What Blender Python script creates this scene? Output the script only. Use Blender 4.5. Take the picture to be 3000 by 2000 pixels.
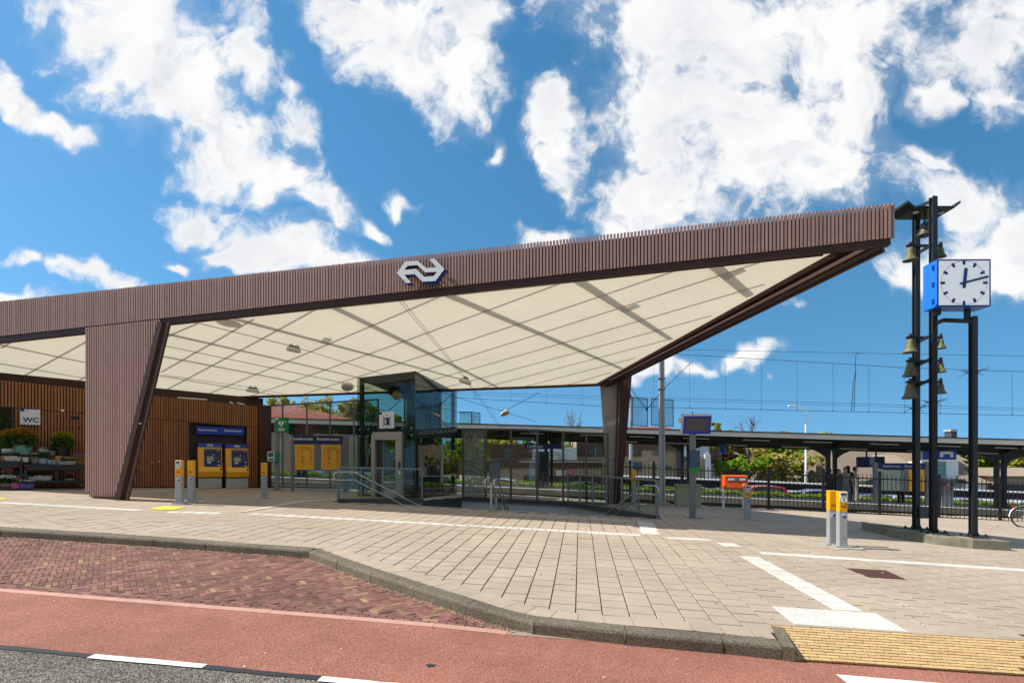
import bpy, math, random
from mathutils import Vector, Matrix
from mathutils.geometry import tessellate_polygon
random.seed(7)
R = math.radians
scn = bpy.context.scene
for _o in list(bpy.data.objects): bpy.data.objects.remove(_o)
C = scn.collection

# ---------------------------------------------------------------- camera
F = 1560.0      # focal length in photo pixels (3000 wide)
HY = 1350.0     # horizon row on the photo's centre line
CZ = 1.524      # camera height above the upper plaza
S = 0.038       # level site sheared down to the right to match the image's skewed horizontals
cam = bpy.data.cameras.new('Camera'); camo = bpy.data.objects.new('Camera', cam); C.objects.link(camo)
cam.sensor_width = 36.0; cam.lens = 36.0 * F / 3000.0
cam.shift_y = (HY - 1000.0) / 3000.0
cam.clip_start = 0.05; cam.clip_end = 3000
camo.location = (0, 0, CZ); camo.rotation_euler = (R(90), 0, 0)
scn.camera = camo

# ---------------------------------------------------------------- light
SUN_EL = R(47); SUN_D = Vector((1.0, 0.0, 0)).normalized()      # plan direction in which sunlight travels
sun = bpy.data.lights.new('Sun', 'SUN'); suno = bpy.data.objects.new('Sun', sun); C.objects.link(suno)
sun.energy = 4.5; sun.angle = R(0.5); sun.color = (1.0, 0.95, 0.86)
SUNV = Vector((SUN_D.x * math.cos(SUN_EL), SUN_D.y * math.cos(SUN_EL), -math.sin(SUN_EL)))
suno.rotation_euler = SUNV.to_track_quat('-Z', 'Y').to_euler()
suno.location = (-40, 0, 40)
scn.view_settings.view_transform = 'Standard'
scn.view_settings.look = 'None'
scn.view_settings.exposure = 0.6
scn.view_settings.gamma = 1.0
scn.view_settings.use_curve_mapping = False

# ---------------------------------------------------------------- sky
world = bpy.data.worlds.new('World'); scn.world = world; world.use_nodes = True
nt = world.node_tree; nt.nodes.clear(); L = nt.links.new
def wn(t, **k):
    n = nt.nodes.new(t)
    for a, b in k.items(): setattr(n, a, b)
    return n
def wmath(op, a, b=None, c=None, clamp=False):
    n = wn('ShaderNodeMath', operation=op); n.use_clamp = clamp
    for i, v in enumerate((a, b, c)):
        if v is None: continue
        if isinstance(v, (int, float)): n.inputs[i].default_value = v
        else: L(v, n.inputs[i])
    return n.outputs[0]
def wrange(v, a, b, c=0.0, d=1.0):
    n = wn('ShaderNodeMapRange', interpolation_type='SMOOTHSTEP')
    for i, w in zip((1, 2, 3, 4), (a, b, c, d)): n.inputs[i].default_value = w
    L(v, n.inputs[0]); return n.outputs[0]
wout = wn('ShaderNodeOutputWorld')
sky = wn('ShaderNodeTexSky', sky_type='NISHITA'); sky.sun_disc = False
sky.sun_elevation = SUN_EL; sky.sun_rotation = math.atan2(-SUN_D.x, -SUN_D.y)
sky.air_density = 1.0; sky.dust_density = 0.3; sky.ozone_density = 1.5
_tc = wn('ShaderNodeTexCoord'); _mp = wn('ShaderNodeMapping'); L(_tc.outputs['Generated'], _mp.inputs[0])   # little haze: the clear upper sky reaches far down
_mp.inputs['Scale'].default_value = (1, 1, 0.8); _mp.inputs['Location'].default_value = (0, 0, 0.24)
_nm = wn('ShaderNodeVectorMath', operation='NORMALIZE'); L(_mp.outputs[0], _nm.inputs[0])
if 'Vector' in sky.inputs: L(_nm.outputs[0], sky.inputs['Vector'])
else: print('NO SKY VECTOR')
hs = wn('ShaderNodeHueSaturation'); hs.inputs['Saturation'].default_value = 1.3; hs.inputs['Value'].default_value = 1.45; hs.inputs['Hue'].default_value = 0.486
L(sky.outputs[0], hs.inputs['Color'])
bg1 = wn('ShaderNodeBackground'); bg1.inputs[1].default_value = 0.077; L(hs.outputs[0], bg1.inputs[0])
tc = wn('ShaderNodeTexCoord'); sep = wn('ShaderNodeSeparateXYZ'); L(tc.outputs['Generated'], sep.inputs[0])
dy = wmath('MAXIMUM', sep.outputs[1], 0.12)
uu = wmath('DIVIDE', sep.outputs[0], dy); vv = wmath('DIVIDE', sep.outputs[2], dy)
cv = wn('ShaderNodeCombineXYZ'); L(uu, cv.inputs[0]); L(vv, cv.inputs[1])
def wnoise(vec, scale, detail, rough, dist=0.0, w=None):
    n = wn('ShaderNodeTexNoise', noise_dimensions='3D'); n.inputs['Scale'].default_value = scale
    n.inputs['Detail'].default_value = detail; n.inputs['Roughness'].default_value = rough
    n.inputs['Distortion'].default_value = dist
    L(vec, n.inputs['Vector']); return n
n1 = wnoise(cv.outputs[0], 5.0, 3, 0.6)
sub = wn('ShaderNodeVectorMath', operation='SUBTRACT'); L(n1.outputs['Color'], sub.inputs[0]); sub.inputs[1].default_value = (.5, .5, .5)
scl = wn('ShaderNodeVectorMath', operation='SCALE'); L(sub.outputs[0], scl.inputs[0]); scl.inputs['Scale'].default_value = 0.22
wv = wn('ShaderNodeVectorMath', operation='ADD'); L(cv.outputs[0], wv.inputs[0]); L(scl.outputs[0], wv.inputs[1])
# cumulus heaps: centre and radii in picture-sized units of sky direction, tilt in degrees (clockwise)
CL = [(330, 60, 250, 120, 25), (390, 190, 190, 130, 35), (500, 310, 210, 95, 22), (600, 370, 120, 65, 10), (480, 400, 80, 40, 10),
      (560, 110, 60, 90, 0), (690, 250, 55, 55, 0), (80, 225, 130, 36, 38), (170, 280, 60, 32, 20),
      (800, 20, 150, 45, 20), (930, 70, 180, 110, 25), (1020, 150, 130, 85, 30), (1060, 40, 80, 90, 0),
      (470, 500, 85, 50, 15), (640, 560, 200, 66, 15), (750, 595, 130, 52, 10), (540, 590, 80, 40, 0),
      (735, 455, 95, 42, 22), (865, 505, 42, 18, 25), (940, 452, 26, 22, 0),
      (1255, 265, 52, 62, 15), (1290, 375, 38, 75, -10), (1128, 315, 22, 48, 10),
      (1620, 60, 330, 130, 8), (1900, 70, 260, 150, 0), (1600, 250, 240, 180, 12), (1780, 330, 260, 170, 10),
      (1500, 450, 135, 120, 0), (1860, 420, 150, 70, -15), (1260, 545, 75, 32, -10), (1960, 240, 110, 110, 0),
      (2290, 100, 120, 140, 35), (2300, 220, 80, 60, 0), (2150, 240, 45, 40, 0),
      (2190, 440, 120, 60, 20), (2290, 540, 120, 110, 10), (2110, 620, 80, 55, -20), (2230, 620, 100, 60, 0), (2150, 370, 60, 30, 20),
      (230, 640, 125, 34, 12), (60, 590, 46, 22, 20), (20, 690, 80, 26, 12), (415, 602, 34, 12, 20),
      (1710, 815, 68, 28, -8), (1740, 715, 50, 18, -20), (1570, 845, 60, 20, 0), (1500, 850, 30, 30, 0)]
field = None
for (cx, cy, rx, ry, ang) in CL:
    m = wn('ShaderNodeMapping', vector_type='TEXTURE')
    k = 3000 / 2352.0
    m.inputs['Location'].default_value = ((cx * k - 1500) / F, (HY - cy * k) / F, 0)
    m.inputs['Rotation'].default_value = (0, 0, -R(ang))
    m.inputs['Scale'].default_value = (rx * k / F * 1.15, ry * k / F * 1.15, 1)
    L(wv.outputs[0], m.inputs['Vector'])
    ln = wn('ShaderNodeVectorMath', operation='LENGTH'); L(m.outputs[0], ln.inputs[0])
    v = wmath('SUBTRACT', 1.0, ln.outputs['Value'])
    field = v if field is None else wmath('SMOOTH_MAX', field, v, 0.12)
# the rest of the sky carries the same kind of clouds
ng = wnoise(tc.outputs['Generated'], 2.6, 2, 0.5)
gen = wmath('MULTIPLY', wmath('SUBTRACT', ng.outputs['Fac'], 0.52), 5.0)
au = wmath('DIVIDE', wmath('ABSOLUTE', uu), 1.15)
av = wmath('DIVIDE', wmath('ABSOLUTE', wmath('SUBTRACT', vv, 0.25)), 0.82)
outm = wrange(wmath('MAXIMUM', au, av), 0.95, 1.2)
behind = wrange(sep.outputs[1], 0.3, 0.12)
outm = wmath('MAXIMUM', outm, behind)
gen = wmath('SUBTRACT', gen, wmath('MULTIPLY', wmath('SUBTRACT', 1.0, outm), 6.0))
field = wmath('MAXIMUM', field, gen)
field = wmath('MAXIMUM', field, -1.0)
nf = wnoise(wv.outputs[0], 9.0, 6, 0.62, 0.2)
nf2 = wnoise(tc.outputs['Generated'], 24.0, 5, 0.62, 0.3)
fb = wmath('ADD', wmath('MULTIPLY', wmath('SUBTRACT', nf.outputs['Fac'], 0.5), 2.3), wmath('MULTIPLY', wmath('SUBTRACT', nf2.outputs['Fac'], 0.5), 1.2))
den = wmath('ADD', field, fb)
dens = wrange(den, -0.16, 0.6)
# thin veil around the heaps
veil = wmath('MULTIPLY', wrange(wmath('ADD', field, wmath('MULTIPLY', fb, 0.5)), -0.3, 0.35), 0.2)
dens = wmath('MAXIMUM', dens, veil)
# lit tops, greyer thick bases
n3 = wnoise(cv.outputs[0], 4.2, 4, 0.55, 0.0)
mo = wn('ShaderNodeVectorMath', operation='ADD'); L(wv.outputs[0], mo.inputs[0]); mo.inputs[1].default_value = (-0.045, 0.05, 0)      # towards the sun
nr = wnoise(mo.outputs[0], 9.0, 4, 0.62, 0.2)
rel = wrange(wmath('SUBTRACT', nr.outputs['Fac'], nf.outputs['Fac']), -0.06, 0.2)
shade = wmath('MULTIPLY', wmath('ADD', wmath('MULTIPLY', wrange(n3.outputs['Fac'], 0.42, 0.66), 0.45), wmath('MULTIPLY', rel, 0.55)), wrange(den, 0.1, 0.9), clamp=True)
shade = wmath('MULTIPLY', shade, 0.85)
cm = wn('ShaderNodeMix', data_type='RGBA'); L(shade, cm.inputs[0])
cm.inputs[6].default_value = (1.0, 1.0, 1.0, 1); cm.inputs[7].default_value = (0.63, 0.67, 0.74, 1)
bg2 = wn('ShaderNodeBackground'); bg2.inputs[1].default_value = 0.65; L(cm.outputs[2], bg2.inputs[0])
above = wrange(sep.outputs[2], -0.02, 0.06)
dens = wmath('MULTIPLY', dens, above, clamp=True)
mx = wn('ShaderNodeMixShader'); L(dens, mx.inputs[0]); L(bg1.outputs[0], mx.inputs[1]); L(bg2.outputs[0], mx.inputs[2])
L(mx.outputs[0], wout.inputs[0])

# ---------------------------------------------------------------- helpers
def P(x, y, Y):
    return Vector(((x - 1500) / F * Y, Y, CZ - (y - HY) / F * Y))
YB = 11.0; KS = 0.0304
def gz(X, Y):
    return (-(YB - Y) * KS if Y < YB else 0.0) - S * X
def G(x, y, dz=0.0):
    yp = y - HY - S * (x - 1500)
    Y = (CZ - dz) * F / yp
    if Y < YB: Y = (CZ + YB * KS - dz) * F / (yp + KS * F)
    X = (x - 1500) / F * Y
    return Vector((X, Y, gz(X, Y) + dz))
class VPlane:
    "vertical plane through two plan points"
    def __init__(s, a, b):
        s.a = Vector((a[0], a[1])); s.b = Vector((b[0], b[1])); s.d = (s.b - s.a).normalized()
        s.n = Vector((s.d.y, -s.d.x))          # towards the camera side
        s.ang = math.atan2(s.d.y, s.d.x)
    def t(s, x):
        k = (x - 1500) / F
        return (k * s.a.y - s.a.x) / (s.d.x - k * s.d.y)
    def pt(s, t, off=0.0):
        return s.a + s.d * t + s.n * off
    def at(s, x, y, off=0.0):
        a2 = s.a + s.n * off; k = (x - 1500) / F
        t = (k * a2.y - a2.x) / (s.d.x - k * s.d.y)
        q = a2 + s.d * t
        return Vector((q.x, q.y, CZ - (y - HY) / F * q.y))
def px(p):
    return (1500 + F * p[0] / p[1], HY - F * (p[2] - CZ) / p[1])

class MB:
    def __init__(s): s.v = []; s.f = []
    def add(s, vs, fs):
        n = len(s.v); s.v += [tuple(v) for v in vs]; s.f += [tuple(i + n for i in f) for f in fs]; return s
    def hexa(s, b, t):      # 4 bottom points, 4 top points (ccw from above)
        return s.add(list(b) + list(t), [(3, 2, 1, 0), (4, 5, 6, 7), (0, 1, 5, 4), (1, 2, 6, 5), (2, 3, 7, 6), (3, 0, 4, 7)])
    def box(s, c, d, rz=0.0, M=None):
        hx, hy, hz = d[0] / 2, d[1] / 2, d[2] / 2
        pts = [Vector(p) for p in ((-hx, -hy, -hz), (hx, -hy, -hz), (hx, hy, -hz), (-hx, hy, -hz), (-hx, -hy, hz), (hx, -hy, hz), (hx, hy, hz), (-hx, hy, hz))]
        m = M if M is not None else Matrix.Rotation(rz, 3, 'Z')
        c = Vector(c); pts = [m @ p + c for p in pts]
        return s.hexa(pts[:4], pts[4:])
    def beam(s, p, q, w, h, w2=None, h2=None, up=(0, 0, 1)):
        p = Vector(p); q = Vector(q); d = (q - p).normalized(); side = d.cross(Vector(up))
        side = side.normalized() if side.length > 1e-5 else Vector((1, 0, 0)); u = side.cross(d)
        w2 = w if w2 is None else w2; h2 = h if h2 is None else h2
        def ring(c, w, h): return [c - side * w / 2 - u * h / 2, c + side * w / 2 - u * h / 2, c + side * w / 2 + u * h / 2, c - side * w / 2 + u * h / 2]
        a = ring(p, w, h); b = ring(q, w2, h2)
        return s.add(a + b, [(0, 1, 2, 3), (7, 6, 5, 4), (0, 4, 5, 1), (1, 5, 6, 2), (2, 6, 7, 3), (3, 7, 4, 0)])
    def prism(s, poly, z0, z1):
        n = len(poly); f0 = z0 if callable(z0) else (lambda x, y: z0); f1 = z1 if callable(z1) else (lambda x, y: z1)
        b = [(x, y, f0(x, y)) for x, y in poly]; t = [(x, y, f1(x, y)) for x, y in poly]
        return s.add(b + t, [tuple(range(n - 1, -1, -1)), tuple(range(n, 2 * n))] + [(i, (i + 1) % n, n + (i + 1) % n, n + i) for i in range(n)])
    def tube(s, p, q, r, n=8, r2=None, cap=True):
        p = Vector(p); q = Vector(q); d = (q - p).normalized(); a = d.orthogonal().normalized(); b = d.cross(a); r2 = r if r2 is None else r2
        vs = []
        for c, rr in ((p, r), (q, r2)):
            for i in range(n):
                t = 2 * math.pi * i / n; vs.append(c + (a * math.cos(t) + b * math.sin(t)) * rr)
        fs = [(i, (i + 1) % n, n + (i + 1) % n, n + i) for i in range(n)]
        if cap: fs += [tuple(range(n - 1, -1, -1)), tuple(range(n, 2 * n))]
        return s.add(vs, fs)
    def path(s, pts, r, n=8):
        pts = [Vector(p) for p in pts]; k = len(pts); vs = []; a = None
        for i, p in enumerate(pts):
            d = (pts[min(i + 1, k - 1)] - pts[max(i - 1, 0)]).normalized()
            a = d.orthogonal().normalized() if a is None else (a - d * a.dot(d)).normalized()
            b = d.cross(a); rr = r[i] if isinstance(r, (list, tuple)) else r
            for j in range(n):
                t = 2 * math.pi * j / n; vs.append(p + (a * math.cos(t) + b * math.sin(t)) * rr)
        fs = [(i * n + j, i * n + (j + 1) % n, (i + 1) * n + (j + 1) % n, (i + 1) * n + j) for i in range(k - 1) for j in range(n)]
        fs += [tuple(range(n - 1, -1, -1)), tuple(range((k - 1) * n, k * n))]
        return s.add(vs, fs)
    def lathe(s, prof, n=16, c=(0, 0, 0)):
        vs = []; c = Vector(c)
        for r, z in prof:
            for i in range(n):
                t = 2 * math.pi * i / n; vs.append(c + Vector((r * math.cos(t), r * math.sin(t), z)))
        k = len(prof)
        fs = [(i * n + j, i * n + (j + 1) % n, (i + 1) * n + (j + 1) % n, (i + 1) * n + j) for i in range(k - 1) for j in range(n)]
        fs += [tuple(range(n - 1, -1, -1)), tuple(range((k - 1) * n, k * n))]
        return s.add(vs, fs)
    def torus(s, c, r, r2, n=24, m=6, M=None):
        vs = []; c = Vector(c)
        for i in range(n):
            a = 2 * math.pi * i / n
            for j in range(m):
                b = 2 * math.pi * j / m; p = Vector(((r + r2 * math.cos(b)) * math.cos(a), r2 * math.sin(b), (r + r2 * math.cos(b)) * math.sin(a)))
                vs.append(c + (M @ p if M is not None else p))
        return s.add(vs, [(i * m + j, i * m + (j + 1) % m, ((i + 1) % n) * m + (j + 1) % m, ((i + 1) % n) * m + j) for i in range(n) for j in range(m)])
    def mesh(s, name, mat=None, smooth=False, off=None):
        me = bpy.data.meshes.new(name)
        v = s.v if off is None else [(a[0] - off[0], a[1] - off[1], a[2] - off[2]) for a in s.v]
        me.from_pydata(v, [], s.f); me.update()
        if mat is not None: me.materials.append(mat)
        if smooth:
            me.polygons.foreach_set('use_smooth', [True] * len(me.polygons))
            me.set_sharp_from_angle(angle=R(40))
        return me
    def build(s, name, mat, parent=None, smooth=False, loc=None, world=None, rot=0.0):
        "world: root Empty without rotation; the vertices are given in world coordinates"
        off = None
        if world is not None: parent = world; off = wloc(world)
        o = bpy.data.objects.new(name, s.mesh(name, mat, smooth, off)); C.objects.link(o)
        if parent is not None: o.parent = parent
        if loc is not None: o.location = loc
        o.rotation_euler.z = rot
        return o
def wloc(o):
    v = Vector(o.location)
    while o.parent is not None: o = o.parent; v = v + Vector(o.location)
    return v
def tag(o, label, cat, group=None):
    o['label'] = label; o['category'] = cat
    if group: o['group'] = group
    return o
def thing(name, label, cat, loc=(0, 0, 0), rz=0.0, group=None):
    o = bpy.data.objects.new(name, None); C.objects.link(o); o.location = loc; o.rotation_euler = (0, 0, rz)
    o.empty_display_size = 0.2
    return tag(o, label, cat, group)
def struct(o): o['kind'] = 'structure'; return o
def stuff(o): o['kind'] = 'stuff'; return o
def root_struct(name, loc=(0, 0, 0)):
    o = bpy.data.objects.new(name, None); C.objects.link(o); o.location = loc; o['kind'] = 'structure'; return o
def inst(name, me, parent=None, loc=(0, 0, 0), rot=(0, 0, 0), scale=(1, 1, 1)):
    o = bpy.data.objects.new(name, me); C.objects.link(o); o.parent = parent; o.location = loc; o.rotation_euler = rot; o.scale = scale; return o
def bev(o, w=0.01, seg=2):
    m = o.modifiers.new('Bevel', 'BEVEL'); m.width = w; m.segments = seg; m.limit_method = 'ANGLE'; m.angle_limit = R(35); return o
def dup(root, loc, rz=None, label=None, name=None):
    r = root.copy(); C.objects.link(r); r.location = loc
    if name: r.name = name
    if rz is not None: r.rotation_euler = (0, 0, rz)
    if label: r['label'] = label
    for ch in root.children:
        c = ch.copy(); C.objects.link(c); c.parent = r
        for g_ in ch.children:
            d = g_.copy(); C.objects.link(d); d.parent = c
    return r
def text_mesh(body, size, mat, align='CENTER', extrude=0.002, bold=0.0):
    cu = bpy.data.curves.new('lettering', 'FONT'); cu.body = body; cu.size = size; cu.align_x = align; cu.align_y = 'CENTER'
    cu.extrude = extrude; cu.offset = bold; cu.resolution_u = 3
    o = bpy.data.objects.new('lettering', cu); C.objects.link(o)
    bpy.context.view_layer.update()
    me = bpy.data.meshes.new_from_object(o.evaluated_get(bpy.context.evaluated_depsgraph_get()))
    bpy.data.objects.remove(o); me.materials.clear(); me.materials.append(mat); return me
def text(body, size, mat, parent, loc, rz=0.0, align='CENTER', bold=0.0, name='lettering', tilt=90):
    return inst(name, text_mesh(body, size, mat, align, 0.002, bold), parent, loc, (R(tilt), 0, rz))

# ---------------------------------------------------------------- materials
def M(name, col, rough=0.6, metal=0.0, var=0.12, scale=6.0, bump=0.0, bscale=60.0, rnd=0.0, spec=0.5, col2=None, stain=0.0, detail=6, rndhue=0.0, coat=0.0):
    m = bpy.data.materials.new(name); m.use_nodes = True; t = m.node_tree; t.nodes.clear()
    N = t.nodes.new; K = t.links.new
    out = N('ShaderNodeOutputMaterial'); b = N('ShaderNodeBsdfPrincipled'); K(b.outputs[0], out.inputs[0])
    b.inputs['Roughness'].default_value = rough; b.inputs['Metallic'].default_value = metal
    b.inputs['Specular IOR Level'].default_value = spec
    if coat: b.inputs['Coat Weight'].default_value = coat; b.inputs['Coat Roughness'].default_value = 0.15
    geo = N('ShaderNodeNewGeometry')
    nz = N('ShaderNodeTexNoise'); nz.inputs['Scale'].default_value = scale; nz.inputs['Detail'].default_value = detail; nz.inputs['Roughness'].default_value = 0.6
    K(geo.outputs['Position'], nz.inputs['Vector'])
    mr = N('ShaderNodeMapRange'); mr.inputs[1].default_value = 0.25; mr.inputs[2].default_value = 0.75
    K(nz.outputs['Fac'], mr.inputs[0])
    mix = N('ShaderNodeMix'); mix.data_type = 'RGBA'; K(mr.outputs[0], mix.inputs[0])
    c2 = col2 if col2 else tuple(c * (1 - var) for c in col)
    c1 = col if col2 else tuple(min(1, c * (1 + var)) for c in col)
    mix.inputs[6].default_value = (*c1, 1); mix.inputs[7].default_value = (*c2, 1)
    cur = mix.outputs[2]
    if rnd or rndhue:
        oi = N('ShaderNodeObjectInfo'); ad = N('ShaderNodeMath'); ad.operation = 'ADD'
        K(oi.outputs['Random'], ad.inputs[0]); K(geo.outputs['Random Per Island'], ad.inputs[1])
        fr = N('ShaderNodeMath'); fr.operation = 'FRACT'; K(ad.outputs[0], fr.inputs[0])
        m2 = N('ShaderNodeMapRange'); m2.inputs[3].default_value = 1 - rnd; m2.inputs[4].default_value = 1 + rnd; K(fr.outputs[0], m2.inputs[0])
        hsv = N('ShaderNodeHueSaturation'); K(cur, hsv.inputs['Color']); K(m2.outputs[0], hsv.inputs['Value'])
        if rndhue:
            ml = N('ShaderNodeMath'); ml.operation = 'MULTIPLY'; K(fr.outputs[0], ml.inputs[0]); ml.inputs[1].default_value = 7.31
            f2 = N('ShaderNodeMath'); f2.operation = 'FRACT'; K(ml.outputs[0], f2.inputs[0])
            m3 = N('ShaderNodeMapRange'); m3.inputs[3].default_value = 0.5 - rndhue; m3.inputs[4].default_value = 0.5 + rndhue; K(f2.outputs[0], m3.inputs[0])
            K(m3.outputs[0], hsv.inputs['Hue'])
        cur = hsv.outputs[0]
    if stain:
        n2 = N('ShaderNodeTexNoise'); n2.inputs['Scale'].default_value = 0.55; n2.inputs['Detail'].default_value = 5; n2.inputs['Roughness'].default_value = 0.65
        K(geo.outputs['Position'], n2.inputs['Vector'])
        m4 = N('ShaderNodeMapRange'); m4.inputs[1].default_value = 0.35; m4.inputs[2].default_value = 0.7; m4.inputs[3].default_value = 1 + stain * 0.5; m4.inputs[4].default_value = 1 - stain
        K(n2.outputs['Fac'], m4.inputs[0])
        h2 = N('ShaderNodeHueSaturation'); K(cur, h2.inputs['Color']); K(m4.outputs[0], h2.inputs['Value']); cur = h2.outputs[0]
    K(cur, b.inputs['Base Color'])
    if bump:
        nb = N('ShaderNodeTexNoise'); nb.inputs['Scale'].default_value = bscale; nb.inputs['Detail'].default_value = 4
        K(geo.outputs['Position'], nb.inputs['Vector'])
        bp = N('ShaderNodeBump'); bp.inputs['Strength'].default_value = bump; bp.inputs['Distance'].default_value = 0.01
        K(nb.outputs['Fac'], bp.inputs['Height']); K(bp.outputs[0], b.inputs['Normal'])
    return m
def aggregate(name, stops, scale, rough=0.85, bump=0.5, big=0.15):
    "surface of small stones in several colours"
    m = bpy.data.materials.new(name); m.use_nodes = True; t = m.node_tree; t.nodes.clear(); N = t.nodes.new; K = t.links.new
    out = N('ShaderNodeOutputMaterial'); b = N('ShaderNodeBsdfPrincipled'); K(b.outputs[0], out.inputs[0]); b.inputs['Roughness'].default_value = rough
    b.inputs['Specular IOR Level'].default_value = 0.3
    geo = N('ShaderNodeNewGeometry'); vo = N('ShaderNodeTexVoronoi'); vo.inputs['Scale'].default_value = scale; K(geo.outputs['Position'], vo.inputs['Vector'])
    sp = N('ShaderNodeSeparateColor'); K(vo.outputs['Color'], sp.inputs[0])
    cr = N('ShaderNodeValToRGB'); K(sp.outputs[0], cr.inputs[0]); e = cr.color_ramp.elements
    cr.color_ramp.interpolation = 'LINEAR'
    while len(e) < len(stops): e.new(0.5)
    for el, (p_, c_) in zip(e, stops): el.position = p_; el.color = (*c_, 1)
    dk = N('ShaderNodeMapRange'); dk.inputs[1].default_value = 0.25; dk.inputs[2].default_value = 0.75; dk.inputs[3].default_value = 1.0; dk.inputs[4].default_value = 0.55
    K(vo.outputs['Distance'], dk.inputs[0])
    n2 = N('ShaderNodeTexNoise'); n2.inputs['Scale'].default_value = 0.9; n2.inputs['Detail'].default_value = 6; n2.inputs['Roughness'].default_value = .65; K(geo.outputs['Position'], n2.inputs['Vector'])
    m4 = N('ShaderNodeMapRange'); m4.inputs[1].default_value = .3; m4.inputs[2].default_value = .7; m4.inputs[3].default_value = 1 - big; m4.inputs[4].default_value = 1 + big; K(n2.outputs['Fac'], m4.inputs[0])
    mu = N('ShaderNodeMath'); mu.operation = 'MULTIPLY'; K(dk.outputs[0], mu.inputs[0]); K(m4.outputs[0], mu.inputs[1])
    hsv = N('ShaderNodeHueSaturation'); K(cr.outputs[0], hsv.inputs['Color']); K(mu.outputs[0], hsv.inputs['Value']); K(hsv.outputs[0], b.inputs['Base Color'])
    bp = N('ShaderNodeBump'); bp.inputs['Strength'].default_value = bump; bp.inputs['Distance'].default_value = 0.006; bp.invert = True
    K(vo.outputs['Distance'], bp.inputs['Height']); K(bp.outputs[0], b.inputs['Normal'])
    return m
def glass(name, tint=(0.86, 0.92, 0.9), rough=0.0, base=0.02, gloss=1.0, frost=0.0):
    m = bpy.data.materials.new(name); m.use_nodes = True; t = m.node_tree; t.nodes.clear(); N = t.nodes.new; K = t.links.new
    out = N('ShaderNodeOutputMaterial'); tr = N('ShaderNodeBsdfTransparent'); tr.inputs[0].default_value = (*tint, 1)
    gl = N('ShaderNodeBsdfGlossy'); gl.inputs['Roughness'].default_value = rough; gl.inputs[0].default_value = (gloss, gloss, gloss, 1)
    lw = N('ShaderNodeLayerWeight'); lw.inputs[0].default_value = 0.5
    pw = N('ShaderNodeMath'); pw.operation = 'POWER'; K(lw.outputs['Facing'], pw.inputs[0]); pw.inputs[1].default_value = 4.5
    ad = N('ShaderNodeMath'); ad.operation = 'MULTIPLY_ADD'; ad.use_clamp = True; K(pw.outputs[0], ad.inputs[0]); ad.inputs[1].default_value = .95; ad.inputs[2].default_value = .04 + base
    mx = N('ShaderNodeMixShader'); K(ad.outputs[0], mx.inputs[0]); K(tr.outputs[0], mx.inputs[1]); K(gl.outputs[0], mx.inputs[2])
    last = mx
    if frost:
        geo = N('ShaderNodeNewGeometry'); vo = N('ShaderNodeTexVoronoi'); vo.inputs['Scale'].default_value = 55; K(geo.outputs['Position'], vo.inputs['Vector'])
        sp = N('ShaderNodeSeparateColor'); K(vo.outputs['Color'], sp.inputs[0])
        lt = N('ShaderNodeMath'); lt.operation = 'LESS_THAN'; K(sp.outputs[0], lt.inputs[0]); lt.inputs[1].default_value = frost
        df = N('ShaderNodeBsdfDiffuse'); df.inputs[0].default_value = (.24, .26, .26, 1)
        m2 = N('ShaderNodeMixShader'); K(lt.outputs[0], m2.inputs[0]); K(mx.outputs[0], m2.inputs[1]); K(df.outputs[0], m2.inputs[2]); last = m2
    K(last.outputs[0], out.inputs[0]); return m
def emit(name, col, s):
    m = bpy.data.materials.new(name); m.use_nodes = True; t = m.node_tree; t.nodes.clear()
    e = t.nodes.new('ShaderNodeEmission'); e.inputs[0].default_value = (*col, 1); e.inputs[1].default_value = s
    o = t.nodes.new('ShaderNodeOutputMaterial'); t.links.new(e.outputs[0], o.inputs[0]); return m
def leafmat(name, c1, c2, tr=0.35):
    m = bpy.data.materials.new(name); m.use_nodes = True; t = m.node_tree; t.nodes.clear(); N = t.nodes.new; K = t.links.new
    out = N('ShaderNodeOutputMaterial'); geo = N('ShaderNodeNewGeometry')
    mix = N('ShaderNodeMix'); mix.data_type = 'RGBA'; K(geo.outputs['Random Per Island'], mix.inputs[0]); mix.inputs[6].default_value = (*c1, 1); mix.inputs[7].default_value = (*c2, 1)
    d = N('ShaderNodeBsdfDiffuse'); K(mix.outputs[2], d.inputs[0]); tl = N('ShaderNodeBsdfTranslucent'); K(mix.outputs[2], tl.inputs[0])
    mx = N('ShaderNodeMixShader'); mx.inputs[0].default_value = tr; K(d.outputs[0], mx.inputs[1]); K(tl.outputs[0], mx.inputs[2]); K(mx.outputs[0], out.inputs[0]); return m
MT = {}
MT['paver'] = M('paver', (.38, .308, .236), .88, 0, .08, 3.0, .15, 160, rnd=.035, spec=.25, stain=.13, rndhue=.005)
MT['joint'] = M('joint_sand', (.04, .033, .022), .95, 0, .3, 20, .3, 80, spec=.1)
MT['white_tile'] = M('white_tile', (.56, .535, .48), .8, 0, .1, 5, .2, 140, rnd=.05, spec=.3, stain=.15)
MT['kerb'] = aggregate('kerb_concrete', [(0, (.075, .06, .042)), (.45, (.165, .138, .098)), (.8, (.26, .22, .16)), (1, (.40, .35, .27))], 170, .9, .5, .25)
MT['herring'] = M('red_clinker', (.205, .10, .077), .82, 0, .25, 9, .35, 90, rnd=.3, spec=.25, rndhue=.018, stain=.3)
MT['clinker_yellow'] = M('ochre_clinker', (.30, .20, .105), .85, 0, .15, 12, .3, 90, rnd=.12, spec=.2)
MT['yellow_brick'] = M('yellow_brick', (.52, .355, .165), .85, 0, .14, 16, .3, 120, rnd=.09, spec=.2, rndhue=.01)
MT['red_asphalt'] = aggregate('red_asphalt', [(0, (.24, .082, .055)), (.4, (.375, .14, .095)), (.8, (.46, .19, .135)), (1, (.58, .33, .245))], 150, .9, .6, .22)
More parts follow.
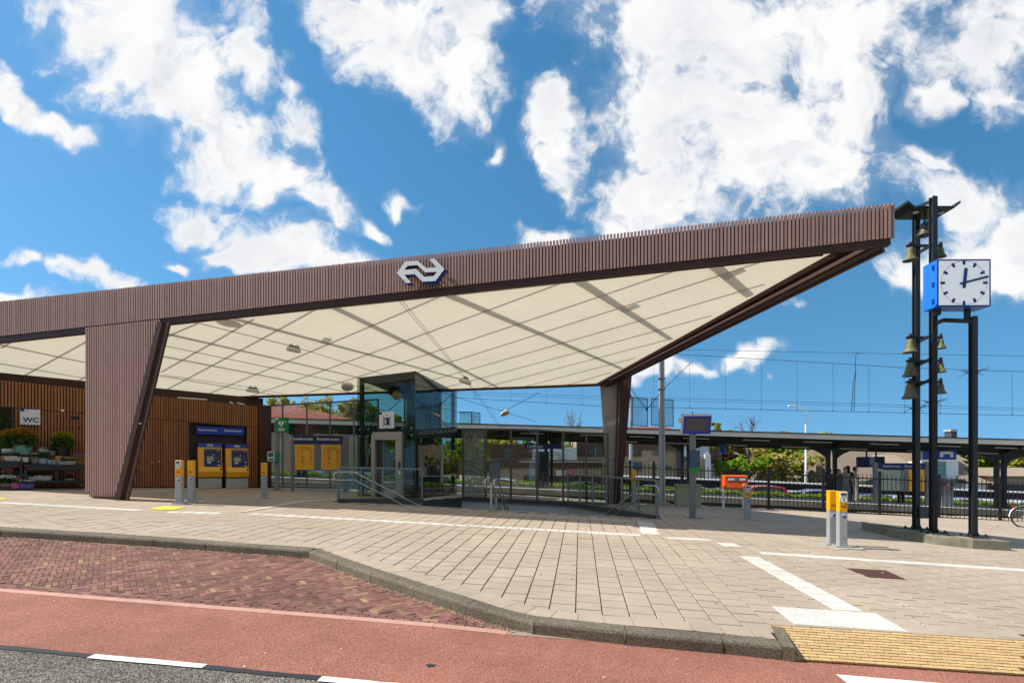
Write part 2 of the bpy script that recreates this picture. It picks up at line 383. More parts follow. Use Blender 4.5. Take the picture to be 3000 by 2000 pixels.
MT['asphalt'] = aggregate('asphalt', [(0, (.03, .03, .028)), (.4, (.11, .10, .085)), (.75, (.24, .215, .17)), (1, (.48, .43, .35))], 105, .9, .7, .25)
MT['tar'] = M('tar_joint', (.022, .022, .026), .6, 0, .3, 30, .2, 60)
MT['pink_strip'] = M('pink_concrete', (.47, .27, .21), .9, 0, .12, 6, .2, 100, rnd=.06, spec=.2)
MT['grey_strip'] = M('grey_concrete_strip', (.30, .23, .18), .9, 0, .2, 8, .2, 100, rnd=.06, spec=.2)
MT['road_paint'] = M('road_paint', (.72, .71, .68), .75, 0, .2, 22, .3, 90, stain=.15)
MT['yellow_paint'] = M('yellow_paint', (.83, .62, .03), .6, 0, .12, 9)
MT['slat'] = M('fascia_slat', (.375, .222, .186), .62, 0, .08, 5, .1, 40, rnd=.11, spec=.35)
MT['darkbrown'] = M('dark_brown_steel', (.06, .027, .019), .5, 0, .15, 4, spec=.3)
MT['backing'] = M('dark_backing', (.02, .013, .012), .8, 0, .2, 4)
MT['wood'] = M('cedar_slat', (.345, .14, .056), .6, 0, .2, 9, .15, 40, rnd=.13, spec=.3)
MT['woodback'] = M('wall_backing', (.03, .016, .011), .85)
MT['steel'] = M('brushed_steel', (.56, .51, .45), .38, .85, .06, 20)
MT['galv'] = M('grey_coated_steel', (.2, .205, .21), .5, .1, .08, 6)
MT['midgrey'] = M('mid_grey_paint', (.15, .15, .15), .45, .1, .06, 6)
MT['darkgrey'] = M('dark_grey_paint', (.05, .05, .05), .5, 0, .1, 5)
MT['black'] = M('black_paint', (.0135, .0135, .0155), .42, 0, .12, 4)
MT['fencepaint'] = M('fence_black_paint', (.009, .007, .0065), .5, 0, .15, 5)
MT['white'] = M('white_paint', (.74, .74, .74), .45, 0, .04, 4)
MT['cream'] = M('cream_board', (.78, .71, .58), .6, 0, .06, 2, stain=.1)
MT['yellow'] = M('transit_yellow', (.86, .395, .006), .35, 0, .03, 4, coat=.3)
MT['navy'] = M('navy_sign', (.008, .014, .085), .35, 0, .05, 4)
MT['blue'] = M('blue_sign', (.006, .034, .36), .3, 0, .05, 4)
MT['clockblue'] = M('clock_blue', (.008, .16, .72), .32, 0, .05, 4, coat=.3)
MT['logoblue'] = M('logo_blue', (.006, .045, .22), .35, 0, .05, 4)
MT['green'] = M('green_sign', (.004, .2, .03), .4, 0, .05, 4)
MT['orange'] = M('mailbox_orange', (.86, .105, .006), .32, 0, .05, 4, coat=.3)
MT['polegrey'] = M('pole_grey', (.42, .43, .44), .42, .35, .05, 8)
MT['concrete'] = M('concrete', (.34, .325, .28), .92, 0, .25, 5, .3, 60, spec=.2, stain=.35, detail=9)
MT['mossy'] = M('mossy_concrete', (.30, .28, .22), .95, 0, .25, 3, .5, 40, spec=.2, col2=(.10, .095, .06), detail=10)
MT['greenbox'] = M('grey_green_paint', (.30, .30, .195), .5, 0, .06, 4)
MT['rust'] = M('rusty_iron', (.115, .035, .022), .85, .2, .4, 14, .4, 90, col2=(.05, .022, .016))
MT['bronze'] = M('patinated_bronze', (.19, .21, .10), .65, .1, .2, 9, .2, 60, col2=(.085, .055, .03), detail=8)
MT['screen'] = M('screen_dark', (.075, .06, .085), .2, 0, .1, 4)
MT['glass'] = glass('wall_glass', (.86, .89, .87), 0, 0)
MT['liftglass'] = glass('lift_glass', (.77, .83, .785), 0, -.012, .8)
MT['shelterglass'] = glass('balustrade_glass', (.82, .87, .84), 0, -.015, .8)
MT['frostglass'] = glass('etched_glass', (.8, .85, .84), 0.0, .02, frost=.42)
# ================================================================ SETTING: ground
def pip(p, poly):
    x, y = p; c = False; n = len(poly)
    for i in range(n):
        x1, y1 = poly[i]; x2, y2 = poly[(i + 1) % n]
        if (y1 > y) != (y2 > y) and x < (x2 - x1) * (y - y1) / (y2 - y1) + x1: c = not c
    return c
def segd(p, a, b):
    a = Vector(a); b = Vector(b); p = Vector(p); d = b - a; t = max(0, min(1, (p - a).dot(d) / max(1e-9, d.dot(d))))
    return (p - (a + d * t)).length
def pold(p, poly): return min(segd(p, poly[i], poly[i + 1]) for i in range(len(poly) - 1))
xy = lambda v: (v.x, v.y)

# kerb line: front top edge, read along the bus bay
KP = [xy(G(*p)) for p in ((0, 1550), (250, 1565), (500, 1582), (700, 1598), (850, 1607), (905, 1612))]
KP2 = [xy(G(*p)) for p in ((905, 1612), (978, 1640), (1079, 1676), (1200, 1716), (1350, 1763), (1430, 1791), (1516, 1813), (1600, 1829), (1722, 1844), (1850, 1852), (2000, 1864), (2140, 1878), (2292, 1894))]
d0 = (Vector(KP[1]) - Vector(KP[0])).normalized()
KP = [tuple(Vector(KP[0]) - d0 * 9)] + KP
KERB = KP + KP2[1:]
def resample(pts, step):
    out = [Vector(pts[0])]; acc = 0.0
    for i in range(len(pts) - 1):
        a = Vector(pts[i]); b = Vector(pts[i + 1]); l = (b - a).length; s = step - acc
        while s < l: out.append(a + (b - a) * (s / l)); s += step
        acc = l - (s - step)
    out.append(Vector(pts[-1])); return out
def left_n(pts, i):
    a = Vector(pts[max(0, i - 1)]); b = Vector(pts[min(len(pts) - 1, i + 1)]); d = (b - a).normalized(); return Vector((-d.y, d.x))
def offset(pts, o): return [Vector(p) + left_n(pts, i) * o for i, p in enumerate(pts)]

KW = 0.20; KH = 0.13
kerb = root_struct('kerb')
def kerb_stones(line, step):
    rs = resample(line, step)
    for i in range(len(rs) - 1):
        if (rs[i + 1] - rs[i]).length < 0.1: continue
        g_ = 0.004; d = (rs[i + 1] - rs[i]); l = d.length; d /= l
        sec = [(0.03, -0.30), (0.0, -0.03 - KH), (0.0, -0.035), (0.012, -0.012), (0.035, 0.0), (KW, 0.0), (KW, -0.30)]
        vs = []; jig = random.uniform(-.004, .004)
        for j, t in ((i, g_), (i + 1, -g_)):
            n = left_n(rs, j); p = rs[j] + d * t
            for (o, z) in sec:
                q = p + n * (o + jig); vs.append((q.x, q.y, gz(q.x, q.y) + z + .004 + jig * .7))
        k = len(sec); fs = [(a, (a + 1) % k, k + (a + 1) % k, k + a) for a in range(k)]
        fs = [tuple(reversed(f)) for f in fs] + [tuple(range(k)), tuple(range(2 * k - 1, k - 1, -1))]
        c = Vector(vs[0]); mb = MB(); mb.add([Vector(v) - c for v in vs], fs)
        o = mb.build('kerb_stone', MT['kerb'], kerb, loc=c)
kerb_stones(KP, 1.0); kerb_stones(KP2, 0.95)
# short return of the kerb at the dropped crossing
RT0 = Vector(KERB[-1]); RTN = left_n(KERB, len(KERB) - 1); RTD = Vector((RTN.y, -RTN.x))
RTE = Vector(xy(G(2259, 1833)))
ret = MB(); dd = (RTE - RT0).normalized(); sd = Vector((dd.y, -dd.x)) * .11
pq = [RT0 + dd * .02, RT0 + dd * .02 - sd * 0 + sd, RTE + sd, RTE]
ret.prism([tuple(q) for q in (RT0, RT0 + sd, RTE + sd, RTE)], lambda x, y: gz(x, y) - .3, lambda x, y: gz(x, y) + .006 - .10 * max(0, min(1, 1 - (Vector((x, y)) - RT0).dot(dd) / (RTE - RT0).length)) * 0)
ret.build('kerb_stone', MT['kerb'], kerb)

# stairwell opening
EA = xy(G(992, 1470)); EB = xy(G(1924, 1519))
ED = (P(1352, 1461, 21.1).x, 21.1); EC = (P(1664, 1478, 20.2).x, 20.2); EE = xy(G(1236, 1466))
HOLE = [EA, EB, EC, ED, EE]
# yellow brick ramp
YL0 = Vector(xy(G(2262, 1829))); YR0 = Vector(xy(G(3000, 1875))); yd = (YR0 - YL0).normalized(); YR0 = YL0 + yd * 5.5
yn = Vector((yd.y, -yd.x)); YDEP = 0.68
YELLOW = [tuple(YL0), tuple(YR0), tuple(YR0 + yn * YDEP), tuple(YL0 + yn * YDEP)]

# plaza bed (joint sand) with the stair opening cut out
far = [(27, 6.2), (27, 21.0), (9, 21.9), (4.2, 22.6), (-2.0, 25.4), (-8, 26.0), (-32, 26.0), (-32, KERB[0][1] + 1.5)]
PL = [tuple(p) for p in offset(KERB, .1)] + [tuple(YL0 + yn * .01), tuple(YR0 + yn * .01)] + far
class _G: pass
def sheet(name, poly, zf, mat, holes=(), parent=None, sub=None):
    loops = [[Vector((*p, 0)) for p in poly]] + [[Vector((*p, 0)) for p in h] for h in holes]
    tris = tessellate_polygon(loops); pts = [p for l in loops for p in l]
    mb = MB(); fs = []
    for t in tris:
        a, b, c = (pts[i] for i in t)
        if (b - a).cross(c - a).z < 0: t = (t[0], t[2], t[1])
        fs.append(t)
    mb.add([(p.x, p.y, 0) for p in pts], fs)
    me = mb.mesh(name, mat)
    import bmesh
    bm = bmesh.new(); bm.from_mesh(me)
    # split where the slope of the site changes so that the sheet follows it exactly
    bmesh.ops.bisect_plane(bm, geom=bm.verts[:] + bm.edges[:] + bm.faces[:], plane_co=(0, YB, 0), plane_no=(0, 1, 0))
    for v in bm.verts: v.co.z = zf(v.co.x, v.co.y)
    bm.to_mesh(me); bm.free()
    o = bpy.data.objects.new(name, me); C.objects.link(o); o.parent = parent
    return o
plaza = struct(sheet('plaza_pavement', PL, lambda x, y: gz(x, y) - .012, MT['joint'], [HOLE]))

# --- paving stones 30 x 30 cm, running bond
AP = -R(7.3); UP = Vector((math.cos(AP), math.sin(AP))); VP_ = Vector((-UP.y, UP.x)); T = 0.30
org = Vector(xy(G(1686, 1819)))
inner = [tuple(p) for p in offset(KERB, KW + .15)]
INPL = [tuple(p) for p in offset(KERB, KW + T - .16)] + [tuple(YL0 + yn * .21), tuple(YR0 + yn * .21)] + far
def onview(p, m=150):
    if p.y < 3: return False
    x = 1500 + F * p.x / p.y; y = HY - F * (gz(p.x, p.y) - CZ) / p.y
    return -m < x < 3000 + m and y < 2000 + m
pav = []
for i in range(-95, 100):
    for j in range(-8, 75):
        c = org + UP * (T * (i + .5)) + VP_ * (T * (j + (.5 if i % 2 else 0)))
        if not (4.5 < c.y < 24) or not onview(c, 600): continue
        if not pip(c, INPL): continue
        if pip(c, HOLE) or (pip(c, YELLOW) and (c - YL0).dot(yn) > .2): continue
        if c.y > 21.5 and c.x > 4: continue
        if pold(c, HOLE + [HOLE[0]]) < .14 : continue
        pav.append(c)
def paver_bm(w, d, h=.05, ch=.004):
    mb = MB(); a, b = w / 2, d / 2
    mb.add([(-a, -b, -h), (a, -b, -h), (a, b, -h), (-a, b, -h), (-a, -b, -ch), (a, -b, -ch), (a, b, -ch), (-a, b, -ch),
            (-a + ch, -b + ch, 0), (a - ch, -b + ch, 0), (a - ch, b - ch, 0), (-a + ch, b - ch, 0)],
           [(0, 1, 5, 4), (1, 2, 6, 5), (2, 3, 7, 6), (3, 0, 4, 7), (4, 5, 9, 8), (5, 6, 10, 9), (6, 7, 11, 10), (7, 4, 8, 11), (8, 9, 10, 11)])
    return mb
def inframe(c): 
    x = 1500 + F * c.x / c.y; y = HY - F * (gz(c.x, c.y) - CZ) / c.y
    return -20 < x < 3020 and y < 2010
def clip_half(poly, p0, n):
    out = []
    for i in range(len(poly)):
        a, b = poly[i], poly[(i + 1) % len(poly)]; da, db_ = (a - p0).dot(n), (b - p0).dot(n)
        if da <= 0: out.append(a)
        if da * db_ < 0: out.append(a + (b - a) * (da / (da - db_)))
    return out
cut = [c for c in pav if abs((c - YL0).dot(yn)) < .22 and (c - YL0).dot(yd) > -.12]
pav = [c for c in pav if not (abs((c - YL0).dot(yn)) < .22 and (c - YL0).dot(yd) > -.12)]
pav.sort(key=lambda c: (not inframe(c), c.y))
pm = paver_bm(T - .012, T - .021).mesh('paving_stone', MT['paver'])
def slope_euler(y, rz):
    n = Vector((S, -KS if y < YB else 0.0, 1)).normalized()
    q = Vector((0, 0, 1)).rotation_difference(n) @ Matrix.Rotation(rz, 3, 'Z').to_quaternion()
    return q.to_euler()
PROTO = paver_bm(T - .012, T - .021)
rest = MB()
for k, c in enumerate(pav):
    z = gz(c.x, c.y) + random.uniform(-.0025, .0015); rz = AP + random.gauss(0, .004)
    e = slope_euler(c.y, rz)
    e.x += random.gauss(0, .002); e.y += random.gauss(0, .002)
    if k < 290: inst('paving_stone', pm, plaza, (c.x, c.y, z), e)
    else:
        m3 = e.to_matrix(); rest.add([m3 @ Vector(v) + Vector((c.x, c.y, z)) for v in PROTO.v], PROTO.f[4:] if c.y > 9 else PROTO.f)
stuff(rest.build('paving_field', MT['paver'], plaza))
for c in cut:
    h = (T - .007) / 2; q = clip_half([c + UP * (h * a) + VP_ * (h * b) for a, b in ((-1, -1), (1, -1), (1, 1), (-1, 1))], YL0 - yn * .006, yn)
    if len(q) < 3 or not onview(c, 60): continue
    mb = MB(); z0 = gz(c.x, c.y); mb.prism([tuple(p - c) for p in q], -.05, lambda x, y: gz(c.x + x, c.y + y) - z0)
    mb.build('paving_stone', MT['paver'], plaza, loc=(c.x, c.y, z0))
# border course along the kerb
bl = resample(offset(KERB, KW + .004), T)
bsort = []
for i in range(len(bl) - 1):
    a, b = bl[i], bl[i + 1]; n0, n1 = left_n(bl, i), left_n(bl, i + 1)
    d = (b - a).normalized() * .0035
    q = [a + d, b - d, b + n1 * (T - .004) - d, a + n0 * (T - .004) + d]
    c = (q[0] + q[2]) / 2
    if not onview(c, 60) or (b - a).length < .1: continue
    mb = MB(); z0 = gz(c.x, c.y)
    mb.prism([tuple(p - c) for p in q], -.05, lambda x, y: gz(c.x + x, c.y + y) - z0 + .005)
    mb.build('border_stone', MT['paver'], plaza, loc=(c.x, c.y, z0 + random.uniform(-.001, .001)))

# --- white guidance tiles
wt = paver_bm(T - .016, T - .014).mesh('white_tile', MT['white_tile'])
def tile_row(p0, p1, wid=T, n=None, name='guidance_tile', label=None):
    a = Vector(xy(G(*p0))); b = Vector(xy(G(*p1))); l = (b - a).length; n = n or max(1, round(l / T)); d = (b - a) / l
    rz = math.atan2(d.y, d.x)
    for i in range(n):
        c = a + d * (l * (i + .5) / n); e = slope_euler(c.y, rz)
        o = inst(name, wt, plaza, (c.x, c.y, gz(c.x, c.y) + .0055 + random.uniform(-.0006, .0006)), e, (l / n / T, wid / T, 1))
tile_row((735, 1504), (1878, 1567))
tile_row((0, 1471.5), (412, 1494)); tile_row((488, 1499), (650, 1503))
tile_row((1957, 1575), (2082, 1581), T)
tile_row((2228, 1619), (3040, 1672), T * .8)
tile_row((2150, 1600), (2125, 1590), T * 1.15, 1)
# guidance strip towards the kerb and the dotted warning field
tile_row((2195, 1629), (2488, 1788), .36, 9)
db = paver_bm(T - .004, T - .004)
for i in range(5):
    for j in range(5): db.lathe([(.013, -.002), (.011, .004), (.004, .0055)], 6, ((i - 2) * .055, (j - 2) * .055, 0))
dotm = db.mesh('dotted_tile', MT['white_tile'])
da = Vector(xy(G(2263, 1776))); dbp = Vector(xy(G(2564, 1796))); dl = Vector(xy(G(2316, 1827)))
eu = (dbp - da).normalized(); L4 = (dbp - da).length / 4; ev = Vector((eu.y, -eu.x)); dpt = abs((dl - da).dot(ev)) / 2
for i in range(4):
    for j in range(2):
        c = da + eu * L4 * (i + .5) + ev * dpt * (j + .5) + VP_ * 0
        inst('warning_tile', dotm, plaza, (c.x, c.y, gz(c.x, c.y) + .0075), slope_euler(c.y, math.atan2(eu.y, eu.x)), (L4 / T, dpt / T, 1))
rib = paver_bm(T - .004, T - .004)
for i in range(5): rib.box(((i - 2) * .055, 0, .002), (.022, T - .03, .005))
ribm = rib.mesh('ribbed_tile', MT['white_tile'])
a = Vector(xy(G(1892, 1529))); b = Vector(xy(G(1905, 1564)))
for i in range(3):
    c = a.lerp(b, (i + .5) / 3); inst('ribbed_tile', ribm, plaza, (c.x, c.y, gz(c.x, c.y) + .006), slope_euler(c.y, AP), (1.35, (b - a).length / 3 / T, 1))
MT['ribgrey'] = M('grey_ribbed_tile', (.42, .40, .36), .85, 0, .12, 6, .2, 90, rnd=.06)
rgm = rib.mesh('ribbed_tile', MT['ribgrey'])
a = Vector(xy(G(1450, 1504))); b = Vector(xy(G(1905, 1529)))
nst = int((b - a).length / T); du = (b - a).normalized()
for i in range(nst):
    c = a + du * T * (i + .5); inst('ribbed_tile', rgm, plaza, (c.x, c.y - .02, gz(c.x, c.y) + .006), slope_euler(c.y, math.atan2(du.y, du.x)))
# painted yellow queue marks by the card readers, pale concrete band under the roof
def patch(name, pts, mat, dz=.0105):
    mb = MB(); q = [G(*p) for p in pts]; v = [(p.x, p.y, p.z + dz) for p in q]
    nn = len(v); mb.add(v, [tuple(range(nn))]); me = mb.mesh(name, mat)
    if me.polygons[0].normal.z < 0: me.flip_normals()
    o = bpy.data.objects.new(name, me); C.objects.link(o); o.parent = plaza; return o
patch('yellow_queue_mark', [(436, 1492), (508, 1493.5), (545, 1485), (478, 1483)], MT['yellow_paint'])
patch('yellow_queue_mark', [(-30, 1463), (14, 1463.5), (24, 1460.5), (-30, 1460)], MT['yellow_paint'])
MT['pathband'] = M('worn_white_band', (.47, .42, .35), .9, 0, .15, 6)
patch('pale_band', [(700, 1499.5), (720, 1499.5), (880, 1473), (1010, 1462.5), (1000, 1460.5), (860, 1469)], MT['pathband'])
patch('pale_band', [(372, 1442), (374, 1445), (500, 1439), (625, 1429), (608, 1428)], MT['pathband'])
# rusty cover plate
cv_ = [G(2482, 1665), G(2595, 1671), G(2653, 1697), G(2545, 1690)]
cmb = MB(); cc = sum(cv_, Vector()) / 4
cmb.hexa([p - cc + Vector((0, 0, -.02)) for p in (cv_[3], cv_[2], cv_[1], cv_[0])], [p - cc + Vector((0, 0, .009)) for p in (cv_[3], cv_[2], cv_[1], cv_[0])])
o = tag(cmb.build('cover_plate', MT['rust'], loc=cc), 'rusty square iron cover plate set in the paving', 'cover plate')
for k in (.3, .72):
    q = cv_[0].lerp(cv_[1], k).lerp(cv_[3].lerp(cv_[2], k), .42) - cc
    MB().box((q.x, q.y, .011), (.03, .05, .006)).build('lifting_slot', MT['concrete'], o)

MT['sandjoint'] = M('sand_joint', (.12, .075, .035), .95, 0, .3, 30)
# --- yellow brick ramp
ramp = root_struct('brick_ramp')
def rz_(x, y):
    k = max(0, min(1, (Vector((x, y)) - YL0).dot(yn) / YDEP)); return gz(x, y) - .105 * k
sheet('mortar_bed', YELLOW, lambda x, y: rz_(x, y) - .009, MT['sandjoint'], parent=ramp)
bw, bl_ = .0565, .205; yb = paver_bm(bl_ - .013, bw - .011, .04, .0015).mesh('brick', MT['yellow_brick'])
ny = int(YDEP / bw); restb = MB(); cnt = 0
for r in range(ny):
    for i in range(-1, 27):
        t = (i + (.5 if r % 2 else 0)) * bl_ + .1; 
        if t > 5.4: continue
        c = YL0 + yd * t + yn * (bw * (r + .5)); nn = Vector((S, -KS, 1)) + Vector((yn.x, yn.y, 0)) * (.105 / YDEP)
        rot = (Vector((0, 0, 1)).rotation_difference(nn.normalized()) @ Matrix.Rotation(math.atan2(yd.y, yd.x) + random.gauss(0, .003), 3, 'Z').to_quaternion()).to_euler()
        if cnt < 300 and inframe(c): inst('brick', yb, ramp, (c.x, c.y, rz_(c.x, c.y) + random.uniform(-.0008, .0008)), rot); cnt += 1

# --- carriageway: red cycle lane, asphalt, brick bus bay, concrete strips (all 13 cm below the kerb top)
RD = -KH
MT['bayjoint'] = M('bay_joint_sand', (.10, .065, .05), .95, 0, .3, 25)
def GR(x, y): return G(x, y, RD)
road = struct(sheet('road', [(-40, -6), (40, -6), (40, 6.0), (5, 5.9), tuple(Vector(YELLOW[3]) + yn * .02), tuple(Vector(KERB[-1]))] + [tuple(p) for p in reversed(offset(KERB, .05))] + [(-40, KERB[0][1])], lambda x, y: gz(x, y) + RD - .008, MT['bayjoint']))
sA = Vector(xy(GR(0, 1733))); sB = Vector(xy(GR(1200, 1829))); sC = Vector(xy(GR(1483, 1858))); sD = Vector(xy(GR(2300, 1919))); sE = Vector(xy(GR(3000, 1969)))
sA0 = sA - (sB - sA).normalized() * 8; sE1 = sE + (sE - sD).normalized() * 8
STRIP = [sA0, sA, sB, sC, sD, sE, sE1]
rA = Vector(xy(GR(0, 1891))); rB = Vector(xy(GR(957, 1984))); rd_ = (rB - rA).normalized()
RED0 = [rA - rd_ * 9, rA, rB, rB + rd_ * 14]
o = struct(sheet('cycle_lane', [tuple(p) for p in RED0] + [tuple(p) for p in reversed(STRIP)], lambda x, y: gz(x, y) + RD, MT['red_asphalt']))
o = struct(sheet('asphalt_road', [(-40, -5.9), (40, -5.9)] + [tuple(p) for p in reversed([q - Vector((rd_.y, -rd_.x)) * -.015 for q in RED0])], lambda x, y: gz(x, y) + RD - .004, MT['asphalt']))
tarn = Vector((rd_.y, -rd_.x))
def band(name, a, b, w0, w1, mat, dz, kind='structure', parent=None, rag=0.0):
    d = (b - a).normalized(); n = Vector((d.y, -d.x)); l = (b - a).length; k = max(2, int(l / .12)); vs = []; fs = []
    for i in range(k + 1):
        p = a + d * (l * i / k)
        for w in (w0, w1):
            q = p + n * (w + random.uniform(-rag, rag)); vs.append((q.x, q.y, gz(q.x, q.y) + RD + dz))
    for i in range(k): fs.append((2 * i, 2 * i + 1, 2 * i + 3, 2 * i + 2))
    mb = MB(); mb.add(vs, fs); o = mb.build(name, mat, parent)
    if parent is None: o['kind'] = kind
    if o.data.polygons[0].normal.z < 0: o.data.flip_normals()
    return o
band('tar_seam', RED0[0], RED0[3], -.02, .055, MT['tar'], .002, rag=.008)
for (p, q) in (((268, 1921), (602, 1950)), ((938, 1987), (1340, 2024)), ((-330, 1862), (-60, 1889))):
    a = Vector(xy(GR(*p))); b = Vector(xy(GR(*q))); band('road_marking', a, b, -.035, .055, MT['road_paint'], .007, rag=.007)
w = [Vector(xy(GR(*p))) for p in ((2448, 1975), (2790, 2004), (3060, 2060), (2560, 2060))]
mk = MB(); mk.add([(p.x, p.y, gz(p.x, p.y) + RD + .005) for p in w], [(0, 1, 2, 3)]); o = mk.build('road_marking', MT['road_paint']); struct(o)
if o.data.polygons[0].normal.z < 0: o.data.flip_normals()
q_ = [Vector(YELLOW[3]) - yn * .02, Vector(YELLOW[2]) - yn * .02, sE1, sE, sD, Vector(KERB[-1]) + Vector((-.1, -.02))]
struct(sheet('gutter', [tuple(p) for p in reversed(q_)], lambda x, y: gz(x, y) + RD - .003, MT['grey_strip']))
oil = GR(1262, 1948); mb = MB(); mb.add([(oil.x + .05 * random.uniform(.5, 1.2) * math.cos(.63 * i), oil.y + .045 * random.uniform(.5, 1.2) * math.sin(.63 * i), gz(oil.x, oil.y) + RD + .003) for i in range(10)], [tuple(range(10))]); struct(mb.build('oil_spot', MT['tar']))
sp_ = MB()
for k in range(46):
    q = GR(random.uniform(0, 3000), random.uniform(1760, 1990)); r_ = random.uniform(.004, .016); z = gz(q.x, q.y) + RD + .006; a = random.uniform(0, 6)
    sp_.add([(q.x + r_ * math.cos(a + b), q.y + r_ * .7 * math.sin(a + b), z + random.uniform(0, .006)) for b in (0, 1.7, 3.0, 4.6)], [(0, 1, 2, 3)])
o_ = stuff(sp_.build('paper_scraps', M('paper_scrap', (.6, .57, .5), .9, rnd=.3))); o_['label'] = 'tiny pale scraps scattered on the cycle lane'
# concrete channel strip
strip = root_struct('channel_strip')
for seg, mname in (((sA0, sB, sC), 'pink_strip'), ((sC, sD, sE, sE1), 'grey_strip')):
    rs = resample(seg, .95 if mname == 'pink_strip' else 1.0); ofs = 0.115
    for i in range(len(rs) - 1):
        if (rs[i + 1] - rs[i]).length < .05: continue
        n0, n1 = left_n(rs, i), left_n(rs, i + 1); d = (rs[i + 1] - rs[i]).normalized() * .003
        q = [rs[i] + d, rs[i + 1] - d, rs[i + 1] + n1 * ofs - d, rs[i] + n0 * ofs + d]; c = (q[0] + q[2]) / 2
        mb = MB(); z0 = gz(c.x, c.y) + RD
        mb.prism([tuple(p - c) for p in q], -.06, lambda x, y: gz(c.x + x, c.y + y) - gz(c.x, c.y) + .004)
        mb.build('channel_block', MT[mname], strip, loc=(c.x, c.y, z0))
# brick bus bay in herringbone, with three straight courses along the strip
bay = root_struct('brick_bus_bay')
inn = offset([sA0, sA, sB, sC], .115); inn3 = offset([sA0, sA, sB, sC], .115 + .19)
BAYP = [tuple(p) for p in inn] + [tuple(p) for p in reversed([q for q in offset(KERB, -.0) if q.x < sC.x + .3])]
BAYH = [tuple(p) for p in inn3] + [tuple(p) for p in reversed([q for q in offset(KERB, .02) if q.x < sC.x - .2])]
hl, hw = .200, .0667; bricks = []
aH = R(45) - R(8); U = Vector((math.cos(aH), math.sin(aH))); V = Vector((-U.y, U.x)); o0 = Vector((-4.5, 7.2))
w3 = hw
for i in range(-90, 90):
    for j in range(-90, 90):
        m = (i - j) % 6
        if m == 0: c = Vector(((i + 1.5) * w3, (j + .5) * w3)); rot = 0
        elif m == 5: c = Vector(((i + .5) * w3, (j + 1.5) * w3)); rot = 1
        else: continue
        p = o0 + U * c.x + V * c.y
        if not onview(p, 60) or not pip(p, BAYH): continue
        bricks.append((p, aH + (R(90) if rot else 0)))
for r in range(3):
    rs = resample(offset([sA0, sA, sB, sC + (sC - sB).normalized() * .5], .118 + .0315 + r * .063), .205)
    for i in range(len(rs) - 1):
        t = rs[i].lerp(rs[i + 1], .5 if r % 2 else 0)
        d = rs[i + 1] - rs[i]
        if d.length < .15 or not onview(t, 60): continue
        if not pip(t, BAYP): continue
        bricks.append((t, math.atan2(d.y, d.x)))
bricks.sort(key=lambda b: (not inframe(b[0]), b[0].y))
cb = paver_bm(hl - .006, hw - .006, .04, .003); cbm = cb.mesh('brick', MT['herring']); cby = cb.mesh('brick', MT['clinker_yellow'])
rb = MB(); rby = MB()
for k, (p, a) in enumerate(bricks):
    yel = random.random() < .022
    e = slope_euler(p.y, a + random.gauss(0, .015)); e.x += random.gauss(0, .006); e.y += random.gauss(0, .006)
    loc = Vector((p.x, p.y, gz(p.x, p.y) + RD + random.uniform(-.003, .002)))
    if k < 300: inst('brick', cby if yel else cbm, bay, loc, e)
    else:
        m3 = e.to_matrix(); (rby if yel else rb).add([m3 @ Vector(v) + loc for v in cb.v], cb.f)
stuff(rb.build('brick_field', MT['herring'], bay)); stuff(rby.build('ochre_brick_field', MT['clinker_yellow'], bay))
# sand and leaf litter gathered along the kerb foot
MT['litter'] = M('dry_litter', (.5, .36, .22), .95, 0, .3, 30, rnd=.35)
lit = MB()
for k in range(900):
    t = random.random(); line = resample(KP2[:7], .05); q = line[int(t * (len(line) - 1))] - left_n(KP2, 2) * abs(random.gauss(.0, .055)) - left_n(KP2, 2) * .015
    s_ = random.uniform(.004, .013); a = random.uniform(0, 6.3); z = gz(q.x, q.y) + RD + .008
    lit.add([(q.x + s_ * math.cos(a + b), q.y + s_ * math.sin(a + b), z + random.uniform(0, .008)) for b in (0, 2.1, 4.2)], [(0, 1, 2)])
for k in range(700):
    q = Vector((random.uniform(-9, -3.6), 0)); tt = (q.x - KP[1][0]) / (KP[5][0] - KP[1][0]); q.y = KP[1][1] + (KP[5][1] - KP[1][1]) * tt - abs(random.gauss(0, .03)) - .03
    s_ = random.uniform(.005, .016); a = random.uniform(0, 6.3); z = gz(q.x, q.y) + RD + .008
    lit.add([(q.x + s_ * math.cos(a + b), q.y + s_ * math.sin(a + b), z + random.uniform(0, .008)) for b in (0, 2.1, 4.2)], [(0, 1, 2)])
lo = stuff(lit.build('leaf_litter', MT['litter'])); lo['label'] = 'pale dry litter gathered along the foot of the kerb'

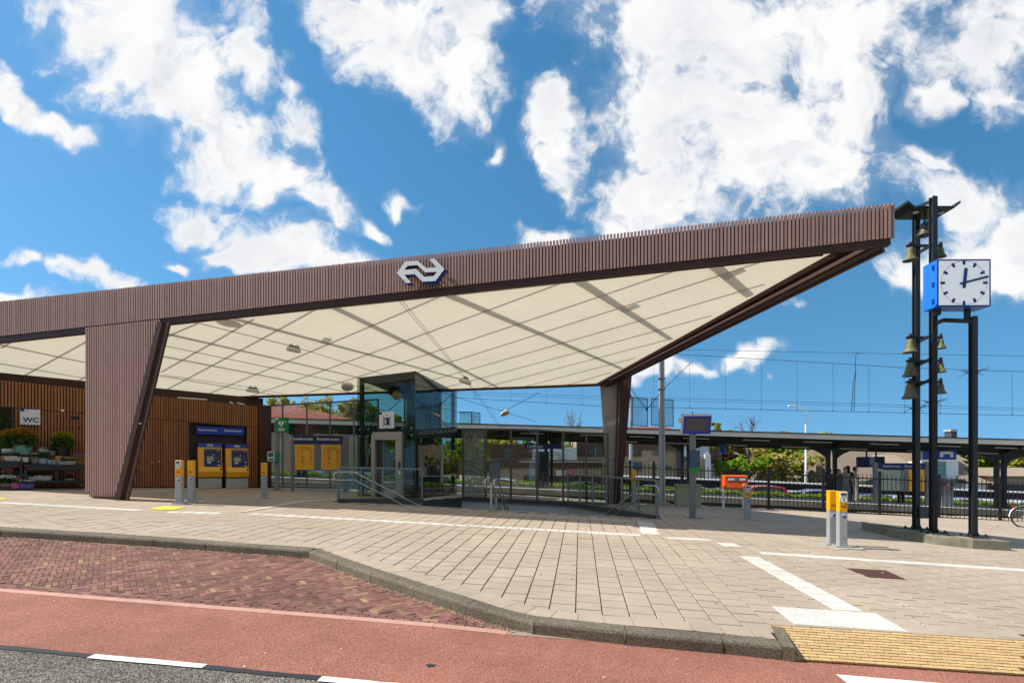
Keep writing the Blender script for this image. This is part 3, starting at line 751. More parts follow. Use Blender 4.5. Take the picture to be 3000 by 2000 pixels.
# chewing gum spots, crumbs and moss in the joints
random.seed(17); gm_ = MB(); ms_ = MB()
for k in range(420):
    c = random.choice(pav[:1500]) + Vector((random.uniform(-.15, .15), random.uniform(-.15, .15)))
    if not inframe(c): continue
    r_ = random.choice((.006, .008, .011, .016)) * random.uniform(.7, 1.2); z = gz(c.x, c.y) + .0045; n = 7; a0 = random.random() * 6
    gm_.add([(c.x + r_ * random.uniform(.7, 1.2) * math.cos(a0 + 6.283 * i / n), c.y + r_ * random.uniform(.7, 1.2) * math.sin(a0 + 6.283 * i / n), z) for i in range(n)], [tuple(range(n))])
o = stuff(gm_.build('gum_spots', M('gum', (.30, .27, .23), .9, 0, .5, 7, col2=(.09, .08, .07)), plaza))
for k in range(2600):
    c = random.choice(pav[:420]); e_ = random.random()
    if math.sin(c.x * 2.1 + c.y) + random.gauss(0, .6) < .35: continue
    p = c + UP * (T / 2) * random.choice((-1, 1)) + VP_ * random.uniform(-.15, .15); h_ = random.uniform(.002, .011); z = gz(p.x, p.y) - .006; a = random.uniform(0, 6.3); w_ = random.uniform(.004, .009)
    ms_.add([(p.x - w_ * math.cos(a), p.y - w_ * math.sin(a), z), (p.x + w_ * math.cos(a), p.y + w_ * math.sin(a), z), (p.x + random.gauss(0, .006), p.y + random.gauss(0, .006), z + h_)], [(0, 1, 2)])
for k in range(1500):
    i = random.randrange(len(bl) - 1); p = bl[i].lerp(bl[i + 1], random.random() ** 3 if random.random() < .7 else random.random()) + left_n(bl, i) * random.uniform(-.006, .05 if random.random() < .3 else .004)
    if math.sin(p.x * 3.3) + random.gauss(0, .5) < .2: continue
    h_ = random.uniform(.004, .02); z = gz(p.x, p.y); a = random.uniform(0, 6.3); w_ = random.uniform(.004, .012)
    ms_.add([(p.x - w_ * math.cos(a), p.y - w_ * math.sin(a), z), (p.x + w_ * math.cos(a), p.y + w_ * math.sin(a), z), (p.x + random.gauss(0, .01), p.y + random.gauss(0, .01), z + h_)], [(0, 1, 2)])
stuff(ms_.build('joint_moss', leafmat('joint_moss', (.10, .11, .02), (.20, .20, .05), .2), plaza))
# ================================================================ STATION CANOPY
FC0 = G(340, 1462); AF = -R(11)
FP = VPlane((FC0.x, FC0.y), (FC0.x + math.cos(AF), FC0.y + math.sin(AF)))      # plane of the fascia and the slatted leg
tL, tT = FP.t(0), FP.t(2618)
def lin(t, a, b): return a + (b - a) * (t - tL) / (tT - tL)
zt0, zt1 = FP.at(0, 884).z, FP.at(2618, 596).z
zb0, zb1 = FP.at(0, 985).z, FP.at(2618, 696).z
TL = tL - 7.0
ftop = lambda t: lin(t, zt0, zt1)
fbot = lambda t: lin(t, zb0, zb1)
canopy = thing('station_canopy', 'wing shaped station canopy with brown slatted fascia and pale translucent ceiling', 'canopy', (FC0.x, FC0.y, FC0.z))
def w3(q, z): return Vector((q.x, q.y, z))
# backing board of the fascia
fb_ = MB()
for (t0, t1) in ((TL, tT),):
    a, b = FP.pt(t0, -.035), FP.pt(t1, -.035); a2, b2 = FP.pt(t0, -.075), FP.pt(t1, -.075)
    fb_.hexa([w3(a, fbot(t0) + .01), w3(b, fbot(t1) + .01), w3(b2, fbot(t1) + .01), w3(a2, fbot(t0) + .01)], [w3(a, ftop(t0) - .11), w3(b, ftop(t1) - .09), w3(b2, ftop(t1) - .09), w3(a2, ftop(t0) - .11)])
fascia = fb_.build('fascia', MT['backing'], world=canopy)
fo = wloc(canopy)
SP = 0.0795; nsl = int((tT - TL) / SP); slm = MB().box((0, 0, .5), (.052, .05, 1)).mesh('slat', MT['slat'])
order = sorted(range(nsl), key=lambda i: -i)
rest_ = MB()
for n_, i in enumerate(order):
    t = tT - (i + .5) * SP * 1.0 if False else TL + (i + .5) * SP
    q = FP.pt(t, random.uniform(-.002, .002)); z0 = fbot(t) + random.uniform(-.003, .003); z1 = ftop(t) + random.uniform(-.006, .006)
    if n_ < 300: inst('slat', slm, fascia, Vector((q.x, q.y, z0)) - fo, (0, 0, FP.ang), (1, 1, z1 - z0))
    else: rest_.box((q.x - fo.x, q.y - fo.y, (z0 + z1) / 2 - fo.z), (.052, .05, z1 - z0), FP.ang)
# return of the fascia round the tip
if rest_.v: stuff(rest_.build('slat_field', MT['slat'], fascia))
# plan of the roof
Tp = FP.pt(tT, 0)
Rp = Vector((P(1772, 1120, 21.0).x, 21.0)); Kp = Vector((P(702, 1165, 22.6).x, 22.6)); Lp = Vector((-18.6, 17.0)); Fl = FP.pt(TL, -.1)
side = VPlane((Tp.x, Tp.y), (Rp.x, Rp.y))
for k in range(3):
    q = Tp + (Rp - Tp).normalized() * (.02 + SP * k); t = tT
    inst('slat', slm, fascia, Vector((q.x, q.y, fbot(t))) - fo, (0, 0, side.ang), (1, 1, ftop(t) - fbot(t)))
# warped ceiling surface: z = a + bX + cY + dXY through four corners
fr0 = FP.pt(0, -.12); fr1 = FP.pt(tT - 1.3, -.2)
cor = [(fr0.x, fr0.y, fbot(0) - .10), (fr1.x, fr1.y, fbot(tT - 1.3) - .10), (Rp.x, Rp.y, P(1772, 1126, 21.0).z), (Kp.x, Kp.y, P(702, 1163, 22.6).z)]
Am = Matrix([[1, x, y, x * y] for x, y, z in cor]); cf = Am.inverted() @ Vector([z for x, y, z in cor])
mz = lambda x, y: cf[0] + cf[1] * x + cf[2] * y + cf[3] * x * y
def onM(x, y, off=0.0):
    lo, hi = 9.0, 30.0
    f_ = lambda Y: P(x, y, Y).z - (mz(P(x, y, Y).x, Y) + off)
    for _ in range(50):
        m_ = (lo + hi) / 2
        if f_(m_) > 0: hi = m_
        else: lo = m_
    p = P(x, y, lo); return Vector((p.x, p.y, mz(p.x, p.y) + off))
m_ = bpy.data.materials.new('canopy_membrane'); m_.use_nodes = True; t_ = m_.node_tree; t_.nodes.clear(); N = t_.nodes.new; K = t_.links.new
out = N('ShaderNodeOutputMaterial'); df = N('ShaderNodeBsdfDiffuse'); df.inputs[0].default_value = (.68, .62, .50, 1)
tl = N('ShaderNodeBsdfTranslucent'); geo = N('ShaderNodeNewGeometry'); nz = N('ShaderNodeTexNoise'); nz.inputs['Scale'].default_value = .8; nz.inputs['Detail'].default_value = 5; K(geo.outputs['Position'], nz.inputs['Vector'])
mr = N('ShaderNodeMix'); mr.data_type = 'RGBA'; mr.inputs[6].default_value = (.62, .55, .415, 1); mr.inputs[7].default_value = (.50, .44, .335, 1); K(nz.outputs['Fac'], mr.inputs[0]); K(mr.outputs[2], tl.inputs[0])
mx = N('ShaderNodeMixShader'); mx.inputs[0].default_value = .60; K(df.outputs[0], mx.inputs[1]); K(tl.outputs[0], mx.inputs[2]); K(mx.outputs[0], out.inputs[0])
MT['membrane'] = m_
E0 = onM(0, 1109); Lp = Kp + (Vector((E0.x, E0.y)) - Kp) * 1.22
# ceiling polygon grid
MP = [FP.pt(TL, -.13), FP.pt(tT - 1.05, -.2)]
inn_r = Rp + Vector((-.30, -.15)); MPOLY = [tuple(MP[0]), tuple(MP[1]), tuple(inn_r), tuple(Kp), tuple(Lp)]
import bmesh
bm = bmesh.new(); vs = [bm.verts.new((x, y, 0)) for x, y in MPOLY]; bm.faces.new(vs)
for k in range(-24, 14, 1): bmesh.ops.bisect_plane(bm, geom=bm.verts[:] + bm.edges[:] + bm.faces[:], plane_co=(k, 0, 0), plane_no=(1, 0, 0))
for k in range(10, 26, 1): bmesh.ops.bisect_plane(bm, geom=bm.verts[:] + bm.edges[:] + bm.faces[:], plane_co=(0, k, 0), plane_no=(0, 1, 0))
for v in bm.verts: v.co.z = mz(v.co.x, v.co.y); v.co -= fo
me = bpy.data.meshes.new('ceiling_membrane'); bm.to_mesh(me); bm.free(); me.materials.append(m_)
me.polygons.foreach_set('use_smooth', [True] * len(me.polygons))
inst('ceiling_membrane', me, canopy)
# edge beams
def edge(name, a, b, w, h, dz, mat='darkbrown', za=None, zb=None):
    pa = Vector((a.x, a.y, (mz(a.x, a.y) if za is None else za) + dz)); pb = Vector((b.x, b.y, (mz(b.x, b.y) if zb is None else zb) + dz))
    mb = MB(); mb.beam(pa, pb, w, h); return mb.build(name, MT[mat], world=canopy)
a, b = FP.pt(TL, -.10), FP.pt(tT - .05, -.10)
mb = MB(); mb.beam(w3(a, fbot(TL) - .075), w3(b, fbot(tT) - .055), .17, .22, .17, .16); mb.build('edge_beam', MT['darkbrown'], world=canopy)
zt_ = fbot(tT) + .16; zr_ = mz(Rp.x, Rp.y) + .10
pT = Vector((Tp.x, Tp.y, zt_)); pR = Vector((Rp.x, Rp.y, zr_))
pm_ = FP.pt(tT - 1.05, -.2); inner_a = Vector((pm_.x, pm_.y, mz(pm_.x, pm_.y))); sidn = Vector((side.n.x, side.n.y, 0))
pS = pT.lerp(pR, .028)
mb = MB(); mb.beam(pS + sidn * .12 - Vector((0, 0, .12)), pR + sidn * .12 - Vector((0, 0, .05)), .10, .36, .10, .30); mb.build('edge_beam', MT['darkbrown'], world=canopy)
mb = MB(); mb.beam(pS - sidn * .06 - Vector((0, 0, .24)), pR - sidn * .06 - Vector((0, 0, .17)), .26, .05); mb.build('edge_flange', MT['darkbrown'], world=canopy)
mb = MB(); mb.beam(inner_a + Vector((0, 0, -.03)), Vector((inn_r.x, inn_r.y, mz(*inn_r) - .03)), .09, .10); mb.build('edge_beam', MT['darkbrown'], world=canopy)
mb = MB(); mb.beam(inner_a - sidn * -.10 + Vector((0, 0, .05)), Vector((inn_r.x, inn_r.y, mz(*inn_r) + .05)) + sidn * .10, .05, .04); mb.build('membrane_rail', MT['cream'], world=canopy)
mb = MB(); a_, b_, c_, d_ = inner_a + Vector((0, 0, .09)), Vector((inn_r.x, inn_r.y, mz(*inn_r) + .09)), pR + Vector((0, 0, -.02)), pT + Vector((0, 0, -.02))
mb.hexa([a_, d_, c_, b_], [v + Vector((0, 0, .03)) for v in (a_, d_, c_, b_)]); mb.build('edge_soffit', MT['darkbrown'], world=canopy)
edge('edge_beam', Kp, Rp, .16, .22, .06); edge('edge_rail', Kp + Vector((0, -.12)), Rp + Vector((0, -.12)), .06, .07, -.01)
edge('edge_beam', Lp, Kp, .16, .2, .06); edge('edge_rail', Lp + Vector((.08, -.12)), Kp + Vector((.05, -.12)), .06, .07, -.01)
edge('edge_rail', FP.pt(TL, -.24), FP.pt(tT - 1.3, -.26), .05, .05, -.005)
def see_through(name, col, k):
    m = M(name, col, .5); t = m.node_tree; b = t.nodes['Principled BSDF']; o = t.nodes['Material Output']; tr = t.nodes.new('ShaderNodeBsdfTransparent'); x = t.nodes.new('ShaderNodeMixShader'); x.inputs[0].default_value = k
    t.links.new(b.outputs[0], x.inputs[1]); t.links.new(tr.outputs[0], x.inputs[2]); t.links.new(x.outputs[0], o.inputs[0]); return m
MT['clearsteel'] = see_through('see_through_steel', (.05, .03, .025), .48)  # made part-transparent to lighten the shadow bands on the ceiling
# trusses and ribs lying on the membrane; sunlight draws them on the ceiling
def over(p, h): return p - SUNV * (h / -SUNV.z) * 1.0
BANDS = [((2091, 777), (2196, 866), .30, .24), ((1684, 816), (1962, 992), .30, .17), ((1312, 864), (1815, 1077), .28, .15), ((980, 901), (1450, 1130), .26, .13),
         ((672, 930), (1340, 1108), .24, .12), ((400, 958), (1070, 1110), .22, .11), ((300, 1010), (1017, 1148), .2, .1), ((300, 1072), (811, 1158), .18, .09), ((0, 1010), (252, 1062), .2, .14), ((0, 1065), (252, 1108), .16, .1)]
for (p, q, w0, w1) in BANDS:
    a, b = onM(*p), onM(*q); d = b - a; b += d * .02
    a.z = mz(a.x, a.y); b.z = mz(b.x, b.y)
    mb = MB(); mb.beam(over(a, .16), over(b, .12), w0, .012, w1, .012); tr = mb.build('truss', MT['clearsteel'], world=canopy)
    if w0 < .24 or (p[0] in (1312, 980)): continue
    c = a.lerp(b, .42 + random.uniform(-.1, .1)); c.z = mz(c.x, c.y)
    sdv = d.normalized().cross(Vector((0, 0, 1)))
    mb = MB(); mb.beam(over(c - sdv * .1, .34), over(c + sdv * .45, .34), .2, .05)
    o = mb.build('node_plate', MT['clearsteel'], world=canopy)
SEAMS = [((484, 1142), (919, 908)), ((601, 1156), (1293, 866)), ((723, 1163), (1640, 830)), ((870, 1160), (2000, 785)), ((1010, 1155), (2274, 752)), ((1130, 1150), (2236, 833)), ((1260, 1146), (2080, 925)),
         ((1390, 1141), (1952, 995)), ((1520, 1136), (1860, 1048)), ((1650, 1130), (1790, 1090)), ((478, 990), (575, 948)), ((470, 1090), (740, 935)), ((60, 1105), (252, 1000)), ((215, 1122), (252, 1102)), ((0, 1020), (60, 985))]
for (p, q) in SEAMS:
    a, b = onM(*p), onM(*q); mb = MB(); pts = []
    for k in range(13):
        c = a.lerp(b, k / 12); pts.append(Vector((c.x, c.y, mz(c.x, c.y) + .032)))
    mb.path(pts, .028, 5); mb.build('seam_rod', MT['clearsteel'], world=canopy)
# round shadow on the ceiling, cast by a disc lying on the membrane
c = onM(667, 944, .03); MB().lathe([(.30, 0), (.30, .03)], 24, c).build('roof_disc', MT['clearsteel'], world=canopy)

# --- slatted front leg
leg = MB()
def fx(x, y, o=0.0): return FP.at(x, y, o)
zgL = gz(FC0.x, FC0.y)
A_, B_ = fx(254, 962, -.03), fx(470, 945, -.03); D_, E_ = fx(262, 1453, -.03), fx(338, 1458, -.03)
back = Vector((-FP.n.x, -FP.n.y, 0)) * .16
leg.hexa([D_, E_, E_ + back, D_ + back], [A_, B_, B_ + back, A_ + back]); lb = leg.build('leg', MT['backing'], world=canopy)
tA, tB, tD, tE = FP.t(252), FP.t(474), FP.t(261), FP.t(338)
i = 0
while True:
    t = tA + .03 + i * SP; i += 1
    if t > tB: break
    ztop = fbot(t) - .03; zlo = FP.at(262, 1455).z
    if t < tD + .01: zlo = ztop - (ztop - zlo) * .97
    if t > tE:      # sloping edge
        k = (t - tE) / (tB - tE); zlo = FP.at(338, 1458).z + (fx(474, 945).z - FP.at(338, 1458).z) * k
    if ztop - zlo < .06: continue
    q = FP.pt(t, 0); inst('slat', slm, lb, Vector((q.x, q.y, zlo)) - wloc(lb), (0, 0, FP.ang), (1, 1, ztop - zlo))
# raked steel flange of the leg
fl = MB(); a0, a1 = fx(356, 1466, .06), fx(481, 946, .06); dn = Vector((FP.n.x, FP.n.y, 0))
du_ = Vector((FP.d.x, FP.d.y, 0))
for (o1, w_, th, nn) in ((.0, .11, .42, 0),):
    fl.beam(a0, a1, .16, .30, .16, .30, up=dn)
fl.build('leg_flange', MT['darkbrown'], world=canopy)
fl = MB(); fl.beam(fx(372, 1466, .16), fx(494, 944, .16), .09, .05, up=dn); fl.build('leg_rib', MT['darkbrown'], world=canopy)
fl = MB(); fl.beam(fx(341, 1463, .13), fx(469, 948, .13), .07, .07, up=dn); fl.build('leg_rib', MT['darkbrown'], world=canopy)
bp = fx(318, 1459, -.05); MB().box((bp.x, bp.y, gz(bp.x, bp.y) + .035), (.75, .3, .08), FP.ang).build('leg_foot', MT['darkbrown'], world=canopy)
p_ = fx(411, 1240, .22); MB().box(p_, (.09, .02, .03), FP.ang).build('leg_fitting', MT['steel'], world=canopy)

# --- rear leg at the right
RL = VPlane((Rp.x - 1, 21.0 + .15), (Rp.x + 1, 21.0 - .15))
def rx(x, y, o=0.0): return RL.at(x, y, o)
lg = MB(); bk = Vector((-RL.n.x, -RL.n.y, 0)) * .35
lg.hexa([rx(1783, 1478), rx(1806, 1480), rx(1806, 1480) + bk, rx(1783, 1478) + bk], [rx(1757, 1112), rx(1822, 1108), rx(1822, 1108) + bk, rx(1757, 1112) + bk])
MT['legsteel'] = M('leg_steel', (.33, .295, .285), .35, .25, .2, 3)
rl = lg.build('leg', MT['legsteel'], world=canopy)
lg = MB(); lg.beam(rx(1812, 1482, .05), rx(1835, 1094, .05), .16, .30, .42, .30, up=Vector((RL.n.x, RL.n.y, 0))); lg.build('leg_flange', MT['darkbrown'], rl, world=None) if False else lg.build('leg_flange', MT['darkbrown'], world=canopy)
lg = MB(); lg.beam(rx(1800, 1482, .2), rx(1812, 1100, .2), .05, .05, .08, .05, up=Vector((RL.n.x, RL.n.y, 0))); lg.build('leg_rib', MT['darkbrown'], world=canopy)
lg = MB(); lg.box(rx(1800, 1108) + Vector((0, .1, .04)), (1.15, .5, .12), RL.ang); lg.build('leg_head', MT['darkbrown'], world=canopy)

# --- logo on the fascia
LOGO = [(400, 490), (548, 308), (762, 308), (898, 425), (1075, 418), (952, 290), (1040, 280), (1205, 450), (1050, 637), (836, 641), (708, 518), (530, 521), (645, 652), (560, 656)]
LHOLE = [(527, 443), (587, 378), (750, 372), (885, 497), (1083, 492), (1020, 560), (868, 566), (728, 434)]
def logo_mb(w, depth, mats=None):
    def cvt(p): return ((p[0] - 802) / 805 * w, -(p[1] - 470 + .05 * (p[0] - 802)) / 805 * w)
    outer = [cvt(p) for p in LOGO]; hole = [cvt(p) for p in LHOLE]
    loops = [[Vector((x, y, 0)) for x, y in outer], [Vector((x, y, 0)) for x, y in hole]]
    tr = tessellate_polygon(loops); pts = outer + hole; n = len(pts)
    front = MB(); fs = []
    for t in tr:
        a, b, c = (Vector((*pts[i], 0)) for i in t)
        fs.append(t if (b - a).cross(c - a).z > 0 else (t[0], t[2], t[1]))
    front.add([(x, -depth, y) for x, y in pts], fs)
    sidem = MB(); sf = []
    for lp, base in ((outer, 0), (hole, len(outer))):
        k = len(lp)
        for i in range(k): sf.append((base + i, base + (i + 1) % k, n + base + (i + 1) % k, n + base + i))
    sidem.add([(x, -depth, y) for x, y in pts] + [(x, 0, y) for x, y in pts], sf)
    return front, sidem
lc = FP.at(1240, 802, .10); lcw = (FP.at(1305, 800).xy - FP.at(1168, 800).xy).length
logo = thing('station_logo', 'white double arrow emblem with blue rim on the slatted fascia', 'logo', lc, FP.ang)
tilt = math.atan2(zt1 - zt0, tT - tL)
fm, sm = logo_mb(lcw, .20); fo1 = fm.build('emblem_face', MT['white'], logo); so1 = sm.build('emblem_rim', MT['logoblue'], logo)
fm2, sm2 = logo_mb(lcw * 1.035, .17); fm2.build('emblem_rim', MT['logoblue'], logo); sm2.build('emblem_rim', MT['logoblue'], logo)
for o in logo.children: o.rotation_euler = (0, -tilt * .55, 0)
mb = MB()
for dx in (-.3, 0, .3): mb.tube((dx, 0.0, .0), (dx, .12, .0), .015)
mb.build('bracket', MT['galv'], logo)
small_logo = {}
def put_logo(w, mat, parent, loc, rz=0.0):
    key = (w, mat)
    if key not in small_logo: small_logo[key] = logo_mb(w, .003)[0].mesh('emblem', MT[mat])
    return inst('emblem', small_logo[key], parent, loc, (0, 0, rz))

# --- lamps slung on twin wires
lampshell = MB().lathe([(.02, .10), (.19, .09), (.215, .06), (.215, -.01), (.20, -.03)], 28); lampglass = MB().lathe([(.20, -.03), (.19, -.036), (.02, -.04)], 28)
MT['lampglass'] = M('lamp_glass', (.46, .43, .37), .4); MT['lampwhite'] = M('lamp_white', (.62, .58, .50), .5)
lsm, lgm = lampshell.mesh('shell', MT['lampwhite'], True), lampglass.mesh('diffuser', MT['lampglass'], True)
lgear = MB().torus((-.08, 0, .13), .05, .014, 12, 5); lgear.torus((.08, 0, .13), .05, .014, 12, 5); lgear.box((0, 0, .12), (.3, .06, .05)); lgearm = lgear.mesh('suspension_gear', MT['darkbrown'])
LAMPS = [((860, 1027), 16.5, (570, 942), (1200, 1099), 8, 'round white lamp slung beneath the ceiling between leg and emblem'),
         ((740, 1146), 19.6, (478, 1096), (1010, 1150), 4, 'round white lamp slung over the wooden wall with the ticket machines'),
         ((1018, 1134), 19.5, (478, 1010), (1062, 1145), -28, 'tilted round lamp hanging just beside the glass lift tower'),
         ((1362, 1119), 17.6, (1172, 876), (1640, 1216), 18, 'tilted white lamp slung in front of the lift tower roof')]
for (pp, Yl, pa, pb, tl_, lab) in LAMPS:
    c = P(pp[0], pp[1], Yl); a = onM(*pa); wire = (c - Vector((a.x, a.y, mz(a.x, a.y)))); ang = math.atan2(wire.y, wire.x)
    lt = thing('pendant_lamp', lab, 'lamp', c, ang, 'lamps slung beneath the canopy')
    for nm, me_ in (('shell', lsm), ('diffuser', lgm), ('suspension_gear', lgearm)):
        inst(nm, me_, lt, (0, 0, 0), (R(tl_), R(6), 0))
    dirw = wire.normalized(); end = c + dirw * max(1.2, (22.3 - c.y) / max(.15, dirw.y) * .95)
    cab = MB(); Rz = Matrix.Rotation(-ang, 3, 'Z')
    for s_ in (-.05, .05):
        sv = Vector((-math.sin(ang), math.cos(ang), 0)) * s_
        top = Vector((0, 0, .13)); a_ = Vector((a.x, a.y, mz(a.x, a.y) - .02))
        cab.tube(Rz @ (a_ + sv - c), Rz @ (sv * .6) + top, .006, 4)
        e_ = end + sv; ze = min(e_.z, mz(e_.x, e_.y) - .05) if e_.y < 22 else e_.z
        cab.tube(Rz @ (sv * .6) + top, Rz @ (Vector((e_.x, e_.y, ze)) - c), .005, 4)
    cab.build('suspension_wire', MT['black'], lt)
MT['lampamber'] = M('amber_lamp_glass', (.62, .34, .06), .35)
c = P(1480, 1211, 24); lt = thing('pendant_lamp', 'amber glazed round lamp hanging behind the canopy against the sky', 'lamp', c, .3, 'lamps slung beneath the canopy')
inst('shell', lsm, lt, (0, 0, 0), (R(-22), R(-18), 0), (1, 1, 1)); inst('diffuser', MB().lathe([(.20, -.03), (.19, -.036), (.02, -.04)], 28).mesh('diffuser', MT['lampamber']), lt, (0, 0, 0), (R(-22), R(-18), 0)); inst('suspension_gear', lgearm, lt, (0, 0, 0), (R(-22), 0, 0))
q = P(1583, 1148, 24) - c; Rz = Matrix.Rotation(-.3, 3, 'Z'); MB().tube((0, 0, .13), Rz @ q, .012, 5).build('suspension_wire', MT['black'], lt)

# ================================================================ WOODEN KIOSK WALL WITH TICKET MACHINES
W0 = P(-60, 1400, 17.2); W1 = P(757, 1400, 22.3)
WP = VPlane(xy(W0), xy(W1))
kiosk = thing('kiosk_building', 'station kiosk with vertical cedar slat walls and dark corner post', 'building', (WP.pt(3).x, WP.pt(3).y, gz(WP.pt(3).x, WP.pt(3).y)))
ko = wloc(kiosk)
def wtop(t): 
    q0, q1 = WP.at(0, 1113), WP.at(755, 1190); ta, tb = WP.t(0), WP.t(755); return q0.z + (q1.z - q0.z) * (t - ta) / (tb - ta)
def wjoint(t):
    q0, q1 = WP.at(42, 1194), WP.at(722, 1249); ta, tb = WP.t(42), WP.t(722); return q0.z + (q1.z - q0.z) * (t - ta) / (tb - ta)
tW0, tW1 = WP.t(-60), WP.t(757); tAl, tAr = WP.t(555), WP.t(723); tWin = WP.t(43)
wb = MB()
def wpanel(t0, t1, zf0, zf1, off, th):
    a, b = WP.pt(t0, off), WP.pt(t1, off); a2, b2 = WP.pt(t0, off - th), WP.pt(t1, off - th)
    wb.hexa([w3(a, zf0(t0)), w3(b, zf0(t1)), w3(b2, zf0(t1)), w3(a2, zf0(t0))], [w3(a, zf1(t0)), w3(b, zf1(t1)), w3(b2, zf1(t1)), w3(a2, zf1(t0))])
gnd = lambda t: gz(WP.pt(t).x, WP.pt(t).y) - .02
wpanel(tWin, tAl, gnd, wtop, -.04, .10); wpanel(tAr, tW1, gnd, wtop, -.04, .10); wpanel(tAl, tAr, wjoint, wtop, -.04, .10); wpanel(tW0, tWin, wjoint, wtop, -.04, .10)
wpanel(tW0, tWin, gnd, lambda t: gnd(t) + .5, -.04, .1)
wall = wb.build('wall', MT['woodback'], world=kiosk)
wsp = .083; wsm = MB().box((0, 0, .5), (.052, .045, 1)).mesh('slat', MT['wood'])
n_ = int((tW1 - tW0) / wsp)
for i in range(n_):
    t = tW0 + (i + .5) * wsp; q = WP.pt(t, -.012); zj, zt_ = wjoint(t), wtop(t)
    inst('slat', wsm, wall, Vector((q.x, q.y, zj + .012)) - ko, (0, 0, WP.ang), (1, 1, zt_ - zj - .012))
    if t < tWin or tAl - .03 < t < tAr + .03: continue
    z0 = gnd(t) + .06; inst('slat', wsm, wall, Vector((q.x, q.y, z0)) - ko, (0, 0, WP.ang), (1, 1, zj - .012 - z0))
# door hardware and vertical door gaps
for (x, y, w_, h_, mt) in ((466, 1351, .06, .05, 'steel'), (183, 1202, .09, .07, 'white'), (221, 1223, .22, .08, 'backing'), (232, 1252, .05, .07, 'backing'), (530, 1250, .03, .06, 'backing'), (530, 1273, .03, .06, 'backing'), (406, 1381, .04, .06, 'backing'), (408, 1405, .04, .07, 'backing'), (445, 1353, .05, .05, 'steel') ):
    p_ = WP.at(x, y, .03); MB().box(p_, (w_, .05, h_), WP.ang).build('fitting', MT[mt], world=kiosk)
# shop window with greenery behind the pane
wq = MB(); a, b = WP.pt(tW0, -.06), WP.pt(tWin - .05, -.06)
wq.hexa([w3(a, gnd(tW0) + .5), w3(b, gnd(tWin) + .5), w3(b + WP.n * -.012, gnd(tWin) + .5), w3(a + WP.n * -.012, gnd(tW0) + .5)], [w3(a, wjoint(tW0)), w3(b, wjoint(tWin)), w3(b + WP.n * -.012, wjoint(tWin)), w3(a + WP.n * -.012, wjoint(tW0))])
win = wq.build('window', MT['glass'], world=kiosk)
mb = MB(); a = WP.pt(tWin - .03, -.02); mb.beam(w3(a, gnd(tWin) + .5), w3(a, wjoint(tWin)), .06, .06); mb.build('window_frame', MT['darkbrown'], world=kiosk)
mb = MB(); a, b = WP.pt(tW0, -1.1), WP.pt(tWin + 1, -1.1); mb.hexa([w3(a, gnd(tW0)), w3(b, gnd(tWin)), w3(b + WP.n * -.1, gnd(tWin)), w3(a + WP.n * -.1, gnd(tW0))], [w3(a, wtop(tW0)), w3(b, wtop(tWin)), w3(b + WP.n * -.1, wtop(tWin)), w3(a + WP.n * -.1, wtop(tW0))]); mb.build('inner_wall', MT['woodback'], world=kiosk)
# recess round the machines
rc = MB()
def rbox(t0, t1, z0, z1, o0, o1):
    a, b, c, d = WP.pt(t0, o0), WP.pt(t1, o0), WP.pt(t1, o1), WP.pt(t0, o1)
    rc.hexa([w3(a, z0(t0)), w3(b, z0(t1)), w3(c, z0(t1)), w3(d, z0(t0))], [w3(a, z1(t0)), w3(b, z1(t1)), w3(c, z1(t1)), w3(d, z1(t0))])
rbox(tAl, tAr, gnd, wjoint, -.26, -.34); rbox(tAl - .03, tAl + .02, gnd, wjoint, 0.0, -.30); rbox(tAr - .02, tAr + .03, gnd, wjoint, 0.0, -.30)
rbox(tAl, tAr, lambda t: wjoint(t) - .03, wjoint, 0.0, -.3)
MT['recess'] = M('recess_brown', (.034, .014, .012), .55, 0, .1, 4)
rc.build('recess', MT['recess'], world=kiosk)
# corner post
mb = MB(); a = WP.pt(tW1 + .24, -.05); mb.box((a.x, a.y, gz(a.x, a.y) + 1.72), (.5, .3, 3.5), WP.ang); bev(mb.build('corner_post', MT['darkbrown'], world=kiosk), .01)
# roof trim and a dark plenum above the wall
mb = MB(); a, b = WP.pt(tW0, -.5), WP.pt(tW1 + .3, -.5); mb.hexa([w3(a, wtop(tW0) - .05), w3(b, wtop(tW1) - .05), w3(b + WP.n * -.1, wtop(tW1) - .05), w3(a + WP.n * -.1, wtop(tW0) - .05)], [w3(a, wtop(tW0) + .3), w3(b, wtop(tW1) + .4), w3(b + WP.n * -.1, wtop(tW1) + .4), w3(a + WP.n * -.1, wtop(tW0) + .3)])
mb.build('roof_upstand', MT['darkbrown'], world=kiosk)
mb = MB(); a, b = WP.pt(tW0, .0), WP.pt(tW1 + .3, .0); mb.hexa([w3(a, wtop(tW0) - .06), w3(b, wtop(tW1) - .06), w3(b + WP.n * -3, wtop(tW1) - .06), w3(a + WP.n * -3, wtop(tW0) - .06)], [w3(a, wtop(tW0) + .0), w3(b, wtop(tW1) + .0), w3(b + WP.n * -3, wtop(tW1) + .0), w3(a + WP.n * -3, wtop(tW0) + .0)])
mb.build('flat_roof', MT['darkbrown'], world=kiosk)
for (x0, x1, y) in ((520, 607, 1166), (672, 684, 1178), (694, 718, 1181)):
    a, b = WP.at(x0, y - 2, -.1), WP.at(x1, y + 4, -.1); mb = MB(); mb.beam(a, b, .03, .05); mb.build('light_strip', MT['white'], world=kiosk)

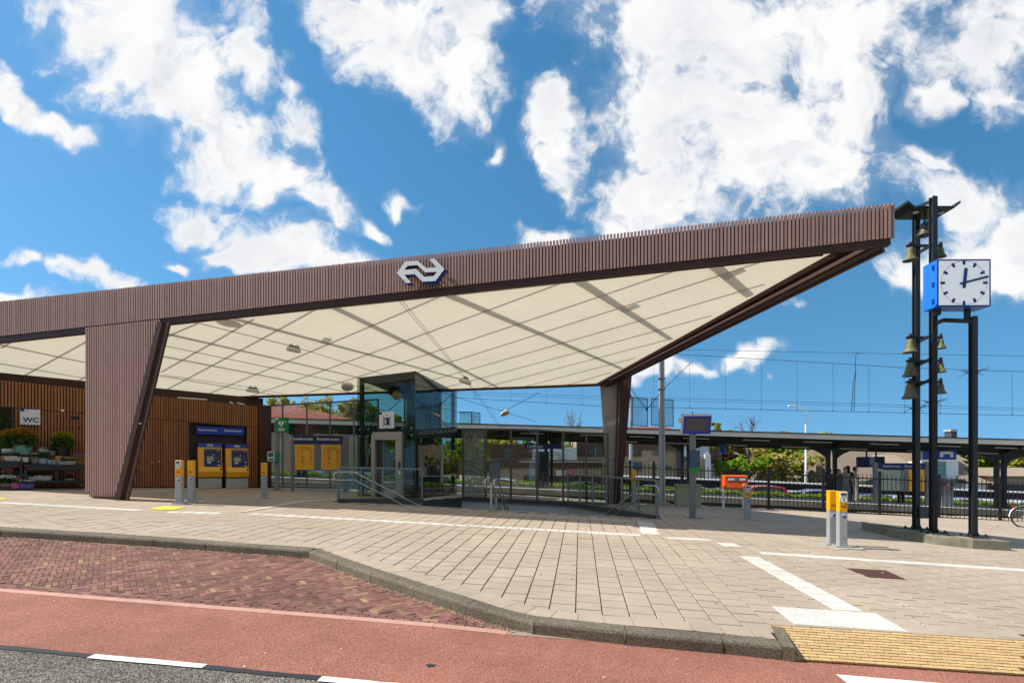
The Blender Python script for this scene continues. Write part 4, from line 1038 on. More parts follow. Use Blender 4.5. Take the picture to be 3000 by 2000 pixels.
# ticket office sign
sg = thing('ticket_sign', 'blue ticket sales sign above the two yellow machines', 'sign', WP.at(646, 1262, -.1), WP.ang)
sw = (WP.at(717, 1260).xy - WP.at(575, 1260).xy).length
bev(MB().box((0, 0, 0), (sw, .14, .31)).build('panel', MT['blue'], sg), .008)
text('Kaartverkoop', .115, MT['white'], sg, (-sw * .265, -.075, .02), bold=.002); text('Kaartverkoop', .115, MT['white'], sg, (sw * .255, -.075, .02), bold=.002)
# ticket machines
def ticket_machine(xc, y0, lab):
    base = WP.at(xc, 1425, -.08); t = WP.t(xc); q = WP.pt(t, -.02); z0 = gz(q.x, q.y)
    tm = thing('ticket_machine', lab, 'ticket machine', (q.x, q.y, z0), WP.ang, 'ticket machines in the wall recess')
    W = .84; hT = 1.78
    st = MB().box((0, .0, .19), (W * .97, .30, .38)).build('plinth', MT['steel'], tm)
    for k in range(4): MB().box((0, -.155, .05 + k * .09), (W * .97, .02, .07)).build('plinth_slat', MT['steel'], tm)
    # yellow cabinet with a bulging lower front
    sec = [(-.16, .40), (-.30, .46), (-.34, .66), (-.22, .86), (-.13, 1.62), (.2, 1.62), (.2, .40)]
    mb = MB(); n = len(sec); mb.add([(-W / 2, y, z) for y, z in sec] + [(W / 2, y, z) for y, z in sec], [tuple(range(n)), tuple(range(2 * n - 1, n - 1, -1))] + [(i, n + i, n + (i + 1) % n, (i + 1) % n) for i in range(n)])
    bev(mb.build('cabinet', MT['yellow'], tm), .02, 3)
    sec = [(-.14, 1.62), (-.12, hT), (.2, hT), (.2, 1.62)]; mb = MB(); n = 4; mb.add([(-W / 2, y, z) for y, z in sec] + [(W / 2, y, z) for y, z in sec], [tuple(range(n)), tuple(range(2 * n - 1, n - 1, -1))] + [(i, n + i, n + (i + 1) % n, (i + 1) % n) for i in range(n)])
    bev(mb.build('header', MT['blue'], tm), .012); put_logo(.22, 'white', tm, (.0, -.136, hT - .085))
    fa = math.atan2(.09, .76); Rm = Matrix.Rotation(-fa, 3, 'X')
    def face(cx, cz, w, h, th, mat, nm):
        y = -.22 + (cz - .86) * (.09 / .76) - th / 2
        return MB().box((cx, y, cz), (w, th, h), M=Rm).build(nm, MT[mat], tm)
    bev(face(.09, 1.2, .60, .74, .012, 'navy', 'control_panel'), .005)
    face(.09, 1.53, .58, .06, .02, 'midgrey', 'top_bar'); face(.28, 1.505, .14, .10, .026, 'clinker_yellow', 'card_plate'); face(.0, 1.16, .25, .18, .02, 'screen2', 'screen'); face(-.04, 1.015, .12, .06, .02, 'white', 'keypad')
    face(.3, 1.05, .08, .05, .02, 'polegrey', 'card_slot'); face(.11, 1.32, .05, .03, .02, 'white', 'coin_slot'); face(.24, 1.2, .12, .12, .022, 'screen', 'reader'); face(.3, .90, .11, .05, .02, 'polegrey', 'note_slot'); face(-.02, .9, .16, .04, .02, 'screen', 'tray')
    MB().box((.36, -.30, .68), (.06, .03, .2)).build('handle', MT['rust'], tm)
    return tm
MT['screen2'] = M('lit_screen', (.33, .32, .24), .25, 0, .2, 6)
ticket_machine(614, 1298, 'yellow and blue ticket machine next to the slatted door'); ticket_machine(693, 1302, 'yellow and blue ticket machine next to the dark corner post')
# toilet sign
s0 = WP.at(59, 1198, .06); s1 = WP.at(118, 1244, .06); cW = (s0 + s1) / 2
ws = thing('toilet_sign', 'white WC sign with a small blue corner on the wooden wall', 'sign', cW, WP.ang)
ww = (s1.xy - s0.xy).length; hh = abs(WP.at(90, 1197).z - WP.at(90, 1242).z)
bev(MB().box((0, 0, 0), (ww, .03, hh)).build('panel', MT['white'], ws), .004)
MB().box((-ww * .39, -.016, hh * .42), (ww * .2, .006, hh * .16)).build('blue_corner', MT['blue'], ws)
text('WC', hh * .44, MT['navy'], ws, (.02, -.017, -hh * .2), bold=.006); text('toilet', hh * .1, MT['navy'], ws, (-ww * .12, -.017, hh * .42))

# ================================================================ GLASS WALLS
def mullion_wall(root, plane, xs, tops, botf, mat, wm=.07, dm=.11, gl='glass', first=0):
    pts = []
    for x, yt in zip(xs, tops):
        p = plane.at(x, yt); pts.append((Vector((p.x, p.y)), p.z))
    for i, (q, zt) in enumerate(pts):
        z0 = botf(q); mb = MB(); mb.box((q.x, q.y, (z0 + zt) / 2), (wm, dm, zt - z0), plane.ang); mb.build('mullion', MT[mat], world=root)
    for i in range(len(pts) - 1):
        (q, za), (r, zb) = pts[i], pts[i + 1]
        d = (r - q).normalized() * wm / 2; n = plane.n * .006; a, b = q + d, r - d
        mb = MB(); z0, z1 = botf(a) + .06, botf(b) + .06
        mb.hexa([w3(a + n, z0), w3(b + n, z1), w3(b - n, z1), w3(a - n, z0)], [w3(a + n, za - .06), w3(b + n, zb - .06), w3(b - n, zb - .06), w3(a - n, za - .06)])
        g2 = gl[i] if isinstance(gl, (list, tuple)) else gl
        mb.build('pane', MT[g2], world=root)
        for zz0, zz1 in ((za - .03, zb - .03), (z0 - .03, z1 - .03)):
            mb = MB(); mb.beam(w3(a, zz0), w3(b, zz1), .09, .06); mb.build('rail', MT[mat], world=root)
GLP = VPlane(xy(P(790, 1400, 22.9)), xy(P(1110, 1400, 24.4)))
q = GLP.pt(2); gw = thing('glass_screen', 'tall glazed screen with grey mullions beside the wooden kiosk', 'glass wall', (q.x, q.y, gz(q.x, q.y)))
mullion_wall(gw, GLP, (792, 828, 899, 967, 1037, 1108), (1186, 1184, 1180, 1176, 1172, 1168), lambda q: gz(q.x, q.y), 'midgrey')
GRP = VPlane(ED, EC)
q = GRP.pt(2); gw2 = thing('glass_screen', 'low glazed screen with brown grey mullions behind the stairwell', 'glass wall', (q.x, q.y, gz(q.x, q.y)))
mullion_wall(gw2, GRP, (1357, 1423, 1497, 1574, 1650, 1718, 1781), (1254, 1254, 1255, 1257, 1262, 1265.5, 1269), lambda q: P(1500 + F * q.x / q.y, 1461 + (1500 + F * q.x / q.y - 1352) * .05, q.y).z + .05, 'mull2', gl=['frostglass'] + ['glass'] * 5) if MT.setdefault('mull2', M('brown_grey_frame', (.085, .07, .062), .45, .1)) else None

# ================================================================ STAIRWELL
stair = root_struct('stairwell')
wallmat = M('stair_wall_panel', (.42, .49, .54), .35, 0, .05, 2); terr = M('terrazzo', (.42, .41, .40), .7, 0, .3, 40); copm = M('dark_coping', (.06, .057, .055), .5)
def vwall(a, b, z0, mat, name, th=.1, za=None, zb=None):
    a = Vector(a); b = Vector(b); d = (b - a).normalized(); n = Vector((-d.y, d.x)) * th
    za = gz(a.x, a.y) if za is None else za; zb = gz(b.x, b.y) if zb is None else zb
    mb = MB(); mb.hexa([w3(a, z0), w3(b, z0), w3(b - n, z0), w3(a - n, z0)], [w3(a, za), w3(b, zb), w3(b - n, zb), w3(a - n, za)]); return mb.build(name, mat, stair)
hz = -3.2
vwall(EB, EC, hz, terr, 'side_wall'); vwall(EE, EA, hz, terr, 'side_wall')
zD, zC = P(1352, 1463, ED[1]).z, P(1664, 1480, EC[1]).z
mid = Vector(EC).lerp(Vector(ED), .5)
e0 = Vector(EC); 
for k in range(2):
    a = Vector(EC).lerp(Vector(ED), k / 2 + .001); b = Vector(EC).lerp(Vector(ED), (k + 1) / 2 - .001)
    vwall(a, b, hz, wallmat, 'back_panel', .1, zC + (zD - zC) * k / 2, zC + (zD - zC) * (k + 1) / 2)
vwall(ED, EE, hz, M('lift_shaft_glass', (.035, .055, .05), .12), 'lift_shaft_wall', .1)
for a, b in ((EB, EC), (EC, ED), (EE, EA)):
    a = Vector(a); b = Vector(b); mb = MB(); z0, z1 = gz(a.x, a.y), gz(b.x, b.y)
    if (a - Vector(EC)).length < .01: z0, z1 = zC, zD
    thin = (a - Vector(EC)).length < .01
    mb.beam(w3(a, z0 + .02), w3(b, z1 + .02), .22, .05 if thin else .16); mb.build('coping', copm, stair)
mb = MB(); mb.prism([HOLE[0], HOLE[1], HOLE[2], HOLE[3], HOLE[4]], hz - .1, hz); mb.build('lower_floor', MT['concrete'], stair)
a, b = Vector(EA), Vector(EB); d = (b - a).normalized(); inn_ = Vector((-d.y, d.x))
stepm = M('stair_tread', (.22, .21, .2), .8, 0, .2, 12)
for k in range(14):
    o_ = .02 + k * .28; w0_ = k * .2; wl = .62 * o_; 
    p0 = a + d * (.1 + o_ * 1.05) + inn_ * o_; p1 = b - d * (.1 + o_ * .55) + inn_ * o_
    zt0_, zt1_ = gz(p0.x, p0.y) - .01 - k * .165, gz(p1.x, p1.y) - .01 - k * .165
    if (p1 - p0).length < 1: break
    q0, q1 = p0 + inn_ * .3, p1 + inn_ * .3
    mb = MB(); mb.hexa([w3(p0, zt0_ - .3), w3(p1, zt1_ - .3), w3(q1, zt1_ - .3), w3(q0, zt0_ - .3)], [w3(p0, zt0_), w3(p1, zt1_), w3(q1, zt1_), w3(q0, zt0_)]); mb.build('step', stepm, stair)
# balustrades of glass along both sides
def balustrade(name, lab, a, b, n, ha=1.12, endpost=True):
    a = Vector(a); b = Vector(b); bal = thing(name, lab, 'balustrade', w3(a, gz(a.x, a.y))); d = (b - a); l = d.length; d /= l; ang = math.atan2(d.y, d.x)
    for i in range(n + 1):
        q = a + d * (l * i / n); z = gz(q.x, q.y); mb = MB(); w_ = .10 if i == 0 else .045
        mb.box((q.x, q.y, z + ha / 2), (w_, .05, ha), ang); mb.build('post', MT['galv'], world=bal)
    for i in range(n):
        q = a + d * (l * i / n + .05); r = a + d * (l * (i + 1) / n - .03); nn = Vector((-d.y, d.x)) * .006; mb = MB(); z0, z1 = gz(q.x, q.y), gz(r.x, r.y)
        mb.hexa([w3(q - nn, z0 + .1), w3(r - nn, z1 + .1), w3(r + nn, z1 + .1), w3(q + nn, z0 + .1)], [w3(q - nn, z0 + ha - .03), w3(r - nn, z1 + ha - .03), w3(r + nn, z1 + ha - .03), w3(q + nn, z0 + ha - .03)]); mb.build('pane', MT['shelterglass'], world=bal)
    mb = MB(); mb.beam(w3(a, gz(a.x, a.y) + ha), w3(b, gz(b.x, b.y) + ha), .06, .05); mb.build('top_rail', MT['galv'], world=bal)
    return bal
b1 = balustrade('stair_balustrade', 'glass stair balustrade with grey posts beside the lift tower', EA, EE, 4)
b2 = balustrade('stair_balustrade', 'long glass stair balustrade with grey posts beside the rear canopy leg', EB, EC, 6)
def handrail(bal, pts):
    p = [Vector(q) for q in pts]; mb = MB(); mb.path(p, .024, 8); mb.build('handrail', MT['steel'], world=bal, smooth=True)
def loop_rail(bal, s0, dirv, drop, off):
    # double handrail that turns back on itself at the head of the stairs
    z = gz(s0.x, s0.y); u = Vector((dirv.x, dirv.y, 0)); p0 = Vector((s0.x + off.x, s0.y + off.y, z)); up = lambda h: Vector((0, 0, h)); pts = []
    L0 = 4.2
    pts.append(p0 + u * (.55 + L0) + up(.93 - drop * L0)); pts.append(p0 + u * .5 + up(.94)); pts.append(p0 + u * .42 + up(.96)); pts.append(p0 - u * .06 + up(.96))
    for k in range(7):
        a_ = math.pi * (k + 1) / 8; pts.append(p0 - u * (.06 + .13 * math.sin(a_)) + up(.83 + .13 * math.cos(a_)))
    pts += [p0 - u * .06 + up(.70), p0 + u * .42 + up(.70), p0 + u * .5 + up(.685), p0 + u * (.55 + L0) + up(.67 - drop * L0)]
    handrail(bal, pts)
dl_ = (Vector(EE) - Vector(EA)).normalized(); dr_ = (Vector(EC) - Vector(EB)).normalized()
loop_rail(b1, Vector(EA), dl_, .52, Vector((dl_.y, -dl_.x)) * .09); loop_rail(b2, Vector(EB), dr_, .52, Vector((-dr_.y, dr_.x)) * .09)
cm_ = Vector(xy(G(1437, 1500))); cr = thing('centre_handrail', 'steel double handrail in the middle of the stairs', 'handrail', w3(cm_, gz(cm_.x, cm_.y)))
dv_ = Vector((math.sin(R(8)), math.cos(R(8)))); 
for o_ in (-.13, .13): loop_rail(cr, cm_ + Vector((o_, 0)), dv_, .52, Vector((0, .05)))
for k, yy in enumerate((.12, 1.0)):
    q = cm_ + dv_ * yy; z = gz(q.x, q.y); MB().box((q.x, q.y, z + .45 - .55 * k * .9 - .3), (.05, .05, 1.4), -R(8)).build('post', MT['steel'], world=cr)

# ================================================================ GLASS LIFT TOWER
AL = R(17); lc0 = Vector(xy(P(1216, 1400, 19.35))); lu = Vector((-math.cos(AL), math.sin(AL))); lv = Vector((math.sin(AL), math.cos(AL))); LW, LD = 2.42, 3.9
lift = thing('lift_tower', 'green tinted glass lift tower with steel door under the canopy', 'lift', w3(lc0, gz(lc0.x, lc0.y)), 0)
zl0 = gz(lc0.x, lc0.y) - .02; zl1 = P(1216, 1088, 19.35).z
def lp(a, b, z): q = lc0 + lu * a + lv * b; return Vector((q.x, q.y, z))
cr4 = [(0.0, 0.0), (LW, 0.0), (LW, LD), (0.0, LD)]
zm_ = P(1216, 1262, 19.35).z
def lpane(a0, b0, a1, b1, z0, z1):
    A, B = lp(a0, b0, 0), lp(a1, b1, 0); d = (B - A).normalized(); n = Vector((-d.y, d.x, 0)) * .008
    mb = MB(); mb.hexa([A - n + Vector((0, 0, z0)), B - n + Vector((0, 0, z0)), B + n + Vector((0, 0, z0)), A + n + Vector((0, 0, z0))], [A - n + Vector((0, 0, z1)), B - n + Vector((0, 0, z1)), B + n + Vector((0, 0, z1)), A + n + Vector((0, 0, z1))])
    mb.build('pane', MT['liftglass'], world=lift)
dx0, dx1 = .62, 1.62       # door opening along the front face, from the near corner
for (p, q) in (((.012, 0), (LW - .012, 0)), ((LW, .012), (LW, LD - .012)), ((LW - .012, LD), (.012, LD))): lpane(*p, *q, zm_ + .01, zl1)
lpane(0, .012, 0, LD * .5, zm_ + .01, zl1); lpane(0, LD * .5 + .012, 0, LD - .012, zm_ + .01, zl1)
lpane(.012, 0, dx0 - .1, 0, zl0 + .1, zm_ - .01); lpane(dx1 + .1, 0, LW - .012, 0, zl0 + .1, zm_ - .01)
lpane(0, .012, 0, LD * .5, zl0 - .6, zm_ - .01); lpane(0, LD * .5 + .012, 0, LD - .012, zl0 - .6, zm_ - .01); lpane(LW, .012, LW, LD - .012, zl0 + .1, zm_ - .01); lpane(LW - .012, LD, .012, LD, zl0, zm_ - .01)
MT['jamb'] = M('satin_steel', (.36, .325, .275), .42, .25, .08, 8)
MT['liftsteel'] = M('lift_dark_steel', (.045, .05, .045), .4, .3)
ins = .13
for (a_, b_) in ((ins, ins), (LW - ins, ins), (LW - ins, LD - ins), (ins, LD - ins), (ins, LD * .42)):
    q = lp(a_, b_, 0); MB().box((q.x, q.y, (zl0 - .6 + zl1 - .12) / 2), (.13, .13, zl1 - .12 - zl0 + .6), -AL).build('column', MT['liftsteel'], world=lift)
for z_ in (zl1 - .2, zm_, zl0 + .05):
    for (p, q) in (((ins, ins), (LW - ins, ins)), ((LW - ins, ins), (LW - ins, LD - ins)), ((LW - ins, LD - ins), (ins, LD - ins)), ((ins, ins), (ins, LD - ins))):
        mb = MB(); mb.beam(lp(*p, z_), lp(*q, z_), .09, .12); mb.build('ring_beam', MT['liftsteel'], world=lift)
for (p, q) in (((ins, LD * .42, zl0), (ins, LD - ins, zm_)), ((ins, LD * .42, zm_), (ins, LD - ins, zl0)), ((ins, ins, zm_), (ins, LD - ins, zl1 - .3)), ((ins, ins, zl1 - .3), (ins, LD - ins, zm_)),
               ((LW - ins, ins, zl0), (LW - ins, LD - ins, zm_)), ((LW - ins, ins, zm_), (LW - ins, LD - ins, zl1 - .3)), ((ins, LD - ins, zl0), (LW - ins, LD - ins, zm_))):
    mb = MB(); mb.tube(lp(*p), lp(*q), .018, 6); mb.build('bracing_rod', MT['liftsteel'], world=lift)
# roof pane with dark edge
mb = MB(); pts = [lp(-.02, -.02, 0), lp(LW + .02, -.02, 0), lp(LW + .02, LD + .02, 0), lp(-.02, LD + .02, 0)]; mb.prism([(p.x, p.y) for p in reversed(pts)], zl1 + .002, zl1 + .03); mb.build('roof_pane', MT['liftsteel'], world=lift)
c = lp(LW * .62, LD - .16, (zm_ + zl1) / 2 - .1); MB().box(c, (LW * .62, .05, zl1 - zm_ - .3), -AL).build('sky_blocker', MT['liftsteel'], world=lift)  # dark panel added to block the sky behind the front glass
c = lp(LW * .5, LD * .72, zl0 + 1.1); MB().box(c, (1.5, 1.5, 2.1), -AL).build('lift_car', M('lift_car_dark', (.07, .075, .065), .35, .2), world=lift)
# machinery in the head, lift car
mb = MB(); c = lp(LW * .45, LD * .55, zl1 - .45); mb.box(c, (1.5, 1.6, .35), -AL); mb.build('machine_frame', MT['liftsteel'], world=lift)
mb = MB(); c = lp(LW * .42, .5, zl1 - .78); mb.tube(c - Vector((0, .08, 0)), c + Vector((0, .08, 0)), .17, 20); mb.build('sheave', M('sheave_amber', (.45, .24, .04), .4), world=lift)
mb = MB(); 
for a_ in (.32, .48, 2.0): mb.beam(lp(a_, LD * .75, zl0), lp(a_, LD * .75, zl1 - .4), .07, .07)
mb.build('guide_rails', MT['galv'], world=lift)
# door set
for a_ in (dx0 - .05, dx1 + .05):
    mb = MB(); q = lp(a_, -.04, 0); mb.box((q.x, q.y, (zl0 + zm_ - .12) / 2), (.15, .16, zm_ - .12 - zl0), -AL); bev(mb.build('door_jamb', MT['jamb'], world=lift), .006)
zd = zm_ - .30
mb = MB(); mb.beam(lp(dx0 - .125, -.04, zm_ - .21), lp(dx1 + .125, -.04, zm_ - .21), .165, .2); bev(mb.build('door_head', MT['jamb'], world=lift), .006)
mb = MB(); mb.beam(lp(dx0 - .125, -.02, zm_ - .07), lp(dx1 + .1, -.02, zm_ - .07), .12, .1); mb.build('door_trim', MT['jamb'], world=lift)
for (a0, a1, mt) in ((dx0 + .03, dx0 + .12, 'steel'), (dx0 + .14, dx0 + .2, 'steel'), (dx0 + .68, dx0 + .73, 'midgrey')):
    mb = MB(); mb.beam(lp((a0 + a1) / 2, .05, zl0 + .02), lp((a0 + a1) / 2, .05, zd), a1 - a0, .04); mb.build('door_stile', MT[mt], world=lift)
lpane(dx0 + .2, .05, dx0 + .68, .05, zl0 + .35, zd - .1); mb = MB(); mb.beam(lp(dx0 + .44, .05, zl0 + .18), lp(dx0 + .44, .05, zl0 + .181), .48, .03)
q = lp(dx0 + .44, .05, zl0 + .18); mb = MB(); mb.box(q, (.48, .03, .34), -AL); mb.build('door_kickplate', MT['steel'], world=lift)
q = lp(dx1 - .12, .06, (zl0 + zd) / 2); mb = MB(); mb.box(q, (.26, .03, zd - zl0), -AL); mb.build('door_leaf', MT['liftsteel'], world=lift)
q = lp(dx0 - .05, -.125, zl0 + 1.25); mb = MB(); mb.box(q, (.09, .02, .26), -AL); mb.build('call_panel', MT['navy'], world=lift)
q = lp(dx0 - .05, -.125, zl0 + .98); mb = MB(); mb.box(q, (.08, .02, .14), -AL); mb.build('call_button', MT['white'], world=lift)
for a_ in (.12, .5, LW - .5, LW - .14):
    for z_ in (zm_ + .1, zm_ - .14):
        c = lp(a_, -.02, z_); mb = MB(); mb.tube(c, c + Vector((lv.x, lv.y, 0)) * -.03, .025, 10); mb.build('glass_clamp', MT['steel'], world=lift)
# lift sign
ls = thing('lift_sign', 'white lift pictogram sign above the steel door', 'sign', lp(1.12, -.07, zm_ + .42), -AL)
bev(MB().box((0, 0, 0), (.60, .05, .62)).build('panel', MT['white'], ls), .006)
MB().box((-.24, -.028, .25), (.11, .008, .1)).build('blue_corner', MT['blue'], ls); mb = MB(); mb.box((.02, -.03, -.05), (.20, .01, .28)); mb.build('cabin_mark', MT['navy'], ls)
mb = MB(); mb.box((-.12, -.03, -.05), (.018, .01, .4)); mb.box((.16, -.03, -.05), (.018, .01, .4)); mb.box((.02, -.03, .18), (.05, .01, .03)); mb.box((.02, -.03, -.27), (.05, .01, .03)); mb.build('shaft_mark', MT['navy'], ls)
mb = MB(); mb.box((-.02, -.038, -.07), (.05, .006, .16)); mb.lathe([(.02, 0), (.02, .01)], 10, (0, 0, 0)); mb.v[-20:] = [(-.02 + x, -.036 - z * .3, .05 + y) for x, y, z in mb.v[-20:]]; mb.build('person_mark', MT['white'], ls)
# ================================================================ STREET FURNITURE
def rbox(w, d, h, r=.02, seg=4, z0=0.0):
    "upright box with rounded vertical edges"
    pts = []
    for cx, cy, a0 in ((w / 2 - r, -d / 2 + r, -90), (w / 2 - r, d / 2 - r, 0), (-w / 2 + r, d / 2 - r, 90), (-w / 2 + r, -d / 2 + r, 180)):
        for k in range(seg + 1):
            a = R(a0 + 90 * k / seg); pts.append((cx + r * math.cos(a), cy + r * math.sin(a)))
    return MB().prism(pts, z0, z0 + h)
# --- card readers
MT['poleback'] = M('reader_grey', (.36, .37, .38), .45, .2, .05, 8); MT['readerwhite'] = M('reader_plate', (.62, .64, .66), .4); MT['pict'] = M('pictogram_blue', (.02, .05, .25), .5); MT['logodark'] = M('logo_brown', (.10, .045, .005), .5)
cr_parts = {}
def card_reader(base, rz, lab, reader=True, pad=None, hh=1.17, dz=0.0):
    t = thing('card_reader', lab, 'card reader', (base.x, base.y, base.z), rz, 'card reader posts on the plaza')
    w, d = .168, .15; yb_ = hh * .63
    MB().box((0, 0, .012), (.30, .24, .024)).build('base_plate', MT['polegrey'], t)
    for sx in (-.12, .12):
        for sy in (-.09, .09): MB().lathe([(.014, .024), (.014, .045), (.006, .05)], 8, (sx, sy, 0)).build('bolt', MT['polegrey'], t)
    rbox(w, d, yb_ - .02, .02, 3, .02).build('post', MT['poleback'], t)
    mb = rbox(w, d, hh - yb_ - .005, .02, 3, yb_ + .001); bev(mb.build('head', MT['yellow'], t), .012, 3)
    put_logo(.105, 'logodark', t, (.005, -d / 2 - .002, yb_ + .11)); 
    MB().box((-.045, -d / 2 - .001, yb_ + .04), (.022, .004, .012)).build('arrow_mark', MT['logodark'], t)
    MB().box((.0, -d / 2 - .001, yb_ - .09), (.105, .004, .105)).build('sticker', MT['readerwhite'], t)
    mb = MB(); mb.box((.015, -d / 2 - .004, yb_ - .105), (.06, .003, .035)); mb.box((.03, -d / 2 - .004, yb_ - .08), (.028, .003, .03)); mb.box((-.042, -d / 2 - .004, yb_ - .05), (.014, .003, .014)); mb.build('pictogram', MT['pict'], t)
    if reader:
        bev(MB().box((.004, -d / 2 - .006, hh - .115), (w - .02, .02, .2)).build('reader_panel', MT['readerwhite'], t), .008)
        MB().box((.0, -d / 2 - .018, hh - .06), (.1, .006, .045)).build('display', MT['screen'], t)
        mb = MB(); mb.tube((0, -d / 2 - .012, hh - .175), (0, -d / 2 - .024, hh - .175), .066, 24); mb.build('reader_disc', MT['white'], t, smooth=True)
        mb = MB(); mb.torus((0, -d / 2 - .02, hh - .175), .068, .006, 24, 6); mb.build('reader_ring', MT['galv'], t, smooth=True)
        MB().box((0, -d / 2 - .026, hh - .205), (.03, .004, .014)).build('reader_light', MT['rust'], t); MB().box((0, -d / 2 - .0255, hh - .155), (.03, .003, .03)).build('reader_mark', MT['pict'], t)
        MB().box((0, -d / 2 - .001, .42), (.135, .006, .46)).build('service_door', MT['polegrey'], t)
        mb = MB(); mb.box((0, -d / 2 - .002, yb_ - .21), (.06, .003, .004))
        for k in range(5): mb.box((0, -d / 2 - .002, yb_ - .175 - k * .014), (.06, .003, .006))
        mb.build('notice', MT['pict'], t)
    if pad:
        o = MB().box((pad[0], pad[1], -.012), (.5, .42, .05)).build('concrete_pad', MT['concrete'], t); bev(o, .006)
        for c in t.children:
            if c is not o: c.location.z += .014
    return t
def gv(x, y, dz=0): return G(x, y, dz)
card_reader(gv(2466, 1603), -.16, 'card reader post with white display panel, near the concrete clock plinth', True, (.1, -.02), 1.15)
card_reader(gv(2437, 1596), -.16, 'plain yellow card post with no display, near the concrete clock plinth', False, (-.1, 0), 1.15)
card_reader(gv(526, 1476), .10, 'card reader post with display panel beside the yellow painted mark', True, (-.03, 0), 1.19)
card_reader(gv(561, 1472), .10, 'plain yellow card post with no display, next to the yellow painted mark', False, (.1, .02), 1.19)
card_reader(gv(774, 1459), .05, 'plain yellow card post standing alone in front of the ticket machines', False, None, 1.17)
card_reader(gv(2189, 1521), -.2, 'card reader post with display panel in front of the orange mailbox', True, None, 1.06)
card_reader(gv(1856, 1480), .2, 'tall yellow card post behind the glass stair balustrade', False, None, 1.36)

# --- AED sign post
b = G(812, 1436); aed = thing('defibrillator_post', 'green AED sign and green cabinet on a grey post', 'sign post', b, -.12)
k = b.y / F
bev(MB().box((0, 0, 1.46), (.16, .09, 2.92)).build('post', MT['galv'], aed), .008)
bev(MB().box((.0, 0, .015), (.36, .26, .03)).build('base_plate', MT['galv'], aed), .005)
bev(MB().box((.26, -.08, 2.6), (.50, .12, .58)).build('sign_panel', MT['green'], aed), .008)
text('AED', .15, MT['white'], aed, (.26, -.143, 2.41), bold=.003); text('AED', .05, MT['white'], aed, (.17, -.143, 2.83))
hp = [(0, -.12), (.115, .02), (.115, .08), (.085, .11), (.04, .11), (0, .07), (-.04, .11), (-.085, .11), (-.115, .08), (-.115, .02)]
mb = MB(); mb.add([(.25 + x, -.145, 2.64 + z) for x, z in hp], [tuple(reversed(range(len(hp))))]); mb.build('heart', MT['white'], aed)
mb = MB(); bz = [(.01, .08), (.045, .08), (.02, .025), (.05, .02), (-.02, -.08), (.0, -.01), (-.03, 0)]; mb.add([(.25 + x, -.148, 2.64 + z) for x, z in bz], [tuple(reversed(range(len(bz))))]); mb.build('flash', MT['green'], aed)
mb = MB(); mb.box((.43, -.146, 2.72), (.06, .006, .02)); mb.box((.43, -.146, 2.72), (.02, .007, .06)); mb.build('plus', MT['white'], aed); MB().box((.06, -.146, 2.83), (.09, .005, .09)).build('corner_mark', MT['white'], aed)
bev(MB().box((-.08, -.12, 1.34), (.42, .2, .42)).build('cabinet', M('cabinet_green', (.02, .2, .13), .4), aed), .02, 3)
MB().box((-.13, -.225, 1.36), (.3, .01, .36)).build('cabinet_window', MT['readerwhite'], aed)
mb = MB(); mb.box((-.13, -.232, 1.42), (.24, .004, .16)); mb.box((-.13, -.232, 1.24), (.24, .004, .07)); mb.build('cabinet_print', M('cabinet_print', (.05, .13, .10), .5, 0, .6, 40), aed)

# --- travel information board
IB = VPlane(xy(G(852, 1438)), xy(G(1020, 1441.5))); i0, i1 = IB.t(852), IB.t(1018); ic = IB.pt((i0 + i1) / 2)
ib = thing('information_board', 'grey double information board with two yellow timetables', 'notice board', (ic.x, ic.y, gz(ic.x, ic.y)), IB.ang)
iw = i1 - i0; zz = lambda y, x=935: IB.at(x, y).z - gz(ic.x, ic.y)
zt_, zp, zb_ = zz(1275), zz(1300), zz(1377)
MT['boardgrey'] = M('board_grey', (.16, .17, .175), .45, .1)
for sx, dpt in ((-1, .12), (1, .34)):
    bev(MB().box((sx * (iw / 2 - .06), (.0 if sx < 0 else .0), zt_ / 2), (.11 if sx < 0 else .22, .2, zt_)).build('leg', MT['boardgrey'], ib), .01)
bev(MB().box((-.07, -.02, (zt_ + zb_) / 2), (iw - .2, .12, zt_ - zb_)).build('panel', MT['boardgrey'], ib), .006)
for n_, (xa, xb) in enumerate(((853, 929), (930, 1006))):
    xm = (IB.t(xa) + IB.t(xb)) / 2 - (i0 + i1) / 2; wd = IB.t(xb) - IB.t(xa)
    MB().box((xm, -.085, (zt_ + zp) / 2), (wd - .01, .02, zt_ - zp - .01)).build('header', MT['navy'], ib)
    text('Reisinformatie', .145, MT['white'], ib, (xm - .08, -.098, (zt_ + zp) / 2 + .02), bold=.002)
    pa, pb = ((865, 921), (942, 998))[n_]; xm = (IB.t(pa) + IB.t(pb)) / 2 - (i0 + i1) / 2; wd = IB.t(pb) - IB.t(pa); h_ = zp - zb_ - .07; zc = (zp + zb_) / 2 + .0
    po = MB().box((xm, -.085, zc), (wd, .015, h_)).build('timetable', MT['yellow'], ib)
    mb = MB(); random.seed(5 + n_)
    for k in range(30):
        z = zc + h_ / 2 - .09 - k * (h_ - .15) / 30
        for cx_, cw_ in ((-.26, .05), (-.08, .16), (.26, .14)):
            if k < 5: 
                if cx_ < -.1: mb.box((xm + .0, -.094, z), (wd * (.8 if k % 2 == 0 else .5), .002, .012))
            elif random.random() < (.85 if k < 20 else .35): mb.box((xm + cx_ * wd / .75, -.094, z), (cw_ * wd / .75 * random.uniform(.7, 1), .002, .014))
    stuff(mb.build('timetable_print', M('timetable_ink', (.30, .13, .01), .6), po))

